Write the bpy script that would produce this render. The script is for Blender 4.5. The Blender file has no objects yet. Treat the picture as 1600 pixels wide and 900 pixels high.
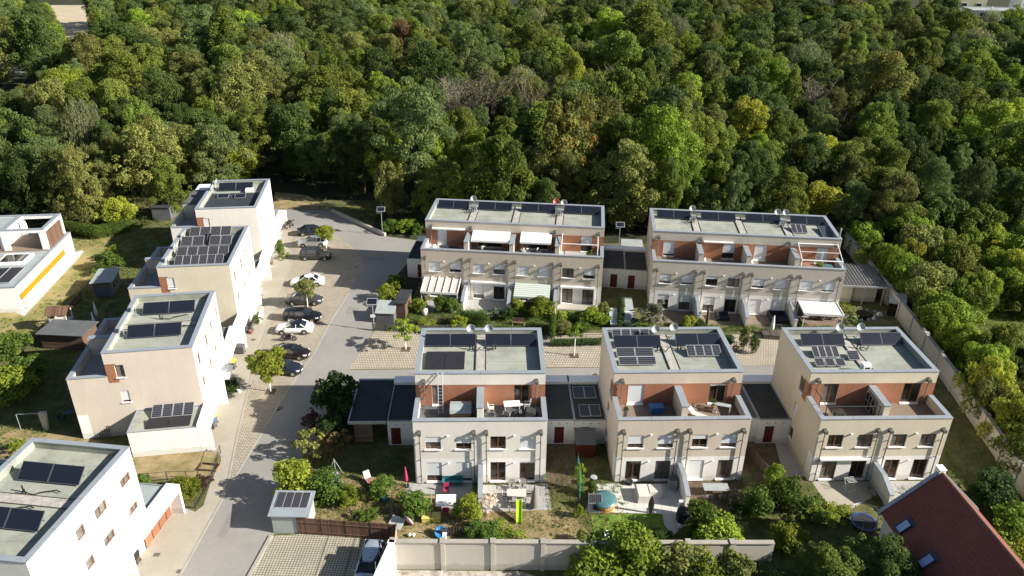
import bpy, math, random
import numpy as np
from mathutils import Vector, Matrix

R_ = math.radians
random.seed(7)
rng = np.random.default_rng(7)
scene = bpy.context.scene
COL = scene.collection

# ------------------------------------------------------------------ camera
F_PX, PITCH, ROLL, CAM_H = 1210.965, 0.469982, 0.0105529, 48.827
cp, sp = math.cos(PITCH), math.sin(PITCH)
_f = Vector((0, cp, -sp)); _r = Vector((1, 0, 0)); _u = Vector((0, sp, cp))
_c, _s = math.cos(ROLL), math.sin(ROLL)
CR = _c * _r + _s * _u
CU = -_s * _r + _c * _u
cam_data = bpy.data.cameras.new('camera')
cam = bpy.data.objects.new('camera', cam_data)
COL.objects.link(cam)
M = Matrix((CR, CU, -_f)).transposed().to_4x4()
M.translation = Vector((0, 0, CAM_H))
cam.matrix_world = M
cam_data.sensor_width = 36.0
cam_data.lens = 36.0 * F_PX / 1600.0
cam_data.clip_start = 0.5
cam_data.clip_end = 6000
scene.camera = cam

# ------------------------------------------------------------------ light
SUN_EL, SUN_AZ = 28.6, -12.0          # azimuth of the sun, degrees from +X towards +Y
world = bpy.data.worlds.new('World')
scene.world = world
world.use_nodes = True
wn = world.node_tree
bg = wn.nodes['Background']
sky = wn.nodes.new('ShaderNodeTexSky')
sky.sky_type = 'NISHITA'
sky.sun_disc = False
sky.sun_elevation = R_(SUN_EL)
sky.sun_rotation = R_(90 - SUN_AZ)
sky.dust_density = 1.0
wn.links.new(sky.outputs[0], bg.inputs[0])
bg.inputs[1].default_value = 0.05
sd = bpy.data.lights.new('sun', 'SUN')
sd.energy = 5.0
sd.angle = R_(0.5)
sd.color = (1.0, 0.94, 0.84)
sun = bpy.data.objects.new('sun', sd)
COL.objects.link(sun)
_d = Vector((math.cos(R_(SUN_AZ)) * math.cos(R_(SUN_EL)), math.sin(R_(SUN_AZ)) * math.cos(R_(SUN_EL)), math.sin(R_(SUN_EL))))
sun.rotation_euler = _d.to_track_quat('Z', 'Y').to_euler()
sun.location = (60, -20, 80)
scene.view_settings.view_transform = 'Standard'
scene.view_settings.look = 'None'
scene.view_settings.exposure = 1.15
scene.view_settings.gamma = 1.0
scene.view_settings.use_curve_mapping = False

# ------------------------------------------------------------------ survey helpers (photo pixel of a known plane -> true world point)
def G(px, py, z=0.0):
    d = CR * ((px - 800) / F_PX) - CU * ((py - 450) / F_PX) + _f
    t = (z - CAM_H) / d.z
    return Vector((d.x * t, d.y * t, z))

def GP(*pts, z=0.0):
    return [tuple(G(a, b, z).xy) for a, b in pts]

def HZ(x, y, py):
    lo, hi = -3.0, 45.0
    for _ in range(40):
        m = (lo + hi) / 2
        q = Vector((x, y, m - CAM_H))
        Y = 450 - F_PX * q.dot(CU) / q.dot(_f)
        if Y > py: lo = m
        else: hi = m
    return lo

# ------------------------------------------------------------------ materials
MATS = {}
def nt_of(name):
    m = bpy.data.materials.new(name); m.use_nodes = True
    nt = m.node_tree
    return m, nt, nt.nodes['Principled BSDF']

def N(nt, typ, **kw):
    n = nt.nodes.new(typ)
    for k, v in kw.items(): setattr(n, k, v)
    return n

def ramp(nt, fac, stops):
    r = N(nt, 'ShaderNodeValToRGB')
    el = r.color_ramp.elements
    while len(el) < len(stops): el.new(0.5)
    for e, (p, c) in zip(el, stops):
        e.position = p; e.color = (*c, 1) if len(c) == 3 else c
    nt.links.new(fac, r.inputs[0])
    return r.outputs[0]

def noise(nt, vec, scale, detail=4, rough=0.6):
    n = N(nt, 'ShaderNodeTexNoise'); n.inputs['Scale'].default_value = scale
    n.inputs['Detail'].default_value = detail; n.inputs['Roughness'].default_value = rough
    if vec is not None: nt.links.new(vec, n.inputs['Vector'])
    return n.outputs['Fac']

def mixc(nt, fac, a, b, mode='MIX'):
    m = N(nt, 'ShaderNodeMix', data_type='RGBA', blend_type=mode)
    for sock, v in ((m.inputs[0], fac), (m.inputs[6], a), (m.inputs[7], b)):
        if hasattr(v, 'is_output') or isinstance(v, bpy.types.NodeSocket): nt.links.new(v, sock)
        elif isinstance(v, (int, float)): sock.default_value = v
        else: sock.default_value = (*v, 1)
    return m.outputs[2]

def bump(nt, p, h, strength=0.3, dist=0.02):
    b = N(nt, 'ShaderNodeBump'); b.inputs['Strength'].default_value = strength
    b.inputs['Distance'].default_value = dist
    nt.links.new(h, b.inputs['Height']); nt.links.new(b.outputs[0], p.inputs['Normal'])

def geo_pos(nt):
    return N(nt, 'ShaderNodeNewGeometry').outputs['Position']
def obj_pos(nt):
    return N(nt, 'ShaderNodeTexCoord').outputs['Object']

def plain(name, c, rough=0.6, metal=0.0, var=0.12, scale=3.0, spec=0.5, coat=0.0):
    """one colour with gentle soiling"""
    m, nt, p = nt_of(name)
    f = noise(nt, obj_pos(nt), scale, 5, 0.65)
    dark = tuple(x * (1 - var) for x in c); lite = tuple(min(1, x * (1 + var * 0.6)) for x in c)
    col = ramp(nt, f, [(0.3, dark), (0.7, lite)])
    nt.links.new(col, p.inputs['Base Color'])
    p.inputs['Roughness'].default_value = rough; p.inputs['Metallic'].default_value = metal
    p.inputs['Specular IOR Level'].default_value = spec
    p.inputs['Coat Weight'].default_value = coat; p.inputs['Coat Roughness'].default_value = 0.08
    MATS[name] = m
    return m

def plaster(name, c):
    m, nt, p = nt_of(name)
    pos = geo_pos(nt)
    big = noise(nt, pos, 0.35, 4, 0.6)
    mp = N(nt, 'ShaderNodeMapping'); mp.inputs['Scale'].default_value = (2.2, 2.2, 0.25)
    nt.links.new(pos, mp.inputs['Vector'])
    streak = noise(nt, mp.outputs[0], 1.6, 5, 0.7)
    col = ramp(nt, big, [(0.3, tuple(x * 0.93 for x in c)), (0.7, tuple(min(x * 1.04, .95) for x in c))])
    col = mixc(nt, ramp(nt, streak, [(0.48, (0, 0, 0)), (0.78, (0.36, 0.36, 0.36))]), col, tuple(x * 0.76 for x in c))
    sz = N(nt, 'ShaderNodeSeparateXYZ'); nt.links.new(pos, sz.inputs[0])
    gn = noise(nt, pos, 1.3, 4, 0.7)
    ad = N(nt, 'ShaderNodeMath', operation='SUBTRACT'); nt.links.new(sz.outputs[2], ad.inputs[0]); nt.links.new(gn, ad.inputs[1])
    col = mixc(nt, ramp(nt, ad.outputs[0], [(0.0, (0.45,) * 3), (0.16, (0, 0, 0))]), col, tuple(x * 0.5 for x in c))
    nt.links.new(col, p.inputs['Base Color'])
    p.inputs['Roughness'].default_value = 0.9; p.inputs['Specular IOR Level'].default_value = 0.2
    bump(nt, p, noise(nt, pos, 40, 2, 0.5), 0.25, 0.01)
    MATS[name] = m
    return m

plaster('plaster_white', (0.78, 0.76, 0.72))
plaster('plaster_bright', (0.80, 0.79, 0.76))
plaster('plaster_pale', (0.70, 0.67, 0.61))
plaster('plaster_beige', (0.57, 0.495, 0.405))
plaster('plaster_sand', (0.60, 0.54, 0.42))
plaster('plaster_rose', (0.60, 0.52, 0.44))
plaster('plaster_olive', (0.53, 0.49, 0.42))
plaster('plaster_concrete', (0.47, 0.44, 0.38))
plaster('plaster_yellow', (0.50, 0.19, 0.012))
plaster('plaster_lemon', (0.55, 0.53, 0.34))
plain('panel_orange', (0.33, 0.145, 0.082), 0.55, var=0.15, scale=1.5)
plain('door_red', (0.10, 0.016, 0.010), 0.5)
plain('coping', (0.28, 0.31, 0.345), 0.5, 0.15, 0.10, 1.2)
plain('collector_frame', (0.10, 0.105, 0.12), 0.5, 0.2)
plain('zinc', (0.40, 0.42, 0.44), 0.4, 0.5)
plain('pipe', (0.20, 0.18, 0.165), 0.5, 0.3)
plain('white_metal', (0.78, 0.78, 0.77), 0.4, 0.0, 0.05)
plain('white_paint', (0.80, 0.79, 0.76), 0.6, 0.0, 0.05)
plain('dark_metal', (0.03, 0.032, 0.035), 0.45, 0.3)
plain('black_plastic', (0.018, 0.018, 0.02), 0.5)
plain('grey_plastic', (0.10, 0.10, 0.105), 0.55)
plain('wood_frame', (0.13, 0.045, 0.015), 0.5)
plain('dark_frame', (0.03, 0.028, 0.026), 0.4)
plain('shutter', (0.66, 0.68, 0.70), 0.5, 0.0, 0.04)
plain('sill', (0.78, 0.77, 0.75), 0.5, 0.0, 0.05)
plain('dish', (0.33, 0.345, 0.35), 0.5, 0.1, 0.05)
plain('dish_red', (0.42, 0.10, 0.08), 0.5)
plain('hose', (0.012, 0.012, 0.013), 0.7)
plain('rubber', (0.02, 0.02, 0.02), 0.85)
plain('rim', (0.5, 0.5, 0.52), 0.3, 0.8)
plain('bark', (0.085, 0.065, 0.048), 0.95, var=0.4, scale=4)
plain('bark_pale', (0.50, 0.47, 0.42), 0.9, var=0.3, scale=3)
plain('lime_white', (0.72, 0.70, 0.66), 0.9)
plain('teal_plastic', (0.03, 0.20, 0.22), 0.45)
plain('pool_cover', (0.06, 0.155, 0.165), 0.35)
plain('blue_plastic', (0.018, 0.15, 0.36), 0.4)
plain('slide_blue', (0.02, 0.07, 0.26), 0.4)
plain('slide_green', (0.45, 0.68, 0.02), 0.35)
plain('pink', (0.38, 0.03, 0.09), 0.7)
plain('pale_pink', (0.62, 0.38, 0.50), 0.5)
plain('yellow_plastic', (0.75, 0.72, 0.03), 0.4)
plain('yellow_box', (0.55, 0.50, 0.13), 0.6)
plain('terracotta', (0.24, 0.125, 0.085), 0.8)
plain('grey_fabric', (0.27, 0.26, 0.25), 0.9)
plain('pale_fabric', (0.52, 0.49, 0.45), 0.9)
plain('dark_fabric', (0.018, 0.019, 0.022), 0.9)
plain('parasol_grey', (0.19, 0.175, 0.16), 0.9)
plain('pond_grey', (0.20, 0.21, 0.22), 0.5)
plain('copper_tub', (0.40, 0.16, 0.05), 0.5)
plain('hopper', (0.11, 0.10, 0.09), 0.5)
plain('roof_dark', (0.035, 0.038, 0.038), 0.9, var=0.35, scale=0.6)
plain('roof_black', (0.022, 0.027, 0.034), 0.85, var=0.35, scale=0.6)
plain('felt', (0.10, 0.105, 0.11), 0.9, var=0.25, scale=0.8)
plain('felt_light', (0.30, 0.33, 0.33), 0.8, var=0.15, scale=0.8)
plain('solar_thermal', (0.012, 0.014, 0.024), 0.28, 0.0, 0.10, 1.0)
plain('solar_mat', (0.022, 0.021, 0.024), 0.5, 0.0, 0.2, 1.0)
plain('alu', (0.60, 0.61, 0.62), 0.35, 0.5)
plain('glass_roof', (0.52, 0.47, 0.42), 0.25, 0.0, 0.05)
plain('polycarb', (0.42, 0.45, 0.46), 0.2, 0.0, 0.05)
plain('awning_green', (0.50, 0.56, 0.50), 0.85, 0.0, 0.05)
plain('skylight', (0.33, 0.45, 0.68), 0.12, 0.0, 0.05)
plain('flowers', (0.62, 0.50, 0.45), 0.8)
plain('flag_white', (0.8, 0.8, 0.8), 0.8)
plain('twine', (0.05, 0.32, 0.26), 0.6)
plain('soil', (0.10, 0.07, 0.05), 0.95, var=0.3)
plain('lens', (0.75, 0.78, 0.80), 0.15, 0.2)
plain('tail_red', (0.35, 0.01, 0.01), 0.2)
plain('manhole', (0.13, 0.12, 0.11), 0.7, 0.2)

def glassy(name, c, rough=0.06):
    m, nt, p = nt_of(name)
    f = noise(nt, geo_pos(nt), 0.9, 2, 0.5)
    nt.links.new(ramp(nt, f, [(0.35, tuple(x * 0.4 for x in c)), (0.7, c)]), p.inputs['Base Color'])
    p.inputs['Roughness'].default_value = rough; p.inputs['Specular IOR Level'].default_value = 0.6
    MATS[name] = m
glassy('pane', (0.035, 0.032, 0.028))
glassy('pane_curtain_glare', (0.20, 0.19, 0.17))  # pale glass: curtained panes, and sky glare painted into road-side panes
glassy('car_glass', (0.02, 0.025, 0.03))
glassy('mesh_blue', (0.02, 0.05, 0.10), 0.4)

def striped(name, base, line, cu, cv, wdt=0.03, rough=0.3, axes=(0, 1)):
    """cells drawn by a grid in object space (metres)"""
    m, nt, p = nt_of(name)
    sx = N(nt, 'ShaderNodeSeparateXYZ'); nt.links.new(obj_pos(nt), sx.inputs[0])
    res = None
    for ax, c in ((axes[0], cu), (axes[1], cv)):
        if not c: continue
        a = N(nt, 'ShaderNodeMath', operation='DIVIDE'); nt.links.new(sx.outputs[ax], a.inputs[0]); a.inputs[1].default_value = c
        b = N(nt, 'ShaderNodeMath', operation='FRACT'); nt.links.new(a.outputs[0], b.inputs[0])
        l = N(nt, 'ShaderNodeMath', operation='LESS_THAN'); nt.links.new(b.outputs[0], l.inputs[0]); l.inputs[1].default_value = wdt / c
        if res is None: res = l.outputs[0]
        else:
            mx = N(nt, 'ShaderNodeMath', operation='MAXIMUM'); nt.links.new(res, mx.inputs[0]); nt.links.new(l.outputs[0], mx.inputs[1]); res = mx.outputs[0]
    nt.links.new(mixc(nt, res, base, line), p.inputs['Base Color'])
    p.inputs['Roughness'].default_value = rough
    MATS[name] = m
striped('solar_cells', (0.020, 0.022, 0.032), (0.16, 0.16, 0.17), 0.0, 0.205, 0.035)
striped('solar_cells_v', (0.022, 0.022, 0.028), (0.15, 0.15, 0.16), 0.17, 0.0, 0.03)
striped('awning_stripe', (0.27, 0.34, 0.31), (0.50, 0.52, 0.48), 0.0, 0.36, 0.20, 0.9)
striped('ribbed_white', (0.66, 0.66, 0.64), (0.30, 0.31, 0.31), 0.30, 0.0, 0.05, 0.5)
striped('ribbed_dark', (0.045, 0.045, 0.048), (0.17, 0.165, 0.16), 0.42, 0.0, 0.14, 0.7)
striped('ribbed_green', (0.40, 0.46, 0.42), (0.66, 0.68, 0.64), 0.0, 0.30, 0.16, 0.8)
striped('deck_wood', (0.20, 0.15, 0.11), (0.08, 0.06, 0.045), 0.0, 0.16, 0.02, 0.8)
striped('deck_pale', (0.42, 0.34, 0.23), (0.24, 0.19, 0.13), 0.0, 0.16, 0.02, 0.8)
striped('cladding', (0.21, 0.135, 0.085), (0.10, 0.065, 0.04), 0.0, 0.14, 0.03, 0.7, axes=(0, 1))
striped('tile_grey', (0.34, 0.335, 0.32), (0.22, 0.215, 0.205), 0.5, 0.5, 0.03, 0.8)
striped('tile_pale', (0.50, 0.49, 0.46), (0.30, 0.30, 0.29), 0.8, 0.8, 0.04, 0.8)
striped('slab_path', (0.55, 0.54, 0.50), (0.26, 0.26, 0.25), 1.2, 1.2, 0.10, 0.8)

def membrane():
    m, nt, p = nt_of('membrane')
    pos = geo_pos(nt)
    f = noise(nt, pos, 0.5, 6, 0.65)
    col = ramp(nt, f, [(0.28, (0.19, 0.20, 0.165)), (0.5, (0.285, 0.30, 0.25)), (0.72, (0.34, 0.35, 0.30))])
    st = noise(nt, pos, 2.3, 5, 0.7)
    col = mixc(nt, ramp(nt, st, [(0.56, (0, 0, 0)), (0.72, (0.6,) * 3)]), col, (0.20, 0.17, 0.12))
    mo_ = noise(nt, pos, 0.9, 7, 0.75)
    col = mixc(nt, ramp(nt, mo_, [(0.60, (0, 0, 0)), (0.64, (0.6,) * 3)]), col, (0.17, 0.20, 0.14))
    w = N(nt, 'ShaderNodeTexWave', wave_type='BANDS', bands_direction='Y'); w.inputs['Scale'].default_value = 0.16
    w.inputs['Distortion'].default_value = 0.3; nt.links.new(pos, w.inputs['Vector'])
    col = mixc(nt, ramp(nt, w.outputs['Fac'], [(0.0, (0.35,) * 3), (0.03, (0, 0, 0))]), col, (0.16, 0.17, 0.15))
    nt.links.new(col, p.inputs['Base Color']); p.inputs['Roughness'].default_value = 0.85
    MATS['membrane'] = m
membrane()

def ground_mat(name, stops, scale, stain=None, rough=0.95, bstr=0.4, fine=25, bdist=0.03):
    m, nt, p = nt_of(name)
    pos = geo_pos(nt)
    a = noise(nt, pos, scale, 8, 0.7)
    col = ramp(nt, a, stops)
    b = noise(nt, pos, fine, 3, 0.7)
    col = mixc(nt, 0.55, col, ramp(nt, b, [(0.25, (0.35,) * 3), (0.75, (1.0,) * 3)]), 'MULTIPLY')
    if stain:
        s = noise(nt, pos, stain[0], 6, 0.65)
        col = mixc(nt, ramp(nt, s, [(stain[1], (0, 0, 0)), (stain[2], (stain[4],) * 3)]), col, stain[3])
    nt.links.new(col, p.inputs['Base Color'])
    p.inputs['Roughness'].default_value = rough; p.inputs['Specular IOR Level'].default_value = 0.2
    bump(nt, p, b, bstr, bdist)
    MATS[name] = m

ground_mat('mat_terrain', [(0.3, (0.022, 0.026, 0.014)), (0.55, (0.045, 0.05, 0.025)), (0.8, (0.10, 0.085, 0.05))], 0.25)
ground_mat('mat_meadow', [(0.25, (0.05, 0.085, 0.018)), (0.5, (0.13, 0.15, 0.04)), (0.75, (0.27, 0.25, 0.08))], 0.35, bdist=0.08)
ground_mat('mat_dry', [(0.25, (0.15, 0.125, 0.055)), (0.5, (0.33, 0.255, 0.13)), (0.75, (0.46, 0.36, 0.20))], 0.7, (0.5, 0.5, 0.7, (0.09, 0.10, 0.03), 0.8), bdist=0.06)
ground_mat('mat_sand', [(0.25, (0.40, 0.33, 0.22)), (0.75, (0.62, 0.53, 0.38))], 0.08)
ground_mat('mat_villa_lawn', [(0.25, (0.17, 0.16, 0.055)), (0.5, (0.36, 0.29, 0.13)), (0.75, (0.48, 0.38, 0.20))], 0.3, (0.22, 0.46, 0.62, (0.16, 0.19, 0.05), 0.7), bdist=0.06)
ground_mat('mat_garden', [(0.25, (0.05, 0.065, 0.02)), (0.5, (0.12, 0.125, 0.045)), (0.75, (0.26, 0.21, 0.11))], 0.6, bdist=0.06)
ground_mat('mat_lush', [(0.25, (0.05, 0.10, 0.012)), (0.5, (0.15, 0.25, 0.035)), (0.75, (0.26, 0.30, 0.07))], 0.9, bdist=0.06)
ground_mat('mat_soil', [(0.25, (0.06, 0.045, 0.03)), (0.75, (0.20, 0.15, 0.10))], 1.2)
ground_mat('mat_gravel', [(0.25, (0.28, 0.26, 0.23)), (0.75, (0.60, 0.57, 0.52))], 2.0, fine=9)
ground_mat('mat_rubble', [(0.3, (0.16, 0.13, 0.10)), (0.5, (0.45, 0.41, 0.36)), (0.7, (0.68, 0.64, 0.58))], 1.6, fine=5)
ground_mat('mat_asphalt', [(0.3, (0.27, 0.262, 0.242)), (0.7, (0.34, 0.33, 0.305))], 0.15, (0.30, 0.52, 0.68, (0.215, 0.208, 0.19), 0.7), bstr=0.1, fine=14)
ground_mat('mat_patch', [(0.3, (0.22, 0.215, 0.2)), (0.7, (0.28, 0.27, 0.25))], 0.6, bstr=0.1, fine=14)
ground_mat('mat_concrete', [(0.3, (0.37, 0.34, 0.28)), (0.7, (0.46, 0.42, 0.345))], 0.3, (0.9, 0.58, 0.75, (0.26, 0.23, 0.18), 0.5), bstr=0.1)
ground_mat('mat_kerb', [(0.3, (0.34, 0.32, 0.28)), (0.7, (0.45, 0.42, 0.36))], 0.8, bstr=0.1)

def pavers(name, c1, c2, joint, bw, bh, rot=0.0, jw=0.02, off=0.5):
    m, nt, p = nt_of(name)
    pos = geo_pos(nt)
    mp = N(nt, 'ShaderNodeMapping'); mp.inputs['Rotation'].default_value = (0, 0, rot)
    nt.links.new(pos, mp.inputs['Vector'])
    b = N(nt, 'ShaderNodeTexBrick'); nt.links.new(mp.outputs[0], b.inputs['Vector'])
    b.inputs['Color1'].default_value = (*c1, 1); b.inputs['Color2'].default_value = (*c2, 1); b.inputs['Mortar'].default_value = (*joint, 1)
    b.offset = off; b.inputs['Scale'].default_value = 1.0; b.inputs['Brick Width'].default_value = bw; b.inputs['Row Height'].default_value = bh
    b.inputs['Mortar Size'].default_value = jw; b.inputs['Mortar Smooth'].default_value = 0.3
    a = noise(nt, pos, 0.35, 6, 0.65)
    col = mixc(nt, 0.8, b.outputs['Color'], ramp(nt, a, [(0.3, (0.72,) * 3), (0.7, (1.0,) * 3)]), 'MULTIPLY')
    gr = noise(nt, pos, 0.25, 6, 0.7)
    col = mixc(nt, ramp(nt, gr, [(0.62, (0, 0, 0)), (0.72, (0.5,) * 3)]), col, (0.20, 0.20, 0.09))
    nt.links.new(col, p.inputs['Base Color']); p.inputs['Roughness'].default_value = 0.9
    bump(nt, p, b.outputs['Fac'], -0.3, 0.01)
    MATS[name] = m
pavers('mat_pavers', (0.44, 0.385, 0.30), (0.36, 0.315, 0.245), (0.15, 0.13, 0.10), 0.42, 0.24, R_(-4), 0.035)
pavers('mat_pavers_row', (0.47, 0.41, 0.32), (0.40, 0.35, 0.275), (0.17, 0.145, 0.11), 0.30, 0.50, R_(0), 0.045)
pavers('mat_grid_pavers', (0.46, 0.42, 0.35), (0.38, 0.35, 0.29), (0.12, 0.115, 0.06), 0.24, 0.24, R_(2), 0.035, 0.0)
def tiles_red():
    m, nt, p = nt_of('roof_tiles')
    b = N(nt, 'ShaderNodeTexBrick'); nt.links.new(N(nt, 'ShaderNodeTexCoord').outputs['UV'], b.inputs['Vector'])
    b.inputs['Color1'].default_value = (0.215, 0.055, 0.038, 1); b.inputs['Color2'].default_value = (0.175, 0.044, 0.031, 1); b.inputs['Mortar'].default_value = (0.10, 0.025, 0.018, 1)
    b.inputs['Scale'].default_value = 1.0; b.inputs['Brick Width'].default_value = 0.24; b.inputs['Row Height'].default_value = 0.33; b.inputs['Mortar Size'].default_value = 0.018
    a = noise(nt, geo_pos(nt), 0.6, 5, 0.6)
    nt.links.new(mixc(nt, 0.6, b.outputs['Color'], ramp(nt, a, [(0.3, (0.7,) * 3), (0.7, (1.0,) * 3)]), 'MULTIPLY'), p.inputs['Base Color'])
    p.inputs['Roughness'].default_value = 0.75
    bump(nt, p, b.outputs['Fac'], -0.25, 0.02)
    MATS['roof_tiles'] = m
tiles_red()
def wood_planks(name, c, horiz=False, pitch=0.14):
    m, nt, p = nt_of(name)
    tc = obj_pos(nt); sx = N(nt, 'ShaderNodeSeparateXYZ'); nt.links.new(tc, sx.inputs[0])
    a = N(nt, 'ShaderNodeMath', operation='DIVIDE'); nt.links.new(sx.outputs[2 if horiz else 0], a.inputs[0]); a.inputs[1].default_value = pitch
    fl = N(nt, 'ShaderNodeMath', operation='FLOOR'); nt.links.new(a.outputs[0], fl.inputs[0])
    fr = N(nt, 'ShaderNodeMath', operation='FRACT'); nt.links.new(a.outputs[0], fr.inputs[0])
    wn_ = N(nt, 'ShaderNodeTexWhiteNoise', noise_dimensions='1D'); nt.links.new(fl.outputs[0], wn_.inputs['W'])
    col = ramp(nt, wn_.outputs['Value'], [(0, tuple(x * 0.62 for x in c)), (1, tuple(x * 1.25 for x in c))])
    l = N(nt, 'ShaderNodeMath', operation='LESS_THAN'); nt.links.new(fr.outputs[0], l.inputs[0]); l.inputs[1].default_value = 0.12
    nt.links.new(mixc(nt, l.outputs[0], col, tuple(x * 0.2 for x in c)), p.inputs['Base Color'])
    p.inputs['Roughness'].default_value = 0.85
    MATS[name] = m
wood_planks('fence_brown', (0.15, 0.082, 0.05))
wood_planks('fence_dark', (0.10, 0.075, 0.06))
wood_planks('wood_horiz', (0.19, 0.13, 0.09), True, 0.16)
wood_planks('wood_honey', (0.50, 0.26, 0.08), True, 0.2)
wood_planks('wood_shed', (0.12, 0.07, 0.045), True, 0.15)
wood_planks('garage_orange', (0.33, 0.135, 0.07), False, 1.1)

def paint(name, c, metal=0.3, rough=0.25):
    m, nt, p = nt_of(name)
    p.inputs['Base Color'].default_value = (*c, 1); p.inputs['Metallic'].default_value = metal
    f = noise(nt, obj_pos(nt), 6, 3, 0.6)
    rr = N(nt, 'ShaderNodeMapRange'); nt.links.new(f, rr.inputs[0]); rr.inputs[3].default_value = rough * 0.7; rr.inputs[4].default_value = rough * 1.6
    nt.links.new(rr.outputs[0], p.inputs['Roughness'])
    p.inputs['Coat Weight'].default_value = 0.6; p.inputs['Coat Roughness'].default_value = 0.06
    MATS[name] = m
paint('car_white', (0.75, 0.75, 0.74), 0.0); paint('car_grey', (0.045, 0.044, 0.043)); paint('car_steel', (0.055, 0.055, 0.062))
paint('car_black', (0.010, 0.010, 0.012)); paint('car_plum', (0.018, 0.010, 0.012)); paint('car_navy', (0.018, 0.022, 0.035)); paint('car_silver', (0.42, 0.47, 0.54), 0.5)

def leafmat(name, c, tip=None, tip_amt=0.5, var=0.35, trans=0.38):
    m, nt, p = nt_of(name)
    at = N(nt, 'ShaderNodeAttribute', attribute_name='tone')
    oi = N(nt, 'ShaderNodeObjectInfo')
    col = ramp(nt, at.outputs['Fac'], [(0.0, tuple(x * (1 - var) for x in c)), (0.55, c), (1.0, (c[0] * 1.75, c[1] * 1.45, c[2] * 1.25))])
    if tip:
        nz = noise(nt, obj_pos(nt), 0.45, 3, 0.6)
        col = mixc(nt, ramp(nt, nz, [(1 - tip_amt - 0.04, (0, 0, 0)), (1 - tip_amt + 0.06, (0.9,) * 3)]), col, tip)
    hs = N(nt, 'ShaderNodeHueSaturation')
    mr = N(nt, 'ShaderNodeMapRange'); nt.links.new(oi.outputs['Random'], mr.inputs[0]); mr.inputs[3].default_value = 0.494; mr.inputs[4].default_value = 0.516
    mv = N(nt, 'ShaderNodeMath', operation='MULTIPLY'); nt.links.new(oi.outputs['Random'], mv.inputs[0]); mv.inputs[1].default_value = 7.31
    mf = N(nt, 'ShaderNodeMath', operation='FRACT'); nt.links.new(mv.outputs[0], mf.inputs[0])
    m2 = N(nt, 'ShaderNodeMapRange'); nt.links.new(mf.outputs[0], m2.inputs[0]); m2.inputs[3].default_value = 0.72; m2.inputs[4].default_value = 1.3
    nt.links.new(mr.outputs[0], hs.inputs['Hue']); nt.links.new(m2.outputs[0], hs.inputs['Value']); nt.links.new(col, hs.inputs['Color'])
    nt.links.new(hs.outputs[0], p.inputs['Base Color'])
    p.inputs['Roughness'].default_value = 0.7; p.inputs['Specular IOR Level'].default_value = 0.12
    tr = N(nt, 'ShaderNodeBsdfTranslucent'); nt.links.new(hs.outputs[0], tr.inputs[0])
    mx = N(nt, 'ShaderNodeMixShader'); mx.inputs[0].default_value = trans
    nt.links.new(p.outputs[0], mx.inputs[1]); nt.links.new(tr.outputs[0], mx.inputs[2])
    nt.links.new(mx.outputs[0], nt.nodes['Material Output'].inputs[0])
    MATS[name] = m
leafmat('leaf_mid', (0.15, 0.192, 0.036))
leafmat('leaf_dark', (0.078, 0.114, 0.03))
leafmat('leaf_blue', (0.128, 0.173, 0.059))
leafmat('leaf_yellow', (0.268, 0.296, 0.041))
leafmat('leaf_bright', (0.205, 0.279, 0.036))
leafmat('leaf_olive', (0.171, 0.192, 0.055))
leafmat('leaf_pale', (0.21, 0.235, 0.115))
leafmat('leaf_autumn', (0.137, 0.16, 0.041), (0.26, 0.15, 0.035), 0.42)
leafmat('leaf_rust', (0.20, 0.135, 0.065))
leafmat('leaf_plum', (0.075, 0.035, 0.035))
leafmat('leaf_garden', (0.105, 0.165, 0.030))
leafmat('leaf_garden_dark', (0.050, 0.088, 0.024))
leafmat('leaf_lime', (0.20, 0.24, 0.03))
leafmat('leaf_thuja', (0.075, 0.125, 0.022))
leafmat('leaf_silver', (0.13, 0.155, 0.11))
leafmat('leaf_straw', (0.34, 0.27, 0.13), trans=0.2)
leafmat('twigs', (0.135, 0.130, 0.092), trans=0.05)
leafmat('blossom', (0.55, 0.48, 0.42), trans=0.2)

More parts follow.
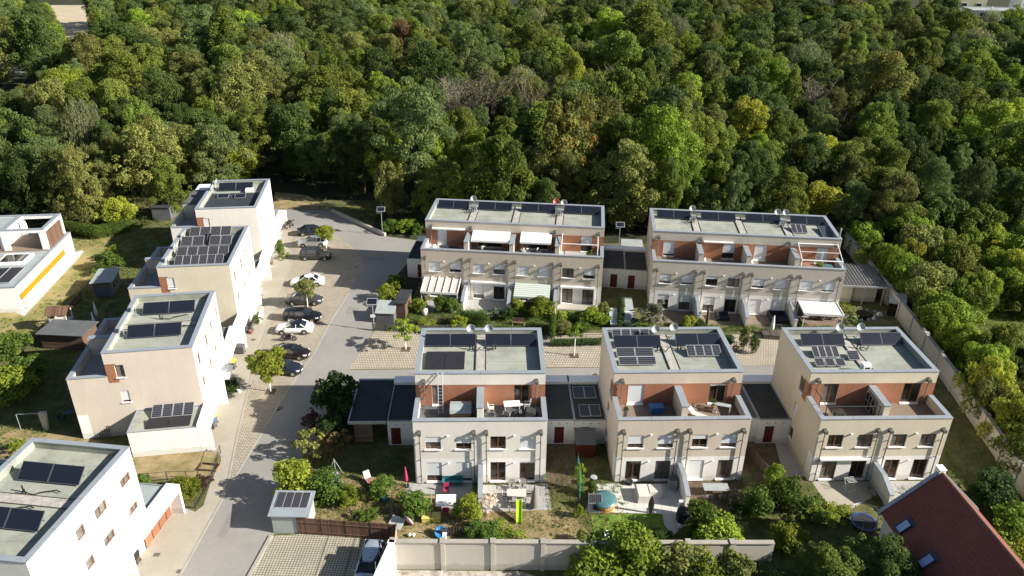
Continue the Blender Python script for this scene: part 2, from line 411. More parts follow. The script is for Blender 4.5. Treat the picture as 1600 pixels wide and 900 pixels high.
# ------------------------------------------------------------------ mesh builder
class MB:
    def __init__(s): s.v = []; s.f = []; s.m = []; s.uv = {}
    def quad(s, pts, m=0):
        n = len(s.v); s.v += [tuple(p) for p in pts]; s.f.append(tuple(range(n, n + len(pts)))); s.m.append(m)
    def box(s, x0, y0, z0, x1, y1, z1, m=0):
        if x1 < x0: x0, x1 = x1, x0
        if y1 < y0: y0, y1 = y1, y0
        if z1 < z0: z0, z1 = z1, z0
        n = len(s.v)
        s.v += [(x0, y0, z0), (x1, y0, z0), (x1, y1, z0), (x0, y1, z0), (x0, y0, z1), (x1, y0, z1), (x1, y1, z1), (x0, y1, z1)]
        for f in ((0, 3, 2, 1), (4, 5, 6, 7), (0, 1, 5, 4), (1, 2, 6, 5), (2, 3, 7, 6), (3, 0, 4, 7)):
            s.f.append(tuple(n + i for i in f)); s.m.append(m)
        return s
    def hexa(s, b, t, m=0):
        """two quads (bottom, top), 4 points each"""
        n = len(s.v); s.v += [tuple(p) for p in b] + [tuple(p) for p in t]
        for f in ((0, 3, 2, 1), (4, 5, 6, 7), (0, 1, 5, 4), (1, 2, 6, 5), (2, 3, 7, 6), (3, 0, 4, 7)):
            s.f.append(tuple(n + i for i in f)); s.m.append(m)
        return s
    def tube(s, p0, p1, r0, r1=None, n=8, m=0, cap=True):
        r1 = r0 if r1 is None else r1
        p0 = Vector(p0); p1 = Vector(p1); d = (p1 - p0)
        if d.length < 1e-6: return s
        d.normalize(); a = d.orthogonal().normalized(); b = d.cross(a)
        k = len(s.v)
        for p, r in ((p0, r0), (p1, r1)):
            for i in range(n):
                t = 2 * math.pi * i / n; s.v.append(tuple(p + a * (r * math.cos(t)) + b * (r * math.sin(t))))
        for i in range(n):
            j = (i + 1) % n; s.f.append((k + i, k + j, k + n + j, k + n + i)); s.m.append(m)
        if cap:
            s.f.append(tuple(k + i for i in reversed(range(n)))); s.m.append(m)
            s.f.append(tuple(k + n + i for i in range(n))); s.m.append(m)
        return s
    def path(s, pts, r, n=6, m=0):
        for a, b in zip(pts[:-1], pts[1:]): s.tube(a, b, r, r, n, m)
        return s
    def prism(s, poly, z0, z1, m=0):
        n = len(poly); k = len(s.v)
        s.v += [(x, y, z0) for x, y in poly] + [(x, y, z1) for x, y in poly]
        s.f.append(tuple(k + i for i in reversed(range(n)))); s.m.append(m)
        s.f.append(tuple(k + n + i for i in range(n))); s.m.append(m)
        for i in range(n):
            j = (i + 1) % n; s.f.append((k + i, k + j, k + n + j, k + n + i)); s.m.append(m)
        return s
    def lathe(s, prof, c=(0, 0), n=20, m=0):
        k = len(s.v)
        for r, z in prof:
            for i in range(n):
                t = 2 * math.pi * i / n; s.v.append((c[0] + r * math.cos(t), c[1] + r * math.sin(t), z))
        for a in range(len(prof) - 1):
            for i in range(n):
                j = (i + 1) % n
                s.f.append((k + a * n + i, k + a * n + j, k + (a + 1) * n + j, k + (a + 1) * n + i)); s.m.append(m)
        return s
    def xf(s, mat, start=0):
        for i in range(start, len(s.v)): s.v[i] = tuple(mat @ Vector(s.v[i]))
        return s
    def mesh(s, name, mats, smooth=False):
        me = bpy.data.meshes.new(name); me.from_pydata(s.v, [], s.f)
        for mm in mats: me.materials.append(MATS[mm])
        if len(mats) > 1: me.polygons.foreach_set('material_index', s.m)
        if smooth: me.polygons.foreach_set('use_smooth', [True] * len(s.f))
        me.update(); return me
    def build(s, name, mats, parent=None, loc=(0, 0, 0), rz=0.0, smooth=False, rot=None):
        if isinstance(mats, str): mats = [mats]
        return place(name, s.mesh(name, mats, smooth), parent, loc, rz, rot)

def place(name, me, parent=None, loc=(0, 0, 0), rz=0.0, rot=None, sc=None):
    o = bpy.data.objects.new(name, me); COL.objects.link(o)
    o.parent = parent; o.location = loc; o.rotation_euler = rot if rot else (0, 0, rz)
    if sc: o.scale = sc
    return o

def tag(o, label=None, cat=None, group=None, kind=None):
    if label: o['label'] = label
    if cat: o['category'] = cat
    if group: o['group'] = group
    if kind: o['kind'] = kind
    return o

def thing(name, label, cat, loc=(0, 0, 0), rz=0.0, group=None):
    o = bpy.data.objects.new(name, None); COL.objects.link(o)
    o.empty_display_size = 0.3
    o.location = loc; o.rotation_euler = (0, 0, rz)
    return tag(o, label, cat, group)

def copy_tree(o, parent=None):
    c = o.copy(); COL.objects.link(c); c.parent = parent
    for ch in list(o.children): copy_tree(ch, c)
    return c

def struct(name, mb, mats, smooth=False):
    return tag(mb.build(name, mats, smooth=smooth), kind='structure')

# ------------------------------------------------------------------ setting: ground, roads, pavements
def sheet(name, poly, z, mat, kind='structure'):
    mb = MB(); mb.quad([(x, y, z) for x, y in poly]); o = mb.build(name, mat)
    # keep mixed orientation upward
    if o.data.polygons[0].normal.z < 0: o.data.flip_normals()
    return tag(o, kind=kind)

mb = MB(); mb.quad([(-1500, -200, 0), (1500, -200, 0), (1500, 3000, 0), (-1500, 3000, 0)])
struct('terrain', mb, 'mat_terrain')
sheet('meadow', [(50.5, 40), (140, 40), (140, 112), (52.5, 112)], 0.008, 'mat_meadow')
sheet('garden_ground', [(-75, 20), (-23, 20), (-23, 130), (-75, 130)], 0.004, 'mat_garden')
sheet('garden_ground', [(-26, 40), (50.5, 40), (50.5, 112), (-12, 112), (-14, 84), (-26, 84)], 0.006, 'mat_garden')
sheet('dry_field', GP((60, 62), (160, 62), (175, 8), (80, 8)), 0.01, 'mat_sand')
sheet('dry_field', GP((-30, 118), (45, 118), (45, 88), (-30, 88)), 0.01, 'mat_sand')
# villa lawn, and dry grass plots on the left
sheet('dry_lawn', GP((-60, 560), (0, 560), (60, 520), (100, 470), (130, 450), (165, 405), (172, 372), (113, 366), (90, 380), (30, 480), (-60, 500)), 0.012, 'mat_villa_lawn')
sheet('dry_lawn', GP((-60, 700), (0, 712), (60, 712), (160, 690), (75, 676), (0, 664), (-60, 660)), 0.014, 'mat_dry')
sheet('dry_lawn', GP((205, 712), (331, 705), (345, 706), (343, 722), (333, 745), (210, 752)), 0.014, 'mat_dry')
# asphalt road with the side street
asph = GP((175, 1090), (224, 1000), (280, 900), (350, 774), (380, 723), (453, 603), (491, 550), (515, 502), (543, 457), (572, 415), (560, 391), (521, 366), (455, 356), (415, 350), (405, 326), (521, 329), (560, 350), (600, 369), (655, 376), (646, 400), (604, 450), (588, 500), (585, 515), (552, 577)) + [(-19, 74.9), (30.4, 76.7), (40, 76.9), (40, 70.4), (-21, 69.9)] + GP((522, 655), (500, 700), (475, 745), (450, 790), (427, 837), (385, 905), (325, 1000), (270, 1090))
sheet('asphalt_road', asph, 0.020, 'mat_asphalt')
sheet('paver_parking', GP((455, 356), (521, 366), (560, 391), (572, 415), (543, 457), (515, 502), (491, 550), (453, 603), (380, 723), (350, 774), (357, 750), (372, 680), (399, 570), (412, 529), (440, 460), (456, 412), (458, 372)), 0.024, 'mat_pavers')
sheet('paver_parking', [(-18.6, 75.1), (-17.1, 83.9), (34, 83.9), (34, 76.9)], 0.024, 'mat_pavers_row')
conc = GP((60, 1090), (175, 1090), (224, 1000), (280, 900), (350, 774), (357, 750), (372, 680), (399, 570), (412, 529), (440, 460), (456, 412), (458, 372), (455, 356), (415, 350), (408, 360), (380, 470), (330, 640), (331, 706), (345, 712), (345, 722), (330, 750), (318, 790), (305, 800), (280, 790), (200, 880), (120, 1000))
sheet('pavement', conc, 0.016, 'mat_concrete')
for pts in (((545, 457.5), (516, 503), (492, 550), (454, 603), (381, 723), (351, 774), (281, 900), (225, 1000)), ((457, 372), (455, 412), (439, 460), (411, 529), (398, 570), (371, 680), (357, 750))):
    pp = [G(a, b) for a, b in pts]; mb = MB()
    for a, b in zip(pp[:-1], pp[1:]):
        d = (b - a).normalized(); n_ = Vector((-d.y, d.x, 0)) * 0.09
        mb.hexa([a - n_, b - n_, b + n_, a + n_], [p + Vector((0, 0, 0.045)) for p in (a - n_, b - n_, b + n_, a + n_)])
    struct('kerb', mb, 'mat_kerb')
for q in (((436, 690), (452, 690), (446, 706), (429, 706)), ((545, 480), (562, 481), (556, 492), (540, 491)), ((560, 400), (600, 402), (598, 408), (560, 406)), ((360, 800), (372, 800), (352, 840), (339, 840)), ((640, 583), (668, 583), (666, 590), (637, 590))):
    sheet('road_patch', GP(*q), 0.0235, 'mat_patch')
# bottom parking lot
lot = GP((425, 838), (468, 835), (620, 844), (608, 905), (600, 1000), (330, 1000))
sheet('parking_lot', lot, 0.028, 'mat_grid_pavers')
mb = MB()
for a, b in ((G(424, 838), G(330, 1010)),):
    d = (b - a).normalized(); n_ = Vector((-d.y, d.x, 0)) * 0.16
    mb.hexa([a - n_, b - n_, b + n_, a + n_], [p + Vector((0, 0, 0.13)) for p in (a - n_, b - n_, b + n_, a + n_)])
struct('kerb', mb, 'mat_kerb')
for xa in (513, 556):
    a = G(xa, 838); b = Vector((a.x - 0.4, 36, 0)); mb = MB()
    mb.hexa([(a.x - .05, a.y, .028), (b.x - .05, b.y, .028), (b.x + .05, b.y, .028), (a.x + .05, a.y, .028)], [(a.x - .05, a.y, .034), (b.x - .05, b.y, .034), (b.x + .05, b.y, .034), (a.x + .05, a.y, .034)])
    struct('bay_line', mb, 'manhole')
sheet('rubble_ground', [(-9.3, 40), (-9.3, 45.5), (1, 45.5), (6, 43.5), (4, 40)], 0.012, 'mat_rubble')
# garden floors
sheet('dry_lawn', GP((478, 812), (495, 770), (520, 745), (640, 745), (655, 775), (690, 775), (740, 800), (735, 850), (620, 850), (600, 830)), 0.012, 'mat_dry')
sheet('dry_lawn', GP((750, 800), (855, 795), (880, 790), (918, 830), (918, 852), (745, 852)), 0.013, 'mat_dry')
sheet('patio', GP((628, 772), (642, 752), (738, 752), (740, 800), (690, 800), (690, 772)), 0.016, 'tile_grey')
sheet('patio', GP((752, 758), (856, 757), (862, 797), (755, 800)), 0.018, 'tile_grey')
sheet('patio', GP((855, 760), (905, 760), (912, 650), (860, 650)), 0.014, 'mat_soil')
sheet('patio', GP((925, 756), (1065, 756), (1075, 800), (1068, 822), (1050, 838), (1038, 820), (1035, 803), (915, 800)), 0.018, 'tile_pale')
sheet('green_lawn', GP((922, 805), (1034, 802), (1046, 845), (932, 848)), 0.016, 'mat_lush')
sheet('path', GP((1142, 740), (1170, 680), (1222, 690), (1260, 762), (1255, 770)), 0.014, 'mat_soil')
sheet('patio', GP((1066, 752), (1160, 752), (1165, 805), (1070, 800)), 0.015, 'mat_soil')
sheet('patio', GP((1268, 752), (1370, 752), (1375, 770), (1330, 796), (1296, 794)), 0.018, 'mat_concrete')
sheet('patio', GP((1376, 752), (1440, 752), (1420, 790), (1380, 790)), 0.019, 'tile_grey')
sheet('dry_lawn', GP((1070, 806), (1180, 806), (1260, 800), (1330, 800), (1320, 840), (1080, 850)), 0.012, 'mat_garden')
sheet('patio', GP((1200, 650), (1235, 650), (1265, 745), (1225, 745)), 0.017, 'tile_grey')
# gardens of the back rows
sheet('dry_lawn', GP((630, 515), (650, 488), (725, 492), (740, 500), (715, 512)), 0.014, 'mat_soil')
sheet('patio', GP((660, 470), (760, 466), (815, 470), (815, 492), (735, 490), (660, 486)), 0.016, 'tile_grey')
sheet('patio', GP((1020, 482), (1320, 495), (1320, 518), (1020, 505)), 0.016, 'deck_wood')
sheet('patio', GP((1190, 484), (1232, 486), (1232, 510), (1190, 508)), 0.020, 'deck_wood')
sheet('dirt_track', GP((425, 326), (520, 328), (480, 305), (430, 300)), 0.012, 'mat_dry')
sheet('slab_path', GP((0, 478), (38, 494), (132, 393), (127, 391), (112, 395), (33, 478), (-60, 478), (-60, 494)), 0.018, 'slab_path')
# manholes and drains
for i, (a, b) in enumerate(((492, 630), (437, 638), (245, 867), (281, 893), (433, 641), (557, 417), (396, 531))):
    p = G(a, b); mb = MB()
    if i < 2: mb.lathe([(0.0, 0.03), (0.38, 0.03), (0.40, 0.02)], n=20)
    else: mb.box(-.25, -.2, 0.0, .25, .2, 0.03)
    tag(mb.build('drain_cover', 'manhole', loc=(p.x, p.y, 0.005)), ['round manhole cover in the shaded road beside the dark hedge', 'small round cover in the pavers below the street tree', 'square drain grate in the driveway of the nearest left house', 'square drain grate at the asphalt edge at the bottom', 'square drain cover beside the round one on the paved strip', 'drain cover in the road opposite the parked white saloon', 'small drain cover on the pavement by the motorcycle'][i], 'drain')

# ------------------------------------------------------------------ houses
D_, DT, H1, H2, TF = 11.94, 3.68, 7.04, 9.64, 6.1
DECK = 9.02

def panel(mb, fm, L, z0, z1, holes=(), zones=(), a0=0.0, depth=0.2, dm=None):
    """wall skin on a face frame: local x along, y inward, z up; holes (a0,a1,z0,z1); zones (a0,a1,z0,z1,mat)"""
    us = {a0, L}; zs = {z0, z1}
    for h in list(holes) + [z[:4] for z in zones]:
        us |= {min(max(h[0], a0), L), min(max(h[1], a0), L)}; zs |= {min(max(h[2], z0), z1), min(max(h[3], z0), z1)}
    us = sorted(us); zs = sorted(zs); k = len(mb.v)
    for i in range(len(us) - 1):
        for j in range(len(zs) - 1):
            cu = (us[i] + us[i + 1]) / 2; cz = (zs[j] + zs[j + 1]) / 2
            if us[i + 1] - us[i] < 1e-4 or zs[j + 1] - zs[j] < 1e-4: continue
            if any(h[0] < cu < h[1] and h[2] < cz < h[3] for h in holes): continue
            m = 0
            for z in zones:
                if z[0] < cu < z[1] and z[2] < cz < z[3]: m = z[4]
            mb.quad([(us[i], 0, zs[j]), (us[i + 1], 0, zs[j]), (us[i + 1], 0, zs[j + 1]), (us[i], 0, zs[j + 1])], m)
    for h in holes:
        b0, b1, c0, c1 = h; d = depth
        mb.quad([(b0, 0, c0), (b0, 0, c1), (b0, d, c1), (b0, d, c0)]); mb.quad([(b1, 0, c0), (b1, d, c0), (b1, d, c1), (b1, 0, c1)])
        mb.quad([(b0, 0, c1), (b1, 0, c1), (b1, d, c1), (b0, d, c1)]); mb.quad([(b0, 0, c0), (b0, d, c0), (b1, d, c0), (b1, 0, c0)])
    mb.xf(fm, k)

def face(which, W, D=D_):
    if which == 'front': return Matrix.Identity(4), 0.0, (0, 0, 0)
    if which == 'right': rz, l = R_(90), (W, 0, 0)
    if which == 'back': rz, l = R_(180), (W, D, 0)
    if which == 'left': rz, l = R_(-90), (0, D, 0)
    if which == 'upper': rz, l = 0.0, (0, DT, 0)
    return Matrix.Translation(l) @ Matrix.Rotation(rz, 4, 'Z'), rz, l

_wc = {}
def window(parent, fr, a0, a1, z0, z1, shut=0.0, frame='wood_frame', door=False, sill=True, pane='pane', mull=True):
    fm, rz, l = fr
    w, h = round(a1 - a0, 2), round(z1 - z0, 2)
    key = (w, h, frame, door, mull)
    if key not in _wc:
        mb = MB(); t = 0.075
        mb.box(0, .12, 0, w, .19, t); mb.box(0, .12, h - t, w, .19, h); mb.box(0, .12, t, t, .19, h - t); mb.box(w - t, .12, t, w, .19, h - t)
        if mull and w > 1.0: mb.box(w / 2 - .06, .115, t, w / 2 + .06, .185, h - t)
        f = mb.mesh('window', [frame])
        mb = MB(); mb.box(t * .5, .155, t * .5, w - t * .5, .17, h - t * .5); _wc[key] = (f, mb)
    f, pm = _wc[key]
    p = fm @ Vector((a0, 0, z0))
    o = place('terrace_door' if door else 'window', f, parent, p, rz)
    if pane == 'pane' and (int(a0 * 37) + int(parent.location.x * 13) + int(z0)) % 4 == 0: pane = 'pane_curtain_glare'
    pk = (w, h, pane)
    if pk not in _wc: _wc[pk] = pm.mesh('pane', [pane])
    place('pane', _wc[pk], o)
    if shut > 0:
        sk = (w, h, round(shut, 2), 's')
        if sk not in _wc:
            mb = MB(); zb = h * (1 - shut) + 0.005
            n_ = max(2, int((h - zb) / 0.11))
            for i in range(n_):
                za = zb + (h - zb) * i / n_; zc = zb + (h - zb) * (i + 1) / n_
                mb.box(.03, .06, za, w - .03, .075, zc - .012); mb.box(.03, .066, zc - .012, w - .03, .09, zc)
            mb.box(0.0, .055, zb - .03, w, .085, zb + .02)
            _wc[sk] = mb.mesh('shutter', ['shutter'])
        place('shutter', _wc[sk], o)
    if sill and not door:
        sk = (w, 'sill')
        if sk not in _wc:
            mb = MB(); mb.box(-.1, -.11, -.06, w + .1, .12, 0.004); _wc[sk] = mb.mesh('window_sill', ['sill'])
        place('window_sill', _wc[sk], o)
    elif door:
        sk = (w, 'dsill')
        if sk not in _wc:
            mb = MB(); mb.box(-.05, -.16, -.10, w + .05, .12, 0.004); _wc[sk] = mb.mesh('door_step', ['sill'])
        place('door_step', _wc[sk], o)
    return o

def coping_ring(mb, x0, y0, x1, y1, z, w=0.40, t=0.07, front=True, back=True, left=True, right=True, o=0.05):
    """flat metal capping on a parapet, butted at the corners, with a thin gap at each joint"""
    def seg(a0, b0, a1, b1):
        mb.box(a0, b0, z, a1, b1, z + t)
    def run(xa, xb, ya, yb, along):
        L_ = (xb - xa) if along == 'x' else (yb - ya); n = max(1, round(L_ / 3.0))
        for i in range(n):
            if along == 'x': seg(xa + L_ * i / n + .012, ya, xa + L_ * (i + 1) / n - .012, yb)
            else: seg(xa, ya + L_ * i / n + .012, xb, ya + L_ * (i + 1) / n - .012)
    if front: run(x0 - o, x1 + o, y0 - o, y0 + w, 'x')
    if back: run(x0 - o, x1 + o, y1 - w, y1 + o, 'x')
    ya = y0 + w if front else y0; yb = y1 - w if back else y1
    if left: run(x0 - o, x0 + w, ya, yb, 'y')
    if right: run(x1 - w, x1 + o, ya, yb, 'y')

_hop = {}
def downpipe(parent, fr, a, ztop, zbot, name='downpipe'):
    fm, rz, l = fr; k = (round(ztop, 2), round(zbot, 2))
    if k not in _hop:
        mb = MB(); mb.box(-.16, -.40, ztop - .30, .16, -.04, ztop); mb.box(-.12, -.05, ztop - .02, .12, .02, ztop + .12)
        hm = mb.mesh('rain_hopper', ['hopper'])
        mb = MB(); mb.tube((0, -.22, ztop - .3), (0, -.16, ztop - .6), .055); mb.tube((0, -.16, ztop - .6), (0, -.16, zbot), .055)
        for z in np.arange(zbot + .8, ztop - .8, 1.9): mb.box(-.075, -.22, z, .075, 0.0, z + .05)
        _hop[k] = (mb.mesh('downpipe', ['pipe']), hm)
    p = fm @ Vector((a, 0, 0))
    o = place(name, _hop[k][0], parent, p, rz); place('rain_hopper', _hop[k][1], o)
    return o

_dm = {}
def dish(parent, x, y, z0, up=1.5, mat='dish', rz=0.0, r=0.42, tilt=28):
    k = (mat, r, tilt, round(up, 2))
    if k not in _dm:
        mb = MB(); prof = [(r * t, 0.22 * (t * t) * r * 2) for t in (0.02, .25, .5, .75, 1.0)]
        mb.lathe(prof, n=24); mb.lathe([(a, b - .02) for a, b in prof], n=24)
        mb.lathe([(r, .44 * r), (r * 1.03, .44 * r - .01), (r, .44 * r - .02)], n=24)
        rot = Matrix.Translation((0, 0, up)) @ Matrix.Rotation(R_(90 - tilt), 4, 'X')
        mb.xf(rot); a = mb.mesh('satellite_dish', [mat], True)
        mb = MB(); mb.tube((0, .08, 0), (0, .08, up + .1), .035); mb.box(-.3, -.2, -.05, .3, .35, 0.04)
        mb.tube((0, -.02, up - .38), (0, -.55, up - .05), .018); mb.tube((0, -.50, up - .08), (0, -.62, up + .05), .045)
        mb.tube((0, .08, up), (0, 0, up), .05); _dm[k] = (a, mb.mesh('dish_mount', ['zinc']))
    o = place('satellite_dish', _dm[k][0], parent, (x, y, z0), rz); place('dish_mount', _dm[k][1], o)

_sm = {}
def slab_panel(parent, name, x0, y0, x1, y1, z0, rise, mat, frame='alu', n=1, gap=.04, legs=True, label=None):
    """n tilted modules side by side from x0 to x1; low edge at y0, high edge at y1"""
    w = (x1 - x0 - gap * (n - 1)) / n; L_ = math.hypot(y1 - y0, rise); t = math.atan2(rise, y1 - y0)
    for i in range(n):
        k = (round(w, 2), round(L_, 2), mat, frame)
        if k not in _sm:
            mb = MB(); b = .035 if mat != 'solar_thermal' else .03
            mb.box(b, b, .045, w - b, L_ - b, .052, 0); face_ = mb.mesh('panel_face', [mat])
            mb = MB(); mb.box(0, 0, 0, w, b, .06); mb.box(0, L_ - b, 0, w, L_, .06); mb.box(0, b, 0, b, L_ - b, .06); mb.box(w - b, b, 0, w, L_ - b, .06); mb.box(b, b, 0, w - b, L_ - b, .02)
            _sm[k] = (mb.mesh(name, [frame]), face_)
        o = place(name, _sm[k][0], parent, (x0 + i * (w + gap), y0, z0), rot=(t, 0, 0))
        if label: o['label'] = label
        place('panel_face', _sm[k][1], o)
        if legs and rise > .25:
            lk = (round(w, 2), round(rise, 2), round(y1 - y0, 2), 'leg')
            if lk not in _sm:
                mb = MB(); c, s_ = math.cos(-t), math.sin(-t)
                for xx in (.25, w - .25):
                    q = Matrix.Rotation(-t, 4, 'X')
                    a = q @ Vector((xx, y1 - y0, rise - .02)); b_ = q @ Vector((xx, y1 - y0, -.08)); c_ = q @ Vector((xx, 0, -.08)); mb.tube(a, b_, .03, n=5); mb.tube(b_, c_, .03, n=5)
                _sm[lk] = mb.mesh('panel_stand', ['zinc'])
            place('panel_stand', _sm[lk], o)

def roof_hose(parent, x, y, z, d=1):
    mb = MB(); pts = []
    for i in range(9):
        t = i / 8; pts.append((x + d * (.15 + .9 * t), y - .15 - .35 * math.sin(t * 3.1), z + .1 + .28 * abs(math.sin(t * 5))))
    mb.path(pts, .045); mb.tube((x, y, z), (x, y, z + .7), .06); mb.tube((x + .25 * d, y - .1, z), (x + .25 * d, y - .1, z + .5), .05); mb.tube((x, y, z + .62), (x + .4 * d, y - .25, z + .5), .05)
    mb.build('roof_hose', 'hose', parent)

def divider(parent, x, mats):
    mb = MB(); mb.box(x - .28, .42, TF, x + .28, DT - .005, 8.14)
    o = mb.build('terrace_divider', mats, parent)
    mb = MB(); mb.box(x - .33, .37, 8.14, x + .33, DT - .01, 8.21); mb.build('divider_coping', 'coping', o)

def garden_wall(parent, x, mat='plaster_pale', L_=3.7, h=2.15):
    mb = MB(); t = .17
    for y0, y1, za, zb in ((-1.9, -.003, h, h), (-L_, -1.9, 1.45, h)):
        mb.hexa([(x - t, y0, 0), (x + t, y0, 0), (x + t, y1, 0), (x - t, y1, 0)], [(x - t, y0, za), (x + t, y0, za), (x + t, y1, zb), (x - t, y1, zb)])
    o = mb.build('garden_divider_wall', mat, parent)
    mb = MB(); t = .22
    for y0, y1, za, zb in ((-1.9, -.003, h, h), (-L_ - .04, -1.9, 1.45, h)):
        mb.hexa([(x - t, y0, za + .002), (x + t, y0, za + .002), (x + t, y1, zb + .002), (x - t, y1, zb + .002)], [(x - t, y0, za + .07), (x + t, y0, za + .07), (x + t, y1, zb + .07), (x - t, y1, zb + .07)])
    mb.build('wall_coping', 'coping', o)

def house(label, loc, ang, units, wall, base, up, gf, doors, side_wall=None, back_wall=None, side_left=(), side_right=(), back=(), frame='wood_frame', divs=True, gdiv=True, floor=None, wrap=1.0, upper_wall=None, strips=True, gwall='plaster_pale'):
    W = 12.0 * units / 2
    if units == 4: W = 24.0
    t = thing('terraced_house', label, 'house', (loc[0], loc[1], 0), R_(ang), 'flat-roofed terraced houses')
    side_wall = side_wall or wall; back_wall = back_wall or side_wall
    mats = [wall, base, 'panel_orange', side_wall, back_wall]
    mb = MB()
    fh = [u[:4] for u in up] + [g[:4] for g in gf]
    fr = {k: face(k, W) for k in ('front', 'right', 'back', 'left', 'upper')}
    panel(mb, fr['front'][0], W, 0, H1, fh, [(0, W, 0, 2.85, 1)])
    panel(mb, fr['upper'][0], W, TF, H2, [d[:4] for d in doors], [(0, W, TF, 8.42, 2)])
    zl = [(0, D_, 0, H2, 3), (D_ - wrap, D_, 0, 2.85, 1), (D_ - DT - 1.0, D_ - DT, TF + .2, 8.42, 2)]
    zr = [(0, D_, 0, H2, 3), (0, wrap, 0, 2.85, 1), (DT, DT + 1.0, TF + .2, 8.42, 2)]
    panel(mb, fr['left'][0], D_ - DT, 0, H2, [s for s in [x[:4] for x in side_left] if s[0] < D_ - DT], zl)
    panel(mb, fr['left'][0], D_, 0, H1, [], zl, a0=D_ - DT)
    panel(mb, fr['right'][0], D_, 0, H2, [x[:4] for x in side_right], zr, a0=DT)
    panel(mb, fr['right'][0], DT, 0, H1, [], zr)
    panel(mb, fr['back'][0], W, 0, H2, [x[:4] for x in back], [(0, W, 0, H2, 4)])
    # parapet inner faces
    i = .38
    mb.quad([(i, i, TF), (W - i, i, TF), (W - i, i, H1), (i, i, H1)]); mb.quad([(i, i, TF), (i, DT, TF), (i, DT, H1), (i, i, H1)]); mb.quad([(W - i, i, TF), (W - i, DT, TF), (W - i, DT, H1), (W - i, i, H1)])
    mb.build('wall', mats, t)
    mb = MB()
    y0 = DT + i; y1 = D_ - i
    mb.quad([(i, y0, DECK), (W - i, y0, DECK), (W - i, y1, DECK), (i, y1, DECK)])
    for a, b in (((i, y0), (W - i, y0)), ((W - i, y0), (W - i, y1)), ((W - i, y1), (i, y1)), ((i, y1), (i, y0))):
        mb.quad([(*a, DECK), (*b, DECK), (*b, H2), (*a, H2)])
    rf = mb.build('roof', 'membrane', t)
    mb = MB(); coping_ring(mb, 0, DT, W, D_, H2, .42); mb.build('roof_coping', 'coping', t)
    mb = MB(); coping_ring(mb, 0, 0, W, DT - .06, H1, .42, back=False); mb.build('terrace_coping', 'coping', t)
    mb = MB(); mb.box(i + .001, i + .001, TF - .3, W - i - .001, DT + .3, TF + .02); mb.build('terrace_floor', floor or 'tile_grey', t)
    if strips:
        for k in range(1, units):
            mb = MB(); mb.box(6 * k - .45, y0 + .01, DECK + .001, 6 * k + .45, y1 - .01, DECK + .06)
            gs = mb.build('gravel_strip', 'mat_gravel', rf)
            for s in (-.5, .47): mb = MB(); mb.box(6 * k + s, y0 + .01, DECK + .002, 6 * k + s + .035, y1 - .02, DECK + .11); mb.build('strip_edging', 'hopper', gs)
    for u in up: window(t, fr['front'], *u[:4], u[4], u[5] if len(u) > 5 else frame, pane=u[6] if len(u) > 6 else 'pane')
    for g in gf: window(t, fr['front'], *g[:4], g[4], g[5] if len(g) > 5 else frame, True, pane=g[6] if len(g) > 6 else 'pane')
    for d in doors: window(t, fr['upper'], *d[:4], d[4], d[5] if len(d) > 5 else frame, True)
    for d in side_left: window(t, fr['left'], *d[:4], d[4], frame, False)
    for d in side_right: window(t, fr['right'], *d[:4], d[4], frame, False)
    for d in back: window(t, fr['back'], *d[:4], d[4], frame, False, pane='pane_curtain_glare')  # paler pane colour stands in for the sky reflected in these windows
    for k in range(units):
        for a in (.55, 5.45): downpipe(t, fr['front'], 6 * k + a, 5.95, 0.05)
    for k in (range(units) if units == 2 else ()):
        downpipe(t, fr['upper'], .78 if k == 0 else W - .82, 8.95, TF + .05)
    if units == 4:
        for a in (.8, 6.2, 17.5, 23.3): downpipe(t, fr['upper'], a, 8.95, TF + .05)
    for k in range(units):
        mb = MB(); mb.box(6 * k + 3.0, -.16, 5.35, 6 * k + 3.14, 0, 5.48); mb.build('wall_lamp', 'sill', t)
        mb = MB(); mb.box(6 * k + 3.03, -.2, 2.3, 6 * k + 3.13, 0, 2.4); mb.build('wall_lamp', 'sill', t)
    if divs:
        for k in range(1, units): divider(t, 6 * k, wall)
    if gdiv:
        for k in range(1, units): garden_wall(t, 6 * k + .02, gwall)
    return t, fr, rf

def thermal(rf, x0, x1, y0=9.35, z=DECK):
    slab_panel(rf, 'solar_collector', x0, y0, x1, y0 + 1.05, z + .12, .78, 'solar_thermal', 'collector_frame', 2, .02)

UP = [(1.03, 2.43), (3.78, 5.18), (6.9, 8.3), (9.6, 11.0)]
def ups(sh, fr=None, z0=3.9, z1=5.32): return [(a, b, z0, z1, s) + ((fr,) if fr else ()) for (a, b), s in zip(UP, sh)]
def gfs(sh, fr=None): return [(a, b, .2, 2.4, s) + ((fr,) if fr else ()) for (a, b), s in zip(UP, sh)]

# front row
A, frA, rA = house('white-grey semi-detached house with a ladder and a grey box on its roof terrace', (-8.71, 55.92), 1.57, 2, 'plaster_pale', 'plaster_white',
    ups([.42, .52, 0, 1.0]), gfs([.68, .85, 0, .06]), [(1.5, 2.5, TF + .1, 8.35, 0), (9.1, 10.5, TF + .1, 8.35, 0)], wrap=.6, floor='felt')
B, frB, rB = house('beige semi-detached house with gridded solar panels and a blue box on its terrace', (9.65, 56.39), 2.12, 2, 'plaster_beige', 'plaster_white',
    ups([.66, .70, .32, .70]), gfs([0, 0, 1.0, 0]), [(1.4, 2.9, TF + .1, 8.32, 1.0), (9.07, 10.6, TF + .1, 8.32, .08)],
    side_left=[(D_ - 5.15, D_ - 4.3, 6.75, 8.2, 0), (D_ - 5.85, D_ - 5.05, 3.95, 5.15, 0), (D_ - 5.5, D_ - 4.8, 1.1, 2.1, 0)], floor='deck_wood')
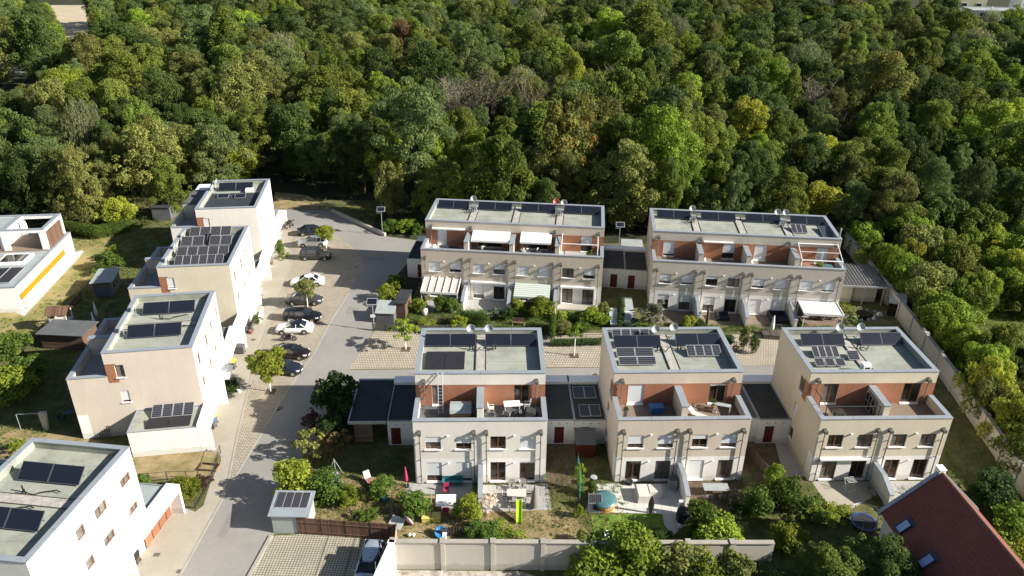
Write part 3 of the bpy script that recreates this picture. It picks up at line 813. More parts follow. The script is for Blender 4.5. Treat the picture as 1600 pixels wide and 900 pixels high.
C, frC, rC = house('yellowish semi-detached house nearest the red roof, white vent box on its roof', (27.91, 56.82), 1.82, 2, 'plaster_sand', 'plaster_white',
    ups([0, 0, 0, 0]), gfs([0, 0, 0, 0]), [(1.43, 2.9, TF + .1, 8.38, 0), (9.07, 10.75, TF + .1, 8.38, 0)],
    side_left=[(D_ - 5.55, D_ - 4.5, 6.75, 8.2, 0), (D_ - 5.6, D_ - 5.0, 3.95, 5.15, 1.0), (D_ - 5.6, D_ - 4.8, 1.0, 2.25, 0)], floor='deck_wood')
# back rows, four units
UP4 = [(1.03, 2.46), (3.83, 5.28), (6.95, 8.39), (9.7, 11.16), (12.81, 14.28), (15.6, 17.05), (18.76, 20.25), (21.54, 23.05)]
def u4(sh, z0=3.9, z1=5.3): return [(a, b, z0, z1, s, 'dark_frame') for (a, b), s in zip(UP4, sh)]
Dh, frD, rD = house('beige terrace row of four with one red satellite dish and terrace awnings', (-12.11, 93.35), -5.30, 4, 'plaster_beige', 'plaster_white',
    u4([.95, .70, .96, .48, 1.0, 1.0, 0, .62]),
    [(a, b, .15, 2.35, s, 'dark_frame', pn) for (a, b), s, pn in zip(UP4, [0, 0, .72, .12, 0, 0, 0, 0], ['pane'] * 6 + ['pane_curtain_glare'] * 2)],
    [(1.6, 2.9, TF + .1, 8.35, 1.0, 'dark_frame'), (7.2, 10.4, TF + .1, 8.35, 0, 'dark_frame'), (13.3, 16.6, TF + .1, 8.35, 0, 'dark_frame'), (21.0, 22.5, TF + .1, 8.35, .6, 'dark_frame')], divs=False, floor='tile_grey')
Eh, frE, rE = house('greyish terrace row of four homes with a bright white pergola in front', (18.13, 90.41), -5.36, 4, 'plaster_olive', 'plaster_white',
    u4([.70, .80, .30, .12, .75, .92, .92, .85]),
    [(a, b, .15, 2.3, s, 'dark_frame') for (a, b), s in zip(UP4, [.35, .45, .55, .1, .95, .95, 0, 0])],
    [(1.46, 2.95, TF + .1, 8.3, .85, 'dark_frame'), (9.2, 10.7, TF + .1, 8.3, .6, 'dark_frame'), (13.25, 14.85, TF + .1, 8.3, 1.0, 'dark_frame'), (21.1, 22.65, TF + .1, 8.3, .95, 'dark_frame')],
    side_left=[(D_ - 5.6, D_ - 4.8, 3.95, 5.15, 0), (D_ - 5.1, D_ - 4.3, 6.75, 8.2, 0)], floor='deck_wood')
for k in (6, 12, 18):
    if k != 18: mb = MB(); mb.box(k - .28, .42, TF, k + .28, DT - .005, 8.12); o = mb.build('terrace_divider', 'plaster_beige', Dh); mb = MB(); mb.box(k - .33, .37, 8.12, k + .33, DT - .01, 8.19); mb.build('divider_coping', 'coping', o)
mb = MB(); mb.box(17.7, .42, TF, 18.26, DT - .005, 8.12); o = mb.build('terrace_divider', 'plaster_beige', Dh); mb = MB(); mb.box(17.65, .37, 8.12, 18.31, DT - .01, 8.19); mb.build('divider_coping', 'coping', o)
# left row: garden side faces left, road side (back) faces right.  back face coordinate a = 12 - u
def bk(*ws): return [(12 - u - w, 12 - u, z0, z1, s) for u, w, z0, z1, s in ws]
BK = bk((0.5, .75, 6.9, 8.1, 0), (3.6, .75, 6.9, 8.1, 0), (6.3, .8, 6.5, 8.1, 0), (10.0, .85, 6.6, 8.2, 0), (.5, .75, 4.0, 5.1, 0), (3.5, .75, 4.0, 5.2, 0), (6.3, .8, 4.0, 5.2, 0), (9.9, .85, 4.0, 5.3, 0))
SR = lambda s: [(4.55, 5.35, 6.85, 8.25, s[0]), (4.5, 5.25, 3.95, 5.3, s[1])]
L1h, frL1, rL1 = house('farthest of the left row houses, black roof mat and solar panel, white road side', (-49.09, 111.52), -82.67, 2, 'plaster_rose', 'plaster_bright', ups([0] * 4), gfs([0] * 4), [(1.5, 2.5, TF + .1, 8.35, 0), (9.1, 10.5, TF + .1, 8.35, 0)], side_wall='plaster_pale', back_wall='plaster_bright', back=BK, side_right=[(4.55, 5.35, 6.85, 8.25, .9)], strips=False, gdiv=False)
L2h, frL2, rL2 = house('left row house whose roof is packed with rows of striped solar panels', (-46.56, 92.91), -83.21, 2, 'plaster_sand', 'plaster_bright', ups([0] * 4), gfs([0] * 4), [(1.5, 2.5, TF + .1, 8.35, 0), (9.1, 10.5, TF + .1, 8.35, 0)], side_wall='plaster_sand', back_wall='plaster_bright', back=BK, side_right=[(4.55, 5.35, 6.85, 8.25, .9)], strips=False, gdiv=False)
L3h, frL3, rL3 = house('pink-beige left row house with two long dark collectors on its roof', (-44.47, 73.73), -80.68, 2, 'plaster_rose', 'plaster_bright', ups([0] * 4), gfs([0] * 4), [(1.5, 2.5, TF + .1, 8.35, 0), (9.1, 10.5, TF + .1, 8.35, 0)], side_wall='plaster_rose', back_wall='plaster_bright', back=BK, side_right=SR((0, .8)), gdiv=False)
L4h, frL4, rL4 = house('nearest left house with gleaming white road side and orange garage front', (-41.95, 50.11), -96.73, 2, 'plaster_rose', 'plaster_bright', ups([0] * 4), gfs([0] * 4), [(1.5, 2.5, TF + .1, 8.35, 0), (9.1, 10.5, TF + .1, 8.35, 0)], side_wall='plaster_bright', back_wall='plaster_bright',
    back=bk((.75, 1.25, 7.0, 7.9, 0), (.75, 1.2, 4.1, 4.9, 0), (3.95, 1.35, 6.9, 7.9, 0), (3.95, 1.3, 4.1, 5.0, 0), (6.6, .9, 6.9, 8.0, 0), (6.6, .9, 4.0, 5.0, 0)), gdiv=False)

# roof equipment -------------------------------------------------
zt = DECK
def dishes(rf, *ps):
    for p in ps: dish(rf, p[0], p[1], zt, p[2] if len(p) > 2 else 1.25, *(p[3:]))
thermal(rA, .45, 5.45); thermal(rA, 6.4, 11.45)
dishes(rA, (4.95, 10.9), (6.75, 10.9))
slab_panel(rA, 'solar_mat', .7, 5.3, 4.45, 8.2, zt + .05, .12, 'solar_mat', 'dark_metal', 2, .02)
roof_hose(rA, 4.9, 8.95, zt, 1); roof_hose(rA, 7.4, 8.95, zt, -1)
thermal(rB, .8, 5.45, 8.95); thermal(rB, 7.0, 11.45, 9.25)
dishes(rB, (5.1, 10.6), (7.0, 11.0))
slab_panel(rB, 'solar_panel', .85, 10.75, 4.6, 11.35, zt + .35, .5, 'solar_cells', 'alu', 4)
slab_panel(rB, 'solar_panel', .8, 7.25, 4.4, 8.15, zt + .15, .45, 'solar_cells', 'alu', 2)
slab_panel(rB, 'solar_panel', .8, 5.8, 4.35, 6.6, zt + .15, .40, 'solar_cells', 'alu', 2)
slab_panel(rB, 'solar_panel', 7.7, 7.2, 11.0, 8.45, zt + .15, .5, 'solar_cells', 'alu', 4)
roof_hose(rB, 5.0, 8.6, zt, 1); roof_hose(rB, 7.1, 8.9, zt, 1)
thermal(rC, 1.25, 5.6, 9.3); thermal(rC, 7.3, 11.5, 9.4)
dishes(rC, (5.45, 11.0), (7.6, 11.0))
slab_panel(rC, 'solar_panel', 1.6, 7.05, 4.15, 8.25, zt + .15, .55, 'solar_cells_v', 'alu', 4)
slab_panel(rC, 'solar_panel', 4.85, 6.6, 5.95, 7.6, zt + .1, .45, 'solar_cells', 'alu', 1)
for i, xx in enumerate((1.2, 2.2, 3.2)):
    slab_panel(rC, 'solar_panel', xx, 5.4, xx + .85, 6.3, zt + .2, .30, 'solar_cells_v', 'alu', 1)
roof_hose(rC, 6.6, 8.9, zt, 1)
mb = MB(); mb.box(5.1, 4.2, zt, 5.85, 4.9, zt + 1.0); vb = mb.build('vent_box', 'white_paint', rC)
mb = MB(); mb.box(5.25, 4.19, zt + .35, 5.7, 4.198, zt + .8); mb.build('vent_grille', 'black_plastic', vb)
for rf, spans, ds in ((rD, ((.55, 5.0), (6.3, 11.1), (12.4, 17.2), (18.4, 23.3)), ((5.55, 11.0), (17.25, 11.0, 1.35, 'dish_red'), (18.35, 11.0))),
                      (rE, ((.9, 5.5), (6.9, 11.6), (12.9, 17.6), (18.9, 23.3)), ((5.75, 11.0), (17.25, 11.0), (18.35, 11.0)))):
    for a, b in spans: thermal(rf, a, b, 9.75)
    dishes(rf, *ds)
    for xx in (5.8, 17.8): 
        mb = MB(); mb.box(xx - .35, 9.4, zt, xx + .35, 10.0, zt + .75); mb.tube((xx - .5, 9.1, zt), (xx - .5, 9.1, zt + .6), .07); mb.tube((xx + .4, 9.0, zt), (xx + .4, 9.0, zt + .5), .06); mb.build('vent_box', 'zinc', rf); roof_hose(rf, xx, 8.8, zt, -1)
slab_panel(rE, 'solar_panel', 18.5, 6.6, 20.5, 8.4, zt + .1, .5, 'solar_cells_v', 'alu', 3)
slab_panel(rE, 'solar_panel', 22.2, 5.4, 23.5, 8.6, zt + .1, .3, 'solar_cells', 'zinc', 1)
# left row roofs: collectors face the camera, i.e. +u direction
def group_on(parent, x, y, rz, name='solar_array'):
    e = bpy.data.objects.new(name, None); COL.objects.link(e); e.parent = parent; e.location = (x, y, 0); e.rotation_euler = (0, 0, rz); return e
def on_left(rf, name, u_low, u_high, v0, v1, z, rise, mat, frame, n, skew=0.0, base=DECK):
    """modules whose low edge is at u_low (towards the camera); local x of the module runs along v"""
    w = (v1 - v0 - .04 * (n - 1)) / n; L_ = math.hypot(u_low - u_high, rise); t = math.atan2(rise, u_low - u_high)
    for i in range(n):
        k = (round(w, 2), round(L_, 2), mat, frame)
        if k not in _sm:
            mb = MB(); b = .035
            mb.box(b, b, .045, w - b, L_ - b, .052, 0); face_ = mb.mesh('panel_face', [mat])
            mb = MB(); mb.box(0, 0, 0, w, b, .06); mb.box(0, L_ - b, 0, w, L_, .06); mb.box(0, b, 0, b, L_ - b, .06); mb.box(w - b, b, 0, w, L_ - b, .06); mb.box(b, b, 0, w - b, L_ - b, .02)
            _sm[k] = (mb.mesh(name, [frame]), face_)
        ex = Vector((0, 1, 0)); up_ = Vector((-math.cos(t), 0, math.sin(t))); nn = ex.cross(up_)
        m4 = Matrix((ex, up_, nn)).transposed().to_4x4(); m4.translation = Vector((u_low, v0 + i * (w + .04), z))
        if skew:
            m4 = Matrix.Translation((u_low, v0, 0)) @ Matrix.Rotation(skew, 4, 'Z') @ Matrix.Translation((-u_low, -v0, 0)) @ m4
        o = place(name, _sm[k][0], rf); o.matrix_local = m4
        place('panel_face', _sm[k][1], o)
        mb = MB()
        for xx in (.3, w - .3):
            q = m4.inverted()
            def lp(u, zz): return q @ (m4.to_3x3() @ Vector((xx, 0, 0)) + Vector((u, m4.translation.y, zz)))
            mb.tube(lp(u_low - L_ * math.cos(t), z + rise - .03), lp(u_low - L_ * math.cos(t), base), .03, n=5)
        mb.build('panel_stand', 'zinc', o)
def left_thermal(rf, u, v0, v1, skew=0.0): on_left(rf, 'solar_collector', u, u - 1.15, v0, v1, DECK + .12, .85, 'solar_thermal', 'collector_frame', 2, skew)
left_thermal(rL3, 3.7, 5.25, 10.45); left_thermal(rL3, 8.5, 4.95, 10.1)
dishes(rL3, (3.6, 4.55, .9), (8.0, 4.55, .9))
left_thermal(rL4, 4.15, 5.3, 10.3); left_thermal(rL4, 8.9, 5.3, 10.4)
left_thermal(rL1, 3.3, 5.0, 9.9)
dishes(rL1, (1.7, 4.5, .9, 'dish', 0.0, .55), (4.2, 4.5, .9, 'dish', 0.0, .60))
mb = MB(); mb.box(4.2, 4.3, DECK + .01, 11.3, 11.4, DECK + .05); mb.build('roof_mat', 'roof_black', rL1)
for u, a, b in ((6.4, 5.4, 7.0), (6.6, 7.9, 9.4)): on_left(rL1, 'solar_panel', u, u - 1.1, a, b, DECK + .1, .25, 'solar_thermal', 'alu', 1)
mb = MB(); mb.box(3.3, 9.0, DECK, 4.2, 10.1, DECK + .5); mb.build('vent_box', 'white_paint', rL1)
for u, a, b, n, m_ in ((1.6, 4.75, 9.9, 4, 'solar_cells_v'), (4.7, 4.45, 7.2, 2, 'solar_cells_v'), (4.7, 7.9, 10.6, 2, 'solar_cells_v'), (8.0, 4.8, 10.9, 5, 'solar_cells_v'), (10.6, 5.2, 10.8, 6, 'solar_cells_v')):
    on_left(rL2, 'solar_panel', u + .1, u - 1.25, a, b, DECK + .12, .72, m_, 'alu', n)
mb = MB(); mb.box(.6, 4.3, DECK + .004, 11.4, 11.2, DECK + .03); mb.build('roof_mat', 'felt', rL2)
for u, v, z in ((4.0, 7.2, 1),): left_thermal(rL2, 4.1, 7.1, 8.0)
dishes(rL2, (3.0, 4.4, .8, 'dish', .0, .4), (6.6, 4.4, .8, 'dish', .0, .4), (10.4, 4.5, .8, 'dish', .0, .45))
def hose_l(rf, u, v):
    mb = MB(); mb.tube((u, v, DECK), (u, v, DECK + .6), .06); mb.tube((u + .2, v + .3, DECK), (u + .2, v + .3, DECK + .5), .05)
    pts = [(u + .3 * math.sin(i * .7), v + .35 * i, DECK + .08 + .12 * abs(math.sin(i * 1.1))) for i in range(9)]
    mb.path(pts, .045); mb.build('roof_hose', 'hose', rf)
for rf, u, v in ((rL3, 4.6, 7.2), (rL3, 6.9, 7.6), (rL4, 5.2, 6.6), (rL4, 7.0, 5.8)): hose_l(rf, u, v)

# ------------------------------------------------------------------ garages and portals
def local_to_world(h, x, y):
    a = h.rotation_euler.z; return (h.location.x + x * math.cos(a) - y * math.sin(a), h.location.y + x * math.sin(a) + y * math.cos(a))
def garage(h, x0, x1, label, roof='roof_dark', wall='plaster_white', door=True, portal=True, front='door_red', y0=5.6, z=2.9, dpos=.45, top='coping', rise=.12):
    wx, wy = local_to_world(h, x0, 0)
    g = thing('garage', label, 'garage', (wx, wy, 0), h.rotation_euler.z, 'flat-roofed garages'); w = x1 - x0
    mb = MB(); dw = .95; da = w * dpos
    holes = [(da, da + dw, .05, 2.1)] if door else []
    fm = Matrix.Translation((0, y0, 0)); panel(mb, fm, w - .01, 0, z, holes, a0=.01, depth=.12)
    mb.quad([(.01, y0, 0), (.01, D_, 0), (.01, D_, z), (.01, y0, z)]); mb.quad([(w - .01, y0, 0), (w - .01, D_, 0), (w - .01, D_, z), (w - .01, y0, z)]); mb.quad([(0, D_, 0), (w, D_, 0), (w, D_, z), (0, D_, z)])
    mb.build('wall', wall, g)
    mb = MB(); mb.box(.12, y0 + .12, z - .2, w - .12, D_ - .02, z - .03); mb.build('roof', roof, g)
    mb = MB(); mb.box(.0, y0 - .04, z - .02, w, y0 + .11, z + .05); mb.box(.0, y0 + .115, z - .02, .11, D_ - .02, z + .05); mb.box(w - .11, y0 + .115, z - .02, w, D_ - .02, z + .05); mb.build('roof_edge', top, g)
    if door:
        mb = MB(); mb.box(da, y0 + .08, .05, da + dw, y0 + .12, 2.1); dd = mb.build('door', front, g)
        mb = MB(); mb.box(da + .08, y0 + .03, 1.0, da + .12, y0 + .08, 1.12); mb.build('handle', 'zinc', dd)
        mb = MB()
        for q in (.25, .5, .75): mb.box(w * q, y0 - .08, 2.5, w * q + .09, y0, 2.58)
        mb.build('vent_cap', 'hopper', g)
    return g
gA = garage(A, -3.2, -.02, 'black-roofed garage with dark red door between the carport and white-grey house', 'roof_black', dpos=.1)
gAB1 = garage(A, 12.02, 15.15, 'plain black-roofed garage touching the right side of the white-grey house', dpos=.38)
gAB2 = garage(B, -3.15, -.02, 'garage with solar panels on its roof left of the beige semi-detached house', 'roof_dark', dpos=.2)
gBC1 = garage(B, 12.02, 15.1, 'half-hidden garage against the right side of the beige semi-detached house', 'felt')
gBC2 = garage(C, -3.2, -.02, 'garage with dark red door left of the yellowish house', dpos=.22)
gD = garage(Dh, -3.3, -.02, 'small garage with red-brown door at the left end of the beige terrace row', 'roof_black', dpos=.45)
gDE1 = garage(Dh, 24.02, 27.3, 'dark-roofed garage right of the beige terrace row with its door open', dpos=.4)
gDE2 = garage(Eh, -3.1, -.02, 'dark-roofed garage at the left end of the greyish terrace row', dpos=.15)
gL3 = garage(L3h, 12.02, 15.7, 'cream garage with solar panels at the near end of the pink-beige left house', 'membrane', 'plaster_bright', door=False)
gL3b = garage(L3h, -3.75, -.02, 'garage in the gap between the pink-beige and the solar-packed left houses', 'felt', 'plaster_bright', door=False)
gL2 = garage(L2h, -3.9, -.02, 'garage in the gap between the two farthest left row houses', 'felt', 'plaster_bright', door=False)
gL4 = garage(L4h, -3.25, -.02, 'garage with grey roof behind the portal of the nearest left house', 'felt_light', 'plaster_bright', door=False)
for g, xs in ((gAB2, ((.3, 2.6, 9.3, 11.2), (.6, 2.7, 6.2, 8.0))),):
    for a, b, c, d in xs: slab_panel(g, 'solar_panel', a, c, b, d, 2.92, .12, 'solar_cells_v', 'alu', 2)
# panels on the garage of the pink-beige house
slab_g = [(1.0, 7.6, 11.2)]
on_left(gL3, 'solar_panel', 1.6, .3, 7.3, 11.2, 2.95, .62, 'solar_cells', 'alu', 4, base=2.88)
on_left(gL3, 'solar_mat', 3.3, 2.0, 7.2, 11.2, 2.9, .25, 'solar_mat', 'dark_metal', 2, base=2.88)

def portal(h, u0, u1, parent, end0=True, end1=True, doorrun=None, mat='plaster_bright'):
    """white canopy frame along the road side, 1.2 m deep, 3.1 m high"""
    mb = MB(); y0, y1, z0, z1 = D_ + .004, D_ + 1.2, 2.55, 3.12
    mb.box(u0, y0, z0, u1, y1, z1)
    if end0: mb.box(u0, y0, 0, u0 + .25, y1, z0 - .002)
    if end1: mb.box(u1 - .25, y0, 0, u1, y1, z0 - .002)
    o = mb.build('entrance_portal', mat, parent)
    mb = MB(); mb.box(u0 - .03, y0, z1 + .002, u1 + .03, y1 + .04, z1 + .05); mb.build('portal_coping', 'white_metal', o)
    if doorrun:
        mb = MB(); mb.box(doorrun[0], y0, .02, doorrun[1], y0 + .06, 2.5); mb.build('garage_door', 'garage_orange', o)
for h in (L1h, L2h, L3h, L4h):
    portal(h, -3.6 if h is not L4h else -3.25, 4.4, h, doorrun=(-2.9, 1.2) if h is L4h else (-3.2, -.4))
for h in (L1h, L2h, L3h): portal(h, 7.6, 15.7 if h is L3h else 15.0, h, doorrun=(12.3, 15.2))
portal(L4h, 7.6, 15.5, L4h)
for h in (A, B, C): portal(h, -3.2, 4.4, h, mat='white_metal'); portal(h, 7.6, 15.15, h, mat='white_metal')
for h in (Dh, Eh): portal(h, -3.1, 4.4, h, mat='white_metal')
portal(Dh, 19.6, 27.3, Dh, mat='white_metal')
for h in (L1h, L2h, L3h):     # grey glass canopy between the portals
    mb = MB(); mb.box(4.6, D_ + .01, 2.75, 7.4, D_ + 1.7, 2.80); mb.build('glass_canopy', 'polycarb', h)

# carport left of house A
wx, wy = local_to_world(A, -6.9, 5.6)
cpt = thing('carport', 'open carport with wide black flat roof left of the white-grey house', 'carport', (wx, wy, 0), A.rotation_euler.z)
mb = MB(); mb.box(0, 0, 2.7, 3.65, 7.2, 2.86); mb.build('roof', 'roof_black', cpt)
mb = MB(); mb.box(-.1, -.1, 2.62, 3.65, -.005, 2.95); mb.box(-.1, .0, 2.62, -.005, 7.2, 2.95); mb.box(-.1, 7.21, 2.62, 6.9, 7.4, 2.98); mb.build('roof_edge', 'alu', cpt)
for x, y in ((.1, .1), (.1, 7.0), (3.4, 7.0)): mb = MB(); mb.box(x - .07, y - .07, 0, x + .07, y + .07, 2.7); mb.build('post', 'dark_metal', cpt)
mb = MB(); mb.box(.4, .15, .3, 2.2, .22, 2.5); mb.build('slatted_screen', 'wood_horiz', cpt)
mb = MB(); mb.box(0.1, 7.05, 0, 3.5, 7.15, 2.6); mb.build('rear_wall', 'fence_dark', cpt)
# ridged-roof outbuilding right of row E
wx, wy = local_to_world(Eh, 24.05, 5.0)
ob = thing('outbuilding', 'cream outbuilding with ribbed dark roof between the greyish row and the boundary wall', 'outbuilding', (wx, wy, 0), Eh.rotation_euler.z)
mb = MB(); panel(mb, Matrix.Identity(4), 3.2, 0, 2.7, [(.35, 1.2, .05, 2.1)], depth=.1); mb.quad([(3.2, 0, 0), (3.2, 6.5, 0), (3.2, 6.5, 2.7), (3.2, 0, 2.7)]); mb.box(3.25, 0.6, 0, 6.6, .75, 2.5); mb.build('wall', 'plaster_sand', ob)
mb = MB(); mb.box(.35, .06, .05, 1.2, .1, 2.1); mb.build('door', 'door_red', ob)
mb = MB(); mb.box(.9, -.5, 2.72, 7.3, 6.6, 2.80); mb.box(0.02, 1.0, 2.70, .88, 6.6, 2.78); mb.build('ribbed_roof', 'ribbed_dark', ob)
mb = MB()
for i in range(15): mb.box(.95 + i * .43, -.48, 2.802, 1.07 + i * .43, 6.58, 2.88)
mb.build('roof_rib', 'felt', ob)
mb = MB(); mb.box(.9, -.62, 2.6, 7.3, -.505, 2.84); mb.build('fascia', 'alu', ob)
for x in (4.6, 7.1): mb = MB(); mb.box(x - .07, -.4, 0, x + .07, -.26, 2.7); mb.build('post', 'alu', ob)
# small shelters behind the back rows
wx, wy = local_to_world(Dh, 26.0, 13.0)
sh = thing('shelter', 'pale flat canopy with dark posts behind the gap between the back rows', 'shelter', (wx, wy, 0), Dh.rotation_euler.z)
mb = MB(); mb.box(1.0, 1.0, 2.5, 4.2, 4.0, 2.62); mb.build('roof', 'felt_light', sh)
for x in (1.1, 4.0): mb = MB(); mb.box(x, 1.1, 0, x + .1, 1.2, 2.5); mb.build('post', 'dark_metal', sh)
wl = thing('fence', 'low grey wall closing the yard behind the two dark garages', 'wall', (*local_to_world(Dh, 24.2, 14.8), 0), Dh.rotation_euler.z)
mb = MB(); mb.box(0, 0, 0, 6.2, .2, 1.6); mb.build('wall_panel', 'plaster_pale', wl)
# ------------------------------------------------------------------ vegetation
def leafcloud(name, puffs, n, size, mats, seed, up=0.35, aspect=0.65, shell=(0.62, 1.06), spread=0.7, hang=0.0, weights=None):
    r = np.random.default_rng(seed)
    P = np.array(puffs, float)
    w = P[:, 3] ** 2 if weights is None else np.array(weights); w = w / w.sum()
    idx = r.choice(len(P), n, p=w)
    c = P[idx]
    d = r.normal(size=(n, 3)); d /= np.linalg.norm(d, axis=1)[:, None]
    flip = (d[:, 2] < -0.25) & (r.random(n) < 0.6); d[flip, 2] *= -1
    rad = c[:, 3] * (shell[0] + (shell[1] - shell[0]) * r.random(n) ** 0.7)
    pos = c[:, :3] + d * rad[:, None] * np.stack([np.ones(n), np.ones(n), c[:, 4]], 1)
    nor = d + r.normal(size=(n, 3)) * spread + np.array([0, 0, up]); nor /= np.linalg.norm(nor, axis=1)[:, None]
    t = r.normal(size=(n, 3))
    if hang: t = t * (1 - hang) + np.array([0, 0, -1.0]) * hang * 2
    t -= (t * nor).sum(1)[:, None] * nor; t /= np.linalg.norm(t, axis=1)[:, None]
    b = np.cross(nor, t)
    s = size * (0.55 + 0.9 * r.random(n))[:, None]
    a1 = t * s; b1 = b * s * aspect
    k = (r.random((n, 4)) * 0.5 + 0.6)
    q = np.stack([pos - a1 * k[:, 0:1], pos - b1 * k[:, 1:2] + a1 * 0.15, pos + a1 * k[:, 2:3], pos + b1 * k[:, 3:4] - a1 * 0.1], 1)
    me = bpy.data.meshes.new(name)
    me.vertices.add(4 * n); me.loops.add(4 * n); me.polygons.add(n)
    me.vertices.foreach_set('co', q.reshape(-1).astype('f'))
    me.loops.foreach_set('vertex_index', np.arange(4 * n, dtype='i'))
    me.polygons.foreach_set('loop_start', np.arange(0, 4 * n, 4, dtype='i'))
    me.polygons.foreach_set('loop_total', np.full(n, 4, 'i'))
    me.update(calc_edges=True)
    pt = r.random(len(P))
    tone = np.clip(pt[idx] * 0.5 + r.random(n) * 0.5, 0, 1)
    at = me.attributes.new('tone', 'FLOAT', 'FACE'); at.data.foreach_set('value', tone.astype('f'))
    for m in ([mats] if isinstance(mats, str) else mats): me.materials.append(MATS[m])
    return me

def puffs_round(R, H, k, seed, z0=0.0, rr=(.22, .36), flat=.8, lump=.18, taper=0.0):
    r = np.random.default_rng(seed); out = []
    ph = r.random(4) * 6.28
    for i in range(k):
        z = 1 - 2 * (i + .5) / k; z = z * .96
        if z < -.55 and r.random() < .5: z = -z
        a = i * 2.399963 + r.random() * .6
        q = math.sqrt(1 - z * z)
        l = 1 + lump * math.sin(3 * a + ph[0]) + lump * math.sin(2 * a + ph[1] + 3 * z) + r.normal() * .07
        tp = 1 - taper * max(0, z)
        p = r.uniform(*rr) * R
        e = (R * l - p * .6) * (1 if i % 5 else .5)
        out.append((q * math.cos(a) * e * tp, q * math.sin(a) * e * tp, z0 + H / 2 + z * (H / 2 - p * .5) * (1 + .10 * r.normal()), p, flat))
    return out

CR_ = {}
def proto(key, me): CR_[key] = me
for i in range(5):
    R, H = 4.3, 9.8 + .9 * (i % 3)
    proto(f'round{i}', leafcloud('crown', puffs_round(R, H, 74 + 12 * i, 20 + i, rr=(.13, .30), lump=.26, taper=.12), 17000, .17, 'leaf_mid', 100 + i, spread=.75, up=.25))
for i in range(4):
    R, H = 4.8, 10.6
    proto(f'airy{i}', leafcloud('crown', puffs_round(R, H, 60 + 9 * i, 40 + i, rr=(.14, .32), flat=.5, lump=.32, taper=.2), 16000, .15, 'leaf_blue', 120 + i, up=.4, spread=.7))
for i in range(2):
    proto(f'tall{i}', leafcloud('crown', puffs_round(2.9, 14.0, 60, 60 + i, rr=(.25, .42), flat=1.1, lump=.12, taper=.35), 14000, .17, 'leaf_mid', 140 + i, spread=.75))
for i in range(2):
    proto(f'willow{i}', leafcloud('crown', puffs_round(4.6, 9.0, 40, 70 + i, rr=(.22, .36), flat=1.5, lump=.2), 7500, .30, 'leaf_pale', 150 + i, up=.1, aspect=.25, hang=.7))
for i in range(3):
    proto(f'shrub{i}', leafcloud('crown', puffs_round(3.2, 4.6, 30 + 5 * i, 80 + i, rr=(.22, .38), flat=.85, lump=.22), 8500, .16, 'leaf_olive', 160 + i, spread=.7))
def twig_mesh(seed, n=1500, R=3.6, H=8.5):
    r = np.random.default_rng(seed); mb = MB(); 
    pts = []
    for i in range(20):
        a = r.random() * 6.28; rr = r.random() ** .6 * R * .9; top = Vector((rr * math.cos(a), rr * math.sin(a), H * (.70 + .3 * r.random()) * (1 - .25 * rr / R)))
        b0 = Vector((rr * .25 * math.cos(a), rr * .25 * math.sin(a), 0)); mid = (b0 + top) * .5 + Vector(r.normal(size=3) * .4)
        mb.tube(b0, mid, .09, .05, 4, cap=False); mb.tube(mid, top, .05, .015, 4, cap=False); pts += [(mid, top)] * 2 + [(b0, mid)]
    for i in range(n):
        a, b = pts[r.integers(len(pts))]; p = a.lerp(b, r.random()); d = Vector(r.normal(size=3)); d.z = abs(d.z) * .9 + .3; d.normalize()
        L_ = .5 + r.random() * 1.1; q = p + d * L_; s = d.orthogonal().normalized() * .022
        mb.quad([p - s, p + s, q + s * .3, q - s * .3])
    me = mb.mesh('crown', ['twigs'])
    at = me.attributes.new('tone', 'FLOAT', 'FACE'); at.data.foreach_set('value', r.random(len(me.polygons)).astype('f'))
    return me
for i in range(3): proto(f'bare{i}', twig_mesh(200 + i))
# small-leaved garden plants, unit size: radius 1, height ~2
for i in range(4):
    proto(f'bush{i}', leafcloud('foliage', puffs_round(1.0, 2.0, 26 + 4 * i, 90 + i, rr=(.24, .42), flat=.9, lump=.2), 3600, .085, 'leaf_garden', 180 + i, spread=.8))
for i in range(2):
    proto(f'spiky{i}', leafcloud('foliage', puffs_round(.9, 2.0, 30, 96 + i, rr=(.2, .35), flat=1.3, lump=.3), 2600, .16, 'leaf_garden', 190 + i, aspect=.18, up=.1, hang=-.5))
for i in range(2):
    proto(f'column{i}', leafcloud('foliage', puffs_round(.5, 2.0, 26, 98 + i, rr=(.4, .6), flat=1.4, lump=.05), 2600, .06, 'leaf_thuja', 196 + i, spread=.6))
for i in range(3):
    proto(f'sparse{i}', leafcloud('foliage', puffs_round(1.0, 2.0, 22, 300 + i, rr=(.18, .34), flat=.7, lump=.35), 1300, .10, 'leaf_garden', 310 + i, spread=.9))
for i in range(2):
    proto(f'crownlet{i}', leafcloud('crown', puffs_round(1.0, 2.0, 34, 320 + i, rr=(.22, .36), flat=.8, lump=.22), 4200, .085, 'leaf_lime', 330 + i, spread=.7))

def trunk_mesh(seed, h=7.0, r0=.26, mat='bark', limbs=6, lean=.35, ll=1.0):
    r = np.random.default_rng(seed); mb = MB(); p = Vector((0, 0, -.1)); rr = r0
    for i in range(5):
        q = p + Vector((r.normal() * lean * .5, r.normal() * lean * .5, h / 5)); mb.tube(p, q, rr, rr * .84, 7, cap=False); p = q; rr *= .84
    for i in range(limbs):
        z = h * (.45 + .5 * r.random()); a = r.random() * 6.28; L_ = (1.8 + r.random() * 1.8) * ll
        b = Vector((0, 0, z)); m_ = b + Vector((math.cos(a) * L_ * .5, math.sin(a) * L_ * .5, L_ * .35)); e = m_ + Vector((math.cos(a) * L_ * .5, math.sin(a) * L_ * .5, L_ * .7))
        mb.tube(b, m_, r0 * .36, r0 * .24, 5, cap=False); mb.tube(m_, e, r0 * .24, r0 * .08, 5, cap=False)
    return mb.mesh('trunk', [mat])
TR = [trunk_mesh(400 + i) for i in range(4)]
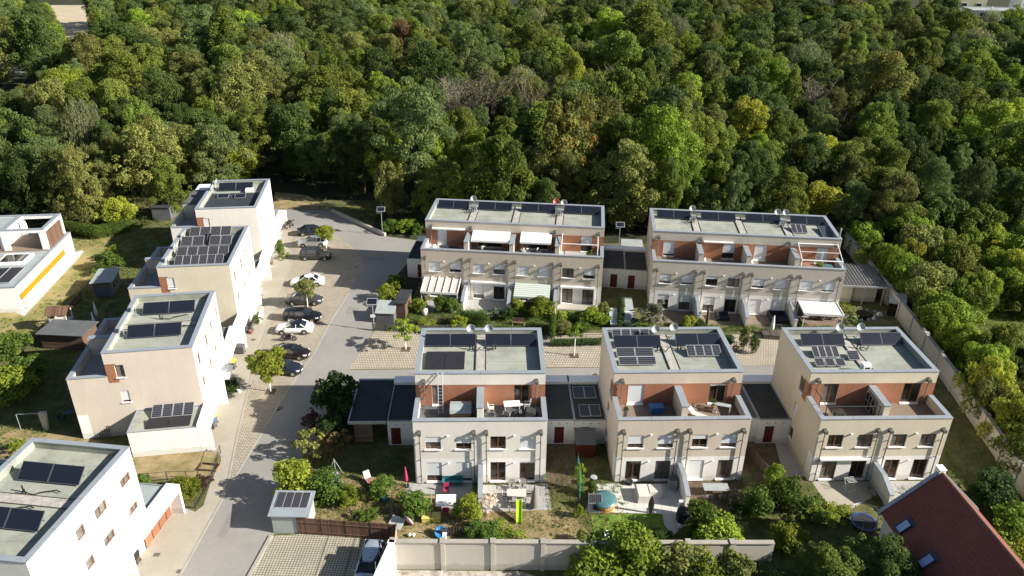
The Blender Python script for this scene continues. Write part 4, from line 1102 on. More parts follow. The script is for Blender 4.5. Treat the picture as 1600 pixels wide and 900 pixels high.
TRP = trunk_mesh(410, 8.5, .16, 'bark_pale', 5, .6)
STEM = trunk_mesh(420, 1.0, .05, 'bark', 4, .1, .14)
TRW = {}
_mt = {}
def set_mat(o, mat):
    o.material_slots[0].link = 'OBJECT'; o.material_slots[0].material = MATS[mat]

def tree(x, y, key, height, mat, label, group=None, width=None, rz=None, clear=None, name='tree', pale=False, cat='tree'):
    """crown of prototype `key`, scaled so that the tree's top reaches `height`"""
    me = CR_[key]
    bb = _mt.get(key)
    if bb is None:
        co = np.empty(len(me.vertices) * 3, 'f'); me.vertices.foreach_get('co', co); co = co.reshape(-1, 3)
        bb = (float(np.percentile(co[:, 2], 1)), float(co[:, 2].max()), float(np.percentile(np.hypot(co[:, 0], co[:, 1]), 96))); _mt[key] = bb
    z0, z1, rad = bb
    clear = height * .22 if clear is None else clear
    sz = (height - clear) / (z1 - z0); sx = (width / rad) if width else sz * random.uniform(.78, 1.02)
    t = thing(name, label, cat, (x, y, 0), random.uniform(0, 6.28) if rz is None else rz, group)
    c = place('crown', me, t, (0, 0, clear - z0 * sz), 0, sc=(sx, sx, sz))
    set_mat(c, mat)
    tm = TRP if pale else random.choice(TR)
    th = (clear + (height - clear) * .55) / 7.0
    place('trunk', tm, t, (0, 0, 0), 0, sc=(max(.6, sx * .9), max(.6, sx * .9), th))
    return t, c

def at_depth(px, py, Y):
    d = CR * ((px - 800) / F_PX) - CU * ((py - 450) / F_PX) + _f
    t = Y / d.y
    return d.x * t, CAM_H + d.z * t

taken = []
# trees one can tell apart: (px, py of the crown top, world Y, key, width, material, label)
NT = [
 (640, 118, 128, 'airy0', 7.5, 'leaf_blue', 'large blue-green feathery tree overhanging the road end behind the lamp post'),
 (560, 190, 133, 'airy1', 4.6, 'leaf_dark', 'dark airy tree left of the large blue-green one at the road end'),
 (606, 250, 122, 'shrub1', 2.6, 'leaf_olive', 'dull olive upright bush behind the lamp post at the road end'),
 (890, 138, 128, 'round0', 6.2, 'leaf_autumn', 'tall tree with orange autumn tips right behind the beige terrace row'),
 (215, 185, 124, 'round1', 5.4, 'leaf_olive', 'big olive tree with browning top behind the farthest left house'),
 (225, 175, 130, 'round2', 3.4, 'leaf_autumn', 'narrow tree with rusty top leaning over the big olive tree at left'),
 (180, 316, 117, 'shrub0', 3.2, 'leaf_yellow', 'small bright yellow-green tree behind the villa hedge'),
 (60, 215, 126, 'airy2', 7.0, 'leaf_blue', 'broad blue-green tree behind the white villa'),
 (120, 150, 140, 'willow0', 3.4, 'leaf_pale', 'slim birch with pale drooping foliage above the white villa'),
 (330, 190, 131, 'airy3', 5.8, 'leaf_blue', 'blue-green tree close behind the roof of the farthest left house'),
 (385, 150, 140, 'airy0', 5.2, 'leaf_mid', 'mid green tree rising behind the roofs of the left row'),
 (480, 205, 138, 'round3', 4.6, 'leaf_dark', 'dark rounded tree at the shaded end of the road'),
 (1040, 165, 126, 'round4', 6.4, 'leaf_bright', 'fresh green tree hanging over the left end of the greyish terrace row'),
 (975, 175, 133, 'round0', 4.2, 'leaf_mid', 'mid green tree between the autumn-tipped tree and the fresh green one'),
 (1180, 150, 150, 'round1', 5.0, 'leaf_yellow', 'yellow-green tree in the wood above the greyish terrace row'),
 (1215, 90, 175, 'round2', 5.2, 'leaf_bright', 'glowing light green round tree deep in the wood at right'),
 (1075, 108, 172, 'round3', 5.4, 'leaf_bright', 'light green tree left of the glowing round one in the wood'),
 (1390, 78, 172, 'round4', 7.0, 'leaf_autumn', 'wide tree with an orange autumn flank in the right of the wood'),
 (1010, 0, 232, 'tall0', 7.0, 'leaf_mid', 'huge poplar cut by the top edge right of the middle'),
 (345, 8, 222, 'tall1', 5.6, 'leaf_mid', 'tall poplar near the top edge in the left half of the wood'),
 (435, 45, 212, 'willow1', 5.0, 'leaf_pale', 'pale weeping tree right of the tall poplar at upper left'),
 (1060, 20, 240, 'willow0', 5.6, 'leaf_pale', 'pale silvery tree beside the huge poplar at the top'),
 (625, 28, 230, 'round0', 4.8, 'leaf_rust', 'rust-brown round tree near the top edge left of the middle'),
 (1190, 12, 225, 'airy2', 7.5, 'leaf_dark', 'spreading dark tree near the top edge above the glowing light green one'),
 (500, 100, 170, 'round4', 6.8, 'leaf_mid', 'large rounded green tree with a bright side left of the picture middle'),
 (590, 110, 172, 'round2', 4.2, 'leaf_bright', 'bright green crown beside the large rounded one left of the middle'),
 (1530, 180, 150, 'airy1', 6.4, 'leaf_bright', 'bright layered tree at the right edge of the wood'),
 (1450, 200, 145, 'round1', 6.0, 'leaf_dark', 'dark dense tree near the right edge of the wood'),
 (1330, 215, 132, 'round3', 5.4, 'leaf_mid', 'tall green tree beyond the far end of the boundary wall'),
 (1390, 260, 122, 'round0', 4.8, 'leaf_mid', 'green tree leaning over the boundary wall at its far end'),
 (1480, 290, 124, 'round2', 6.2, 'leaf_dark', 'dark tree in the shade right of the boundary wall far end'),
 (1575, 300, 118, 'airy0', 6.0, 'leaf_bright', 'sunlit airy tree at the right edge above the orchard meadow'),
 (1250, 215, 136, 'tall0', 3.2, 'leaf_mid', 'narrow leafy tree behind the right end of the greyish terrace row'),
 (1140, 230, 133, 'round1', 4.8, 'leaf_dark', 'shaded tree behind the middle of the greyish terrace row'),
 (760, 95, 156, 'bare1', 5.8, 'twigs', 'bare grey-brown thicket in the wood above the beige terrace row'),
 (830, 100, 160, 'bare2', 5.6, 'twigs', 'second bare thicket right of the first above the beige terrace row'),
 (715, 110, 164, 'bare0', 4.6, 'twigs', 'leftmost bare thicket above the beige terrace row'),
 (960, 95, 170, 'bare1', 5.6, 'twigs', 'pale bare tree group left of the light green tree in the wood'),
 (1000, 105, 175, 'bare2', 4.6, 'twigs', 'bare branching tree just left of the light green tree'),
 (1290, 110, 168, 'bare0', 4.6, 'twigs', 'bare grey tree left of the one with the orange flank'),
 (1320, 160, 155, 'bare2', 4.0, 'twigs', 'thin bare tree in the wood above the far wall end'),
 (900, 75, 185, 'round3', 3.0, 'leaf_yellow', 'small yellow-green tree standing out above the bare thickets'),
]
for px, py, Y, key, w, mat, lab in NT:
    x, z = at_depth(px, py, Y)
    tree(x, Y, key, max(5.0, z), mat, lab, 'trees of the wood', width=w, pale='birch' in lab)
    taken.append((x, Y, w * .75))

FRONT = [(-140, 112.5), (-84, 112.5), (-72, 113), (-62, 114), (-56, 120), (-53, 130), (-44, 136), (-33, 133), (-26, 126), (-19, 119), (-12, 115), (0, 113.5), (14, 114), (20, 112.5), (44, 112), (52, 113), (56, 108), (75, 108), (140, 104)]
def front_y(x):
    return float(np.interp(x, [p[0] for p in FRONT], [p[1] for p in FRONT]))
fields = [Vector((-184, 340)), Vector((-156, 245))]
cand = []
grid = {}
def ok(x, y, d):
    gx, gy = int(x // 8), int(y // 8)
    for i in range(gx - 2, gx + 3):
        for j in range(gy - 2, gy + 3):
            for (a, b, e) in grid.get((i, j), ()):
                if (a - x) ** 2 + (b - y) ** 2 < (.5 * (d + e)) ** 2: return False
    return True
def put(x, y, d): grid.setdefault((int(x // 8), int(y // 8)), []).append((x, y, d))
for a, b, c in taken: put(a, b, c)
def visible(x, y, r=6):
    dd = abs(x) - (y * .94 + 8) * .70
    return dd < r
def in_field(x, y):
    for (a, b, c, d_) in ((-203, 300, -168, 366), (-170, 228, -140, 262)):
        if a < x < c and b < y < d_: return True
    if 160 < x < 275 and 285 < y < 420: return True
    for h in (4, 9, 13):
        q = Vector((x, y, h - CAM_H)); w = q.dot(_f); px = 800 + F_PX * q.dot(CR) / w; py = 450 - F_PX * q.dot(CU) / w
        if 78 < px < 152 and 16 < py < 50: return True
        if -30 < px < 52 and 88 < py < 116: return True
        if h == 13 and 1478 < px < 1660 and py < 25: return True
    return False
tries = 0
while tries < 60000:
    tries += 1
    y = 112 + (330 - 112) * random.random(); lim = y * .70 + 18
    x = random.uniform(-lim, lim)
    if y < front_y(x) + 2.0 or in_field(x, y): continue
    d = random.choice((4.6, 5.6, 6.6, 8.0, 9.4)) + min(1.4, (y - 112) / 100)
    if not ok(x, y, d): continue
    put(x, y, d); cand.append((x, y, d))
cand.sort(key=lambda p: math.hypot(p[0], p[1]))
KINDS = [('round', 5, 'leaf_mid', 'mid green leafy', 24), ('round', 5, 'leaf_dark', 'dark green leafy', 22), ('airy', 4, 'leaf_blue', 'blue-green feathery', 18), ('airy', 4, 'leaf_olive', 'olive loose-crowned', 12),
         ('round', 5, 'leaf_olive', 'olive rounded', 10), ('round', 5, 'leaf_bright', 'light green rounded', 6), ('tall', 2, 'leaf_mid', 'narrow upright green', 5), ('shrub', 3, 'leaf_yellow', 'low yellow-green', 3), ('bare', 3, 'twigs', 'bare brown-grey', 3), ('willow', 2, 'leaf_pale', 'pale drooping', 2)]
NIND = 262
far_pts = []
def zone(x, y):
    if x < -78: return 'at the far left'
    if x < -52: return 'behind the white villa'
    if x < -32: return 'behind the farthest left house'
    if x < -12: return 'around the road end'
    if x < 2: return 'behind the beige terrace row left half'
    if x < 15: return 'behind the beige terrace row right half'
    if x < 30: return 'behind the greyish row left half'
    if x < 48: return 'behind the greyish row right half'
    if x < 75: return 'beyond the boundary wall'
    return 'at the far right'
# brown thicket areas get more bare trees
def pick(x, y):
    w = [k[4] for k in KINDS]
    if -8 < x < 26 and 148 < y < 185: w[8] = 22
    if x > 50: w[5] += 12; w[1] += 6
    if y < 150: w[8] = w[9] = 0
    return random.choices(KINDS, w)[0]
for i, (x, y, d) in enumerate(cand):
    k = pick(x, y)
    h = 5.5 + d * 1.15 + random.uniform(-1.5, 2.5)
    if k[0] == 'shrub': h = random.uniform(7, 10)
    if k[0] == 'tall': h = random.uniform(14, 19)
    if k[0] == 'bare': h = random.uniform(9, 12.5)
    if i < NIND:
        # depth band makes the label belong to one small set only
        band = 'at the wood edge' if y < front_y(x) + 9 else 'within the wood'
        lab = f'{k[3]} tree {band} {zone(x, y)}'
        tree(x, y, f'{k[0]}{random.randrange(k[1])}', h, k[2], lab, f'{k[3]} trees {band} {zone(x, y)}', clear=h * (.10 if y < front_y(x) + 8 else .2), width=d * .66 if k[0] in ('round', 'airy', 'willow') else None)
    else: far_pts.append((x, y, k, h, d))

# the far-off wood: one object, instances of tree crowns that stand in the near wood
protoC = bpy.data.collections.new('crown_kinds'); COL.children.link(protoC)
kinds_idx = {}; names = []
for o in list(COL.objects):
    if o.name.startswith('crown') and o.type == 'MESH' and o.parent and o.parent.name.startswith('tree'):
        k = (o.data.name, o.material_slots[0].material.name)
        if k not in kinds_idx:
            kinds_idx[k] = o; protoC.objects.link(o)
plist = sorted(kinds_idx.items(), key=lambda kv: kv[1].name)
by = {}
for i, (k, o) in enumerate(plist): by.setdefault(k, i)
def lookup(k):
    c = [i for (mn, mt), i in by.items() if mt == k[2] and any(CR_[f'{k[0]}{j}'].name == mn for j in range(k[1]))]
    return random.choice(c) if c else random.randrange(len(plist))
# a bumpy canopy floor of points
fv, fs, fr_, fi = [], [], [], []
for x, y, k, h, d in far_pts:
    i = lookup(k); o = plist[i][1]; key = [kk for kk, m in CR_.items() if m == o.data][0]; z0, z1, rad = _mt[key]
    cl = h * .2; sz = (h - cl) / (z1 - z0); sx = sz * random.uniform(.95, 1.2)
    if k[0] in ('round', 'airy', 'willow'): sx = d * .68 / rad
    fv.append((x, y, cl - z0 * sz)); fs.append((sx, sx, sz)); fr_.append(random.uniform(0, 6.28)); fi.append(i)
me = bpy.data.meshes.new('far_wood'); me.from_pydata(fv, [], [])
a = me.attributes.new('isc', 'FLOAT_VECTOR', 'POINT'); a.data.foreach_set('vector', np.array(fs, 'f').reshape(-1))
a = me.attributes.new('irot', 'FLOAT', 'POINT'); a.data.foreach_set('value', np.array(fr_, 'f'))
a = me.attributes.new('iidx', 'INT', 'POINT'); a.data.foreach_set('value', np.array(fi, 'i'))
fw = bpy.data.objects.new('far_wood', me); COL.objects.link(fw); tag(fw, 'far part of the mixed green wood up to the top edge', 'wood', kind='stuff')
ng = bpy.data.node_groups.new('far_wood', 'GeometryNodeTree')
ng.interface.new_socket('Geometry', in_out='INPUT', socket_type='NodeSocketGeometry'); ng.interface.new_socket('Geometry', in_out='OUTPUT', socket_type='NodeSocketGeometry')
gi = ng.nodes.new('NodeGroupInput'); go = ng.nodes.new('NodeGroupOutput')
ci = ng.nodes.new('GeometryNodeCollectionInfo'); ci.inputs['Collection'].default_value = protoC; ci.inputs['Separate Children'].default_value = True; ci.inputs['Reset Children'].default_value = True
ip = ng.nodes.new('GeometryNodeInstanceOnPoints'); ip.inputs['Pick Instance'].default_value = True
def nattr(n_, t_): 
    q = ng.nodes.new('GeometryNodeInputNamedAttribute'); q.data_type = t_; q.inputs['Name'].default_value = n_; return q.outputs[0]
cx = ng.nodes.new('ShaderNodeCombineXYZ'); ng.links.new(nattr('irot', 'FLOAT'), cx.inputs[2])
er = ng.nodes.new('FunctionNodeEulerToRotation'); ng.links.new(cx.outputs[0], er.inputs[0])
ng.links.new(gi.outputs[0], ip.inputs['Points']); ng.links.new(ci.outputs[0], ip.inputs['Instance'])
ng.links.new(nattr('isc', 'FLOAT_VECTOR'), ip.inputs['Scale']); ng.links.new(nattr('iidx', 'INT'), ip.inputs['Instance Index']); ng.links.new(er.outputs[0], ip.inputs['Rotation'])
ng.links.new(ip.outputs[0], go.inputs[0])
md = fw.modifiers.new('far_wood', 'NODES'); md.node_group = ng
# ------------------------------------------------------------------ garden plants
def bush(px, py, key, r, h, mat, label, cat='bush', group=None, z=0.0, stem=True, name='bush'):
    p = G(px, py); me = CR_[key]
    t = thing(name, label, cat, (p.x, p.y, z), random.uniform(0, 6.28), group)
    c = place(me.name.split('.')[0], me, t, (0, 0, h * .04), 0, sc=(r, r, h / 2.0)); set_mat(c, mat)
    if stem: place('stem', STEM, t, (0, 0, 0), 0, sc=(max(.5, r * .8),) * 2 + (h * .55,))
    return t
BU = [
 (530, 652, 'bush0', 2.1, 4.9, 'leaf_garden_dark', 'dark evergreen at the road corner beside the carport'),
 (545, 672, 'bush3', 1.5, 3.0, 'leaf_garden_dark', 'dark bush filling the gap between the corner evergreen and the carport'),
 (490, 676, 'sparse0', 1.1, 2.4, 'leaf_plum', 'plum-red bush at the edge of the shaded road'),
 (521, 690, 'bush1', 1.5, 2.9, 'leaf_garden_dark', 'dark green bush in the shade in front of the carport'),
 (485, 716, 'sparse1', 1.5, 3.0, 'leaf_olive', 'pale-leaved loose bush at the road edge above the bright one'),
 (522, 712, 'sparse2', 1.2, 2.6, 'leaf_rust', 'reddish twiggy bush between the pale-leaved bush and the carport'),
 (462, 780, 'bush2', 1.9, 3.6, 'leaf_lime', 'bright yellow-green bush at the road edge behind the little solar shed'),
 (507, 783, 'bush3', 1.7, 2.9, 'leaf_garden', 'full green bush right of the bright yellow-green one'),
 (548, 788, 'spiky0', 1.1, 1.7, 'leaf_lime', 'spiky yellow-green plant in the middle of the dry lawn'),
 (492, 799, 'sparse0', .6, 1.2, 'leaf_bright', 'small climbing plant at the corner of the solar shed'),
 (575, 813, 'sparse1', 1.0, .9, 'leaf_garden', 'low sprawling plant on the dry lawn behind the brown fence'),
 (588, 778, 'bush1', .95, 1.5, 'leaf_garden', 'big-leaved green plant beside the potted tree'),
 (648, 803, 'bush2', 1.35, 1.8, 'leaf_garden', 'rounded green shrub left of the yellow raised bed'),
 (733, 815, 'bush3', 1.05, 2.6, 'leaf_lime', 'upright lime-green shrub beside the garden divider wall of the white-grey house'),
 (742, 835, 'bush0', .9, 1.1, 'leaf_garden', 'low green shrub left of the end of the front wall flowerbed'),
 (765, 843, 'bush1', 1.2, 1.2, 'leaf_garden', 'leafy low shrub between the lime-green shrub and the front wall'),
 (795, 845, 'sparse2', 1.3, 1.0, 'leaf_bright', 'spreading light green shrub against the front wall below the slide'),
 (764, 795, 'sparse0', .8, 1.6, 'blossom', 'flowering shrub with pale blossom left of the grey dining set'),
 (904, 765, 'sparse1', .45, 3.0, 'leaf_bright', 'climber growing up the turquoise netting'),
 (924, 775, 'bush0', .5, 1.6, 'leaf_garden', 'small green shrub between the netting and the round pool'),
 (905, 808, 'spiky1', .45, 1.2, 'leaf_lime', 'small upright plant left of the black solar panel'),
 (911, 848, 'bush2', .6, 1.2, 'leaf_olive', 'yellowish narrow shrub at the corner of the green lawn'),
 (929, 915, 'bush3', 2.2, 3.3, 'leaf_bright', 'broad fresh green bush in front of the street wall'),
 (985, 900, 'bush1', 2.1, 4.4, 'leaf_bright', 'tall fresh green bush overtopping the wall below the green lawn'),
 (1030, 850, 'bush0', 1.0, 1.1, 'leaf_garden_dark', 'low dark plant at the corner of the green lawn by the wall'),
 (1092, 835, 'bush2', 1.4, 3.0, 'leaf_garden', 'green shrub right of the black covered barbecue'),
 (1122, 858, 'bush3', 1.9, 2.6, 'leaf_bright', 'wide yellow-green shrub behind the street wall below the grey table'),
 (1062, 915, 'bush1', 1.9, 3.6, 'leaf_olive', 'dull olive bush in front of the wall beside the fresh green one'),
 (1100, 935, 'bush0', 1.7, 3.6, 'leaf_lime', 'yellowish bush at the bottom edge between two olive ones'),
 (1143, 930, 'bush2', 1.6, 3.9, 'leaf_olive', 'tall olive bush at the bottom edge left of the dark wall end'),
 (1182, 805, 'bush3', 1.35, 2.6, 'leaf_garden', 'round green shrub left of the tall one behind the yellowish house path'),
 (1208, 762, 'bush0', 1.0, 2.4, 'leaf_bright', 'light green shrub at the end of the wooden fence'),
 (1225, 797, 'bush1', 1.5, 3.2, 'leaf_garden', 'tall green shrub in front of the path beside the yellowish house'),
 (1262, 800, 'sparse2', 1.5, 1.7, 'leaf_garden', 'loose green shrub left of the concrete terrace of the yellowish house'),
 (1285, 812, 'sparse0', 1.4, .8, 'leaf_lime', 'low strip of bright plants along the concrete terrace edge'),
 (1312, 806, 'sparse1', 1.2, .7, 'leaf_bright', 'low bright plant at the near corner of the concrete terrace'),
 (1230, 855, 'bush3', 1.3, 2.0, 'leaf_lime', 'bright low shrub standing before the dark trees at the bottom'),
 (1155, 810, 'sparse2', 1.0, 1.4, 'leaf_garden_dark', 'thin bare-looking shrub in front of the grey table'),
 (1397, 800, 'sparse0', .6, .9, 'leaf_bright', 'small bright plant at the foot of the speckled garden wall'),
 (1500, 790, 'sparse1', 1.2, 1.6, 'leaf_garden', 'loose green bush in the shaded lawn right of the red roof'),
 (1545, 790, 'bush1', 2.0, 3.0, 'leaf_garden_dark', 'dark green bush by the boundary wall right of the red roof'),
 (1583, 838, 'bush2', 2.0, 2.6, 'leaf_bright', 'sunlit green bush at the right edge beside the red roof'),
 (1600, 890, 'bush3', 1.9, 2.4, 'leaf_lime', 'bright yellow-green bush at the lower right corner'),
 (1560, 880, 'sparse2', 1.6, 1.8, 'leaf_garden', 'loose bush between the red roof edge and the corner bush'),
 (1210, 650, 'sparse0', .6, .8, 'leaf_bright', 'small green plant right of the yellowish house by the shaded wall'),
 # villa and left gardens
 (171, 423, 'bush0', 1.9, 2.6, 'leaf_garden', 'round grey-green shrub behind the flat-roofed garden cabin'),
 (178, 405, 'sparse1', 1.0, 2.2, 'leaf_lime', 'yellow shrub behind the round grey-green one'),
 (20, 625, 'bush1', 2.6, 3.4, 'leaf_bright', 'large bright bush at the left edge'),
 (50, 600, 'bush2', 2.2, 3.0, 'leaf_garden', 'green bush right of the large bright one at the left edge'),
 (15, 560, 'bush3', 2.2, 2.8, 'leaf_garden', 'rounded bush at the left edge beyond the large bright one'),
 (8, 548, 'sparse2', 1.5, 1.6, 'leaf_lime', 'low bright bush at the left edge near the dry lawn'),
 (30, 705, 'sparse0', .9, 1.2, 'leaf_lime', 'yellow plant behind the nearest left house'),
 (290, 775, 'bush3', 1.35, 1.5, 'leaf_lime', 'bright yellow-green shrub in the fenced corner bed'),
 (318, 762, 'sparse1', .8, 1.2, 'leaf_plum', 'plum shrub in the fenced corner bed'),
 (222, 757, 'bush0', .7, .9, 'leaf_garden', 'small green shrub beside the nearest left house'),
 (437, 400, 'bush1', .9, 2.4, 'leaf_garden', 'green shrub against the white portal of the farthest left house'),
 (443, 405, 'sparse2', .7, 1.0, 'leaf_lime', 'bright low plant in front of the portal shrub'),
 (454, 358, 'sparse0', .7, 1.6, 'leaf_silver', 'grey spiky shrub at the far corner of the white portal'),
 (362, 612, 'spiky0', 1.0, 1.3, 'leaf_garden_dark', 'dark palm-like plant by the house door on the pavement'),
 (403, 506, 'sparse1', .55, 1.1, 'leaf_garden', 'potted plant beside the pavement entrance stairs'),
 (407, 474, 'sparse2', .4, 1.3, 'leaf_lime', 'thin yellow-green plant on the white wall by the parked saloon'),
 # back rows
 (606, 470, 'bush2', 1.3, 2.2, 'leaf_lime', 'yellow-green hedge bush between the road and the white-roofed bin shed'),
 (617, 455, 'bush0', 1.3, 2.2, 'leaf_bright', 'bright bush behind the yellow-green hedge bush'),
 (621, 452, 'bush3', 1.1, 1.8, 'leaf_garden_dark', 'shaded bush left of the small garage'),
 (655, 488, 'bush1', .9, 1.8, 'leaf_bright', 'bright round bush left of the glazed patio roof'),
 (690, 486, 'bush2', 1.0, 2.0, 'leaf_garden', 'lush green bush under the glazed patio roof'),
 (706, 488, 'bush3', .9, 1.8, 'leaf_garden', 'second lush bush under the right end of the glazed patio roof'),
 (665, 512, 'sparse0', 1.5, 1.0, 'leaf_lime', 'low yellow plants along the willow fence'),
 (716, 512, 'bush0', 1.2, 1.6, 'leaf_lime', 'yellow-green bush at the right end of the willow fence'),
 (775, 498, 'sparse1', .8, 1.5, 'leaf_silver', 'grey-green small shrub in the shaded garden middle of the beige row'),
 (808, 490, 'bush1', .9, 1.9, 'leaf_lime', 'clipped yellow-green ball beside the wooden bench'),
 (793, 500, 'bush2', .8, 1.7, 'leaf_garden_dark', 'dark green shrub left of the wooden bench'),
 (848, 495, 'bush3', 1.5, 2.5, 'leaf_lime', 'big round yellow-green bush in front of the striped awning'),
 (876, 502, 'bush0', .8, 1.3, 'leaf_bright', 'fresh green shrub right of the clipped thuja slab'),
 (893, 500, 'sparse2', .8, 1.0, 'leaf_garden', 'small loose shrub below the dark-framed doors of the beige row'),
 (882, 520, 'bush1', 1.2, 1.3, 'leaf_olive', 'olive round bush in front of the fresh green shrub'),
 (907, 520, 'bush2', 1.1, 1.4, 'leaf_garden', 'green bush in the front bed left of the white stump'),
 (925, 505, 'bush3', 1.3, 2.0, 'leaf_bright', 'bright bush at the right end of the beige row garden'),
 (943, 495, 'bush0', .9, 1.9, 'leaf_olive', 'pale green shrub at the corner of the beige row'),
 (946, 508, 'bush1', .8, 1.2, 'leaf_bright', 'low bright shrub beside the path between the back rows'),
 (1018, 512, 'sparse0', 1.9, 3.4, 'leaf_silver', 'silvery tree-like shrub before the left end of the greyish row'),
 (1003, 520, 'sparse1', 1.3, 1.4, 'leaf_garden', 'green plants under the silvery shrub'),
 (1075, 512, 'bush2', .95, 1.5, 'leaf_lime', 'very bright lime bush on the terrace edge of the greyish row'),
 (1092, 512, 'bush3', .7, 1.1, 'leaf_garden_dark', 'dark bush beside the very bright lime one'),
 (1110, 545, 'spiky1', 1.2, 1.4, 'leaf_garden_dark', 'dark grassy plants by the thin dark tree in the greyish row garden'),
 (1135, 540, 'bush0', 1.2, 1.2, 'leaf_garden_dark', 'dark low shrub left of the two columnar conifers'),
 (1250, 512, 'sparse2', .6, .8, 'leaf_bright', 'small bright plant left of the white pergola'),
 (1325, 492, 'bush1', 1.0, 1.1, 'leaf_olive', 'olive shrub beside the rock pond'),
 (1332, 505, 'sparse0', .8, .9, 'leaf_garden', 'small green plant at the rock pond edge'),
 (1318, 485, 'sparse1', .9, .9, 'leaf_bright', 'bright plant between the row end and the rock pond'),
 (636, 362, 'bush2', 1.7, 2.0, 'leaf_bright', 'leafy bush right of the lamp post at the road end'),
 (612, 362, 'bush3', 1.5, 1.9, 'leaf_garden', 'leafy bush left of the lamp post at the road end'),
 (652, 366, 'bush0', 1.2, 1.7, 'leaf_garden', 'bush at the back corner of the beige row'),
 (583, 340, 'sparse2', 1.8, 2.2, 'leaf_olive', 'pale dry shrub along the low wall at the road end'),
 (930, 590, 'sparse0', .3, .5, 'leaf_rust', 'tiny plant growing in the side street parking'),
]
for b in BU: bush(*b)
for (px, py, h, lab) in ((1160, 548, 3.1, 'left of two columnar conifers, with browning tip, in the greyish row garden'), (1176, 552, 2.3, 'right and lower of two columnar conifers in the greyish row garden'), (1090, 528, .1, None)):
    if lab: bush(px, py, 'column0', 1.1, h, 'leaf_thuja' if h < 3 else 'leaf_olive', lab, 'conifer', name='conifer')
# shrubs outside the boundary wall
SH = [(1375, 430, 3.4, 5.2, 'leaf_mid'), (1405, 455, 3.6, 6.0, 'leaf_bright'), (1440, 480, 4.0, 6.6, 'leaf_olive'), (1480, 450, 4.2, 7.0, 'leaf_mid'), (1430, 420, 3.8, 7.2, 'leaf_olive'), (1468, 520, 3.6, 5.6, 'leaf_bright'),
      (1505, 500, 3.4, 5.2, 'leaf_mid'), (1500, 560, 3.0, 4.6, 'leaf_bright'), (1530, 600, 2.8, 4.4, 'leaf_mid'), (1535, 655, 2.9, 5.4, 'leaf_olive'), (1565, 640, 2.8, 4.6, 'leaf_olive'), (1590, 690, 2.8, 5.2, 'leaf_mid'), (1600, 600, 2.6, 3.6, 'leaf_dark'), (1575, 575, 2.2, 3.2, 'leaf_dark'),
      (1590, 740, 2.4, 4.4, 'leaf_mid'), (1640, 690, 3.2, 6.0, 'leaf_mid'), (1545, 440, 3.6, 5.6, 'leaf_bright'), (1350, 392, 3.0, 5.0, 'leaf_bright'), (1600, 430, 4.2, 8.5, 'leaf_bright'), (1400, 390, 3.6, 8.0, 'leaf_mid'), (1460, 385, 4.0, 9.0, 'leaf_dark'), (1520, 395, 4.0, 8.0, 'leaf_mid')]
SL = ['leafy shrub at the far stretch of the boundary wall', 'bright shrub close behind the boundary wall, third from its far end', 'pale olive shrub mass in the middle beyond the boundary wall', 'tall green shrub at the meadow edge behind the pale olive mass', 'olive shrub rising behind the bright one at the boundary wall', 'light green shrub overhanging the wall opposite the yellowish house roof',
      'green shrub at the left border of the orchard meadow', 'low light green shrub by the wall below the meadow', 'green shrub beyond the wall right of the solar-lit roof corner', 'olive tree hanging over the wall right of the yellowish house', 'olive shrub behind the one hanging over the wall', 'leafy shrub at the right edge below the olive ones', 'dark shrub at the right edge of the meadow', 'small dark round shrub on the meadow', 'shrub at the right edge near the lower wall stretch', 'tall shrub just outside the right picture edge', 'bright shrub at the far border of the meadow',
      'first bright shrub beyond the far wall corner', 'tree with bright crown standing on the meadow at the right edge', 'tree between the far wall corner and the meadow', 'dark tree behind the tall green shrub at the meadow', 'green tree at the back of the meadow']
for (px, py, r, h, m), lab in zip(SH, SL):
    p = G(px, py); tree(p.x, p.y, f'shrub{random.randrange(3)}', h, m, lab, None, width=r, clear=h * .05 if h < 7.5 else h * .25, name='shrub' if h < 7.5 else 'tree', cat='shrub' if h < 7.5 else 'tree')
for (px, py, r, h, m, k, lab) in ((1290, 940, 3.0, 5.4, 'leaf_mid', 'round1', 'broad green tree at the bottom edge left of the red roof'), (1368, 935, 3.0, 6.0, 'leaf_dark', 'round2', 'dark tree touching the lower corner of the red roof'), (1215, 950, 2.6, 3.4, 'leaf_dark', 'round3', 'dark tree at the bottom edge below the wall end'), (1415, 975, 2.9, 4.8, 'leaf_dark', 'round0', 'dark tree in front of the lower red roof edge')):
    p = G(px, py); tree(p.x, p.y, k, h, m, lab, None, width=r, clear=.4)

_k = 0
for _ in range(900):
    x = random.uniform(49.5, 84); y = random.uniform(52, 112)
    if x < 52.2 - (112 - y) * .075 + 1.2: continue
    q = Vector((x, y, 1.5 - CAM_H)); w_ = q.dot(_f); ax = 800 + F_PX * q.dot(CR) / w_; ay = 450 - F_PX * q.dot(CU) / w_
    if ax > 1640 or ay > 760 or (ax > 1505 and 488 < ay < 562): continue
    if not ok(x, y, 3.6): continue
    put(x, y, 3.6); h = random.uniform(3.5, 7.5); m = random.choice(['leaf_bright', 'leaf_mid', 'leaf_bright', 'leaf_yellow', 'leaf_bright'])
    nm = {'leaf_bright': 'fresh green', 'leaf_mid': 'mid green', 'leaf_yellow': 'yellow-green', 'leaf_olive': 'olive'}[m]
    where = 'near the far end of' if y > 92 else ('along the middle of' if y > 72 else 'by the near end of')
    tree(x, y, f'shrub{random.randrange(3)}', h, m, f'{nm} shrub in the thicket {where} the boundary wall', f'{nm} shrubs {where} the boundary wall', width=random.uniform(2.2, 3.2), clear=.1, name='shrub', cat='shrub'); _k += 1

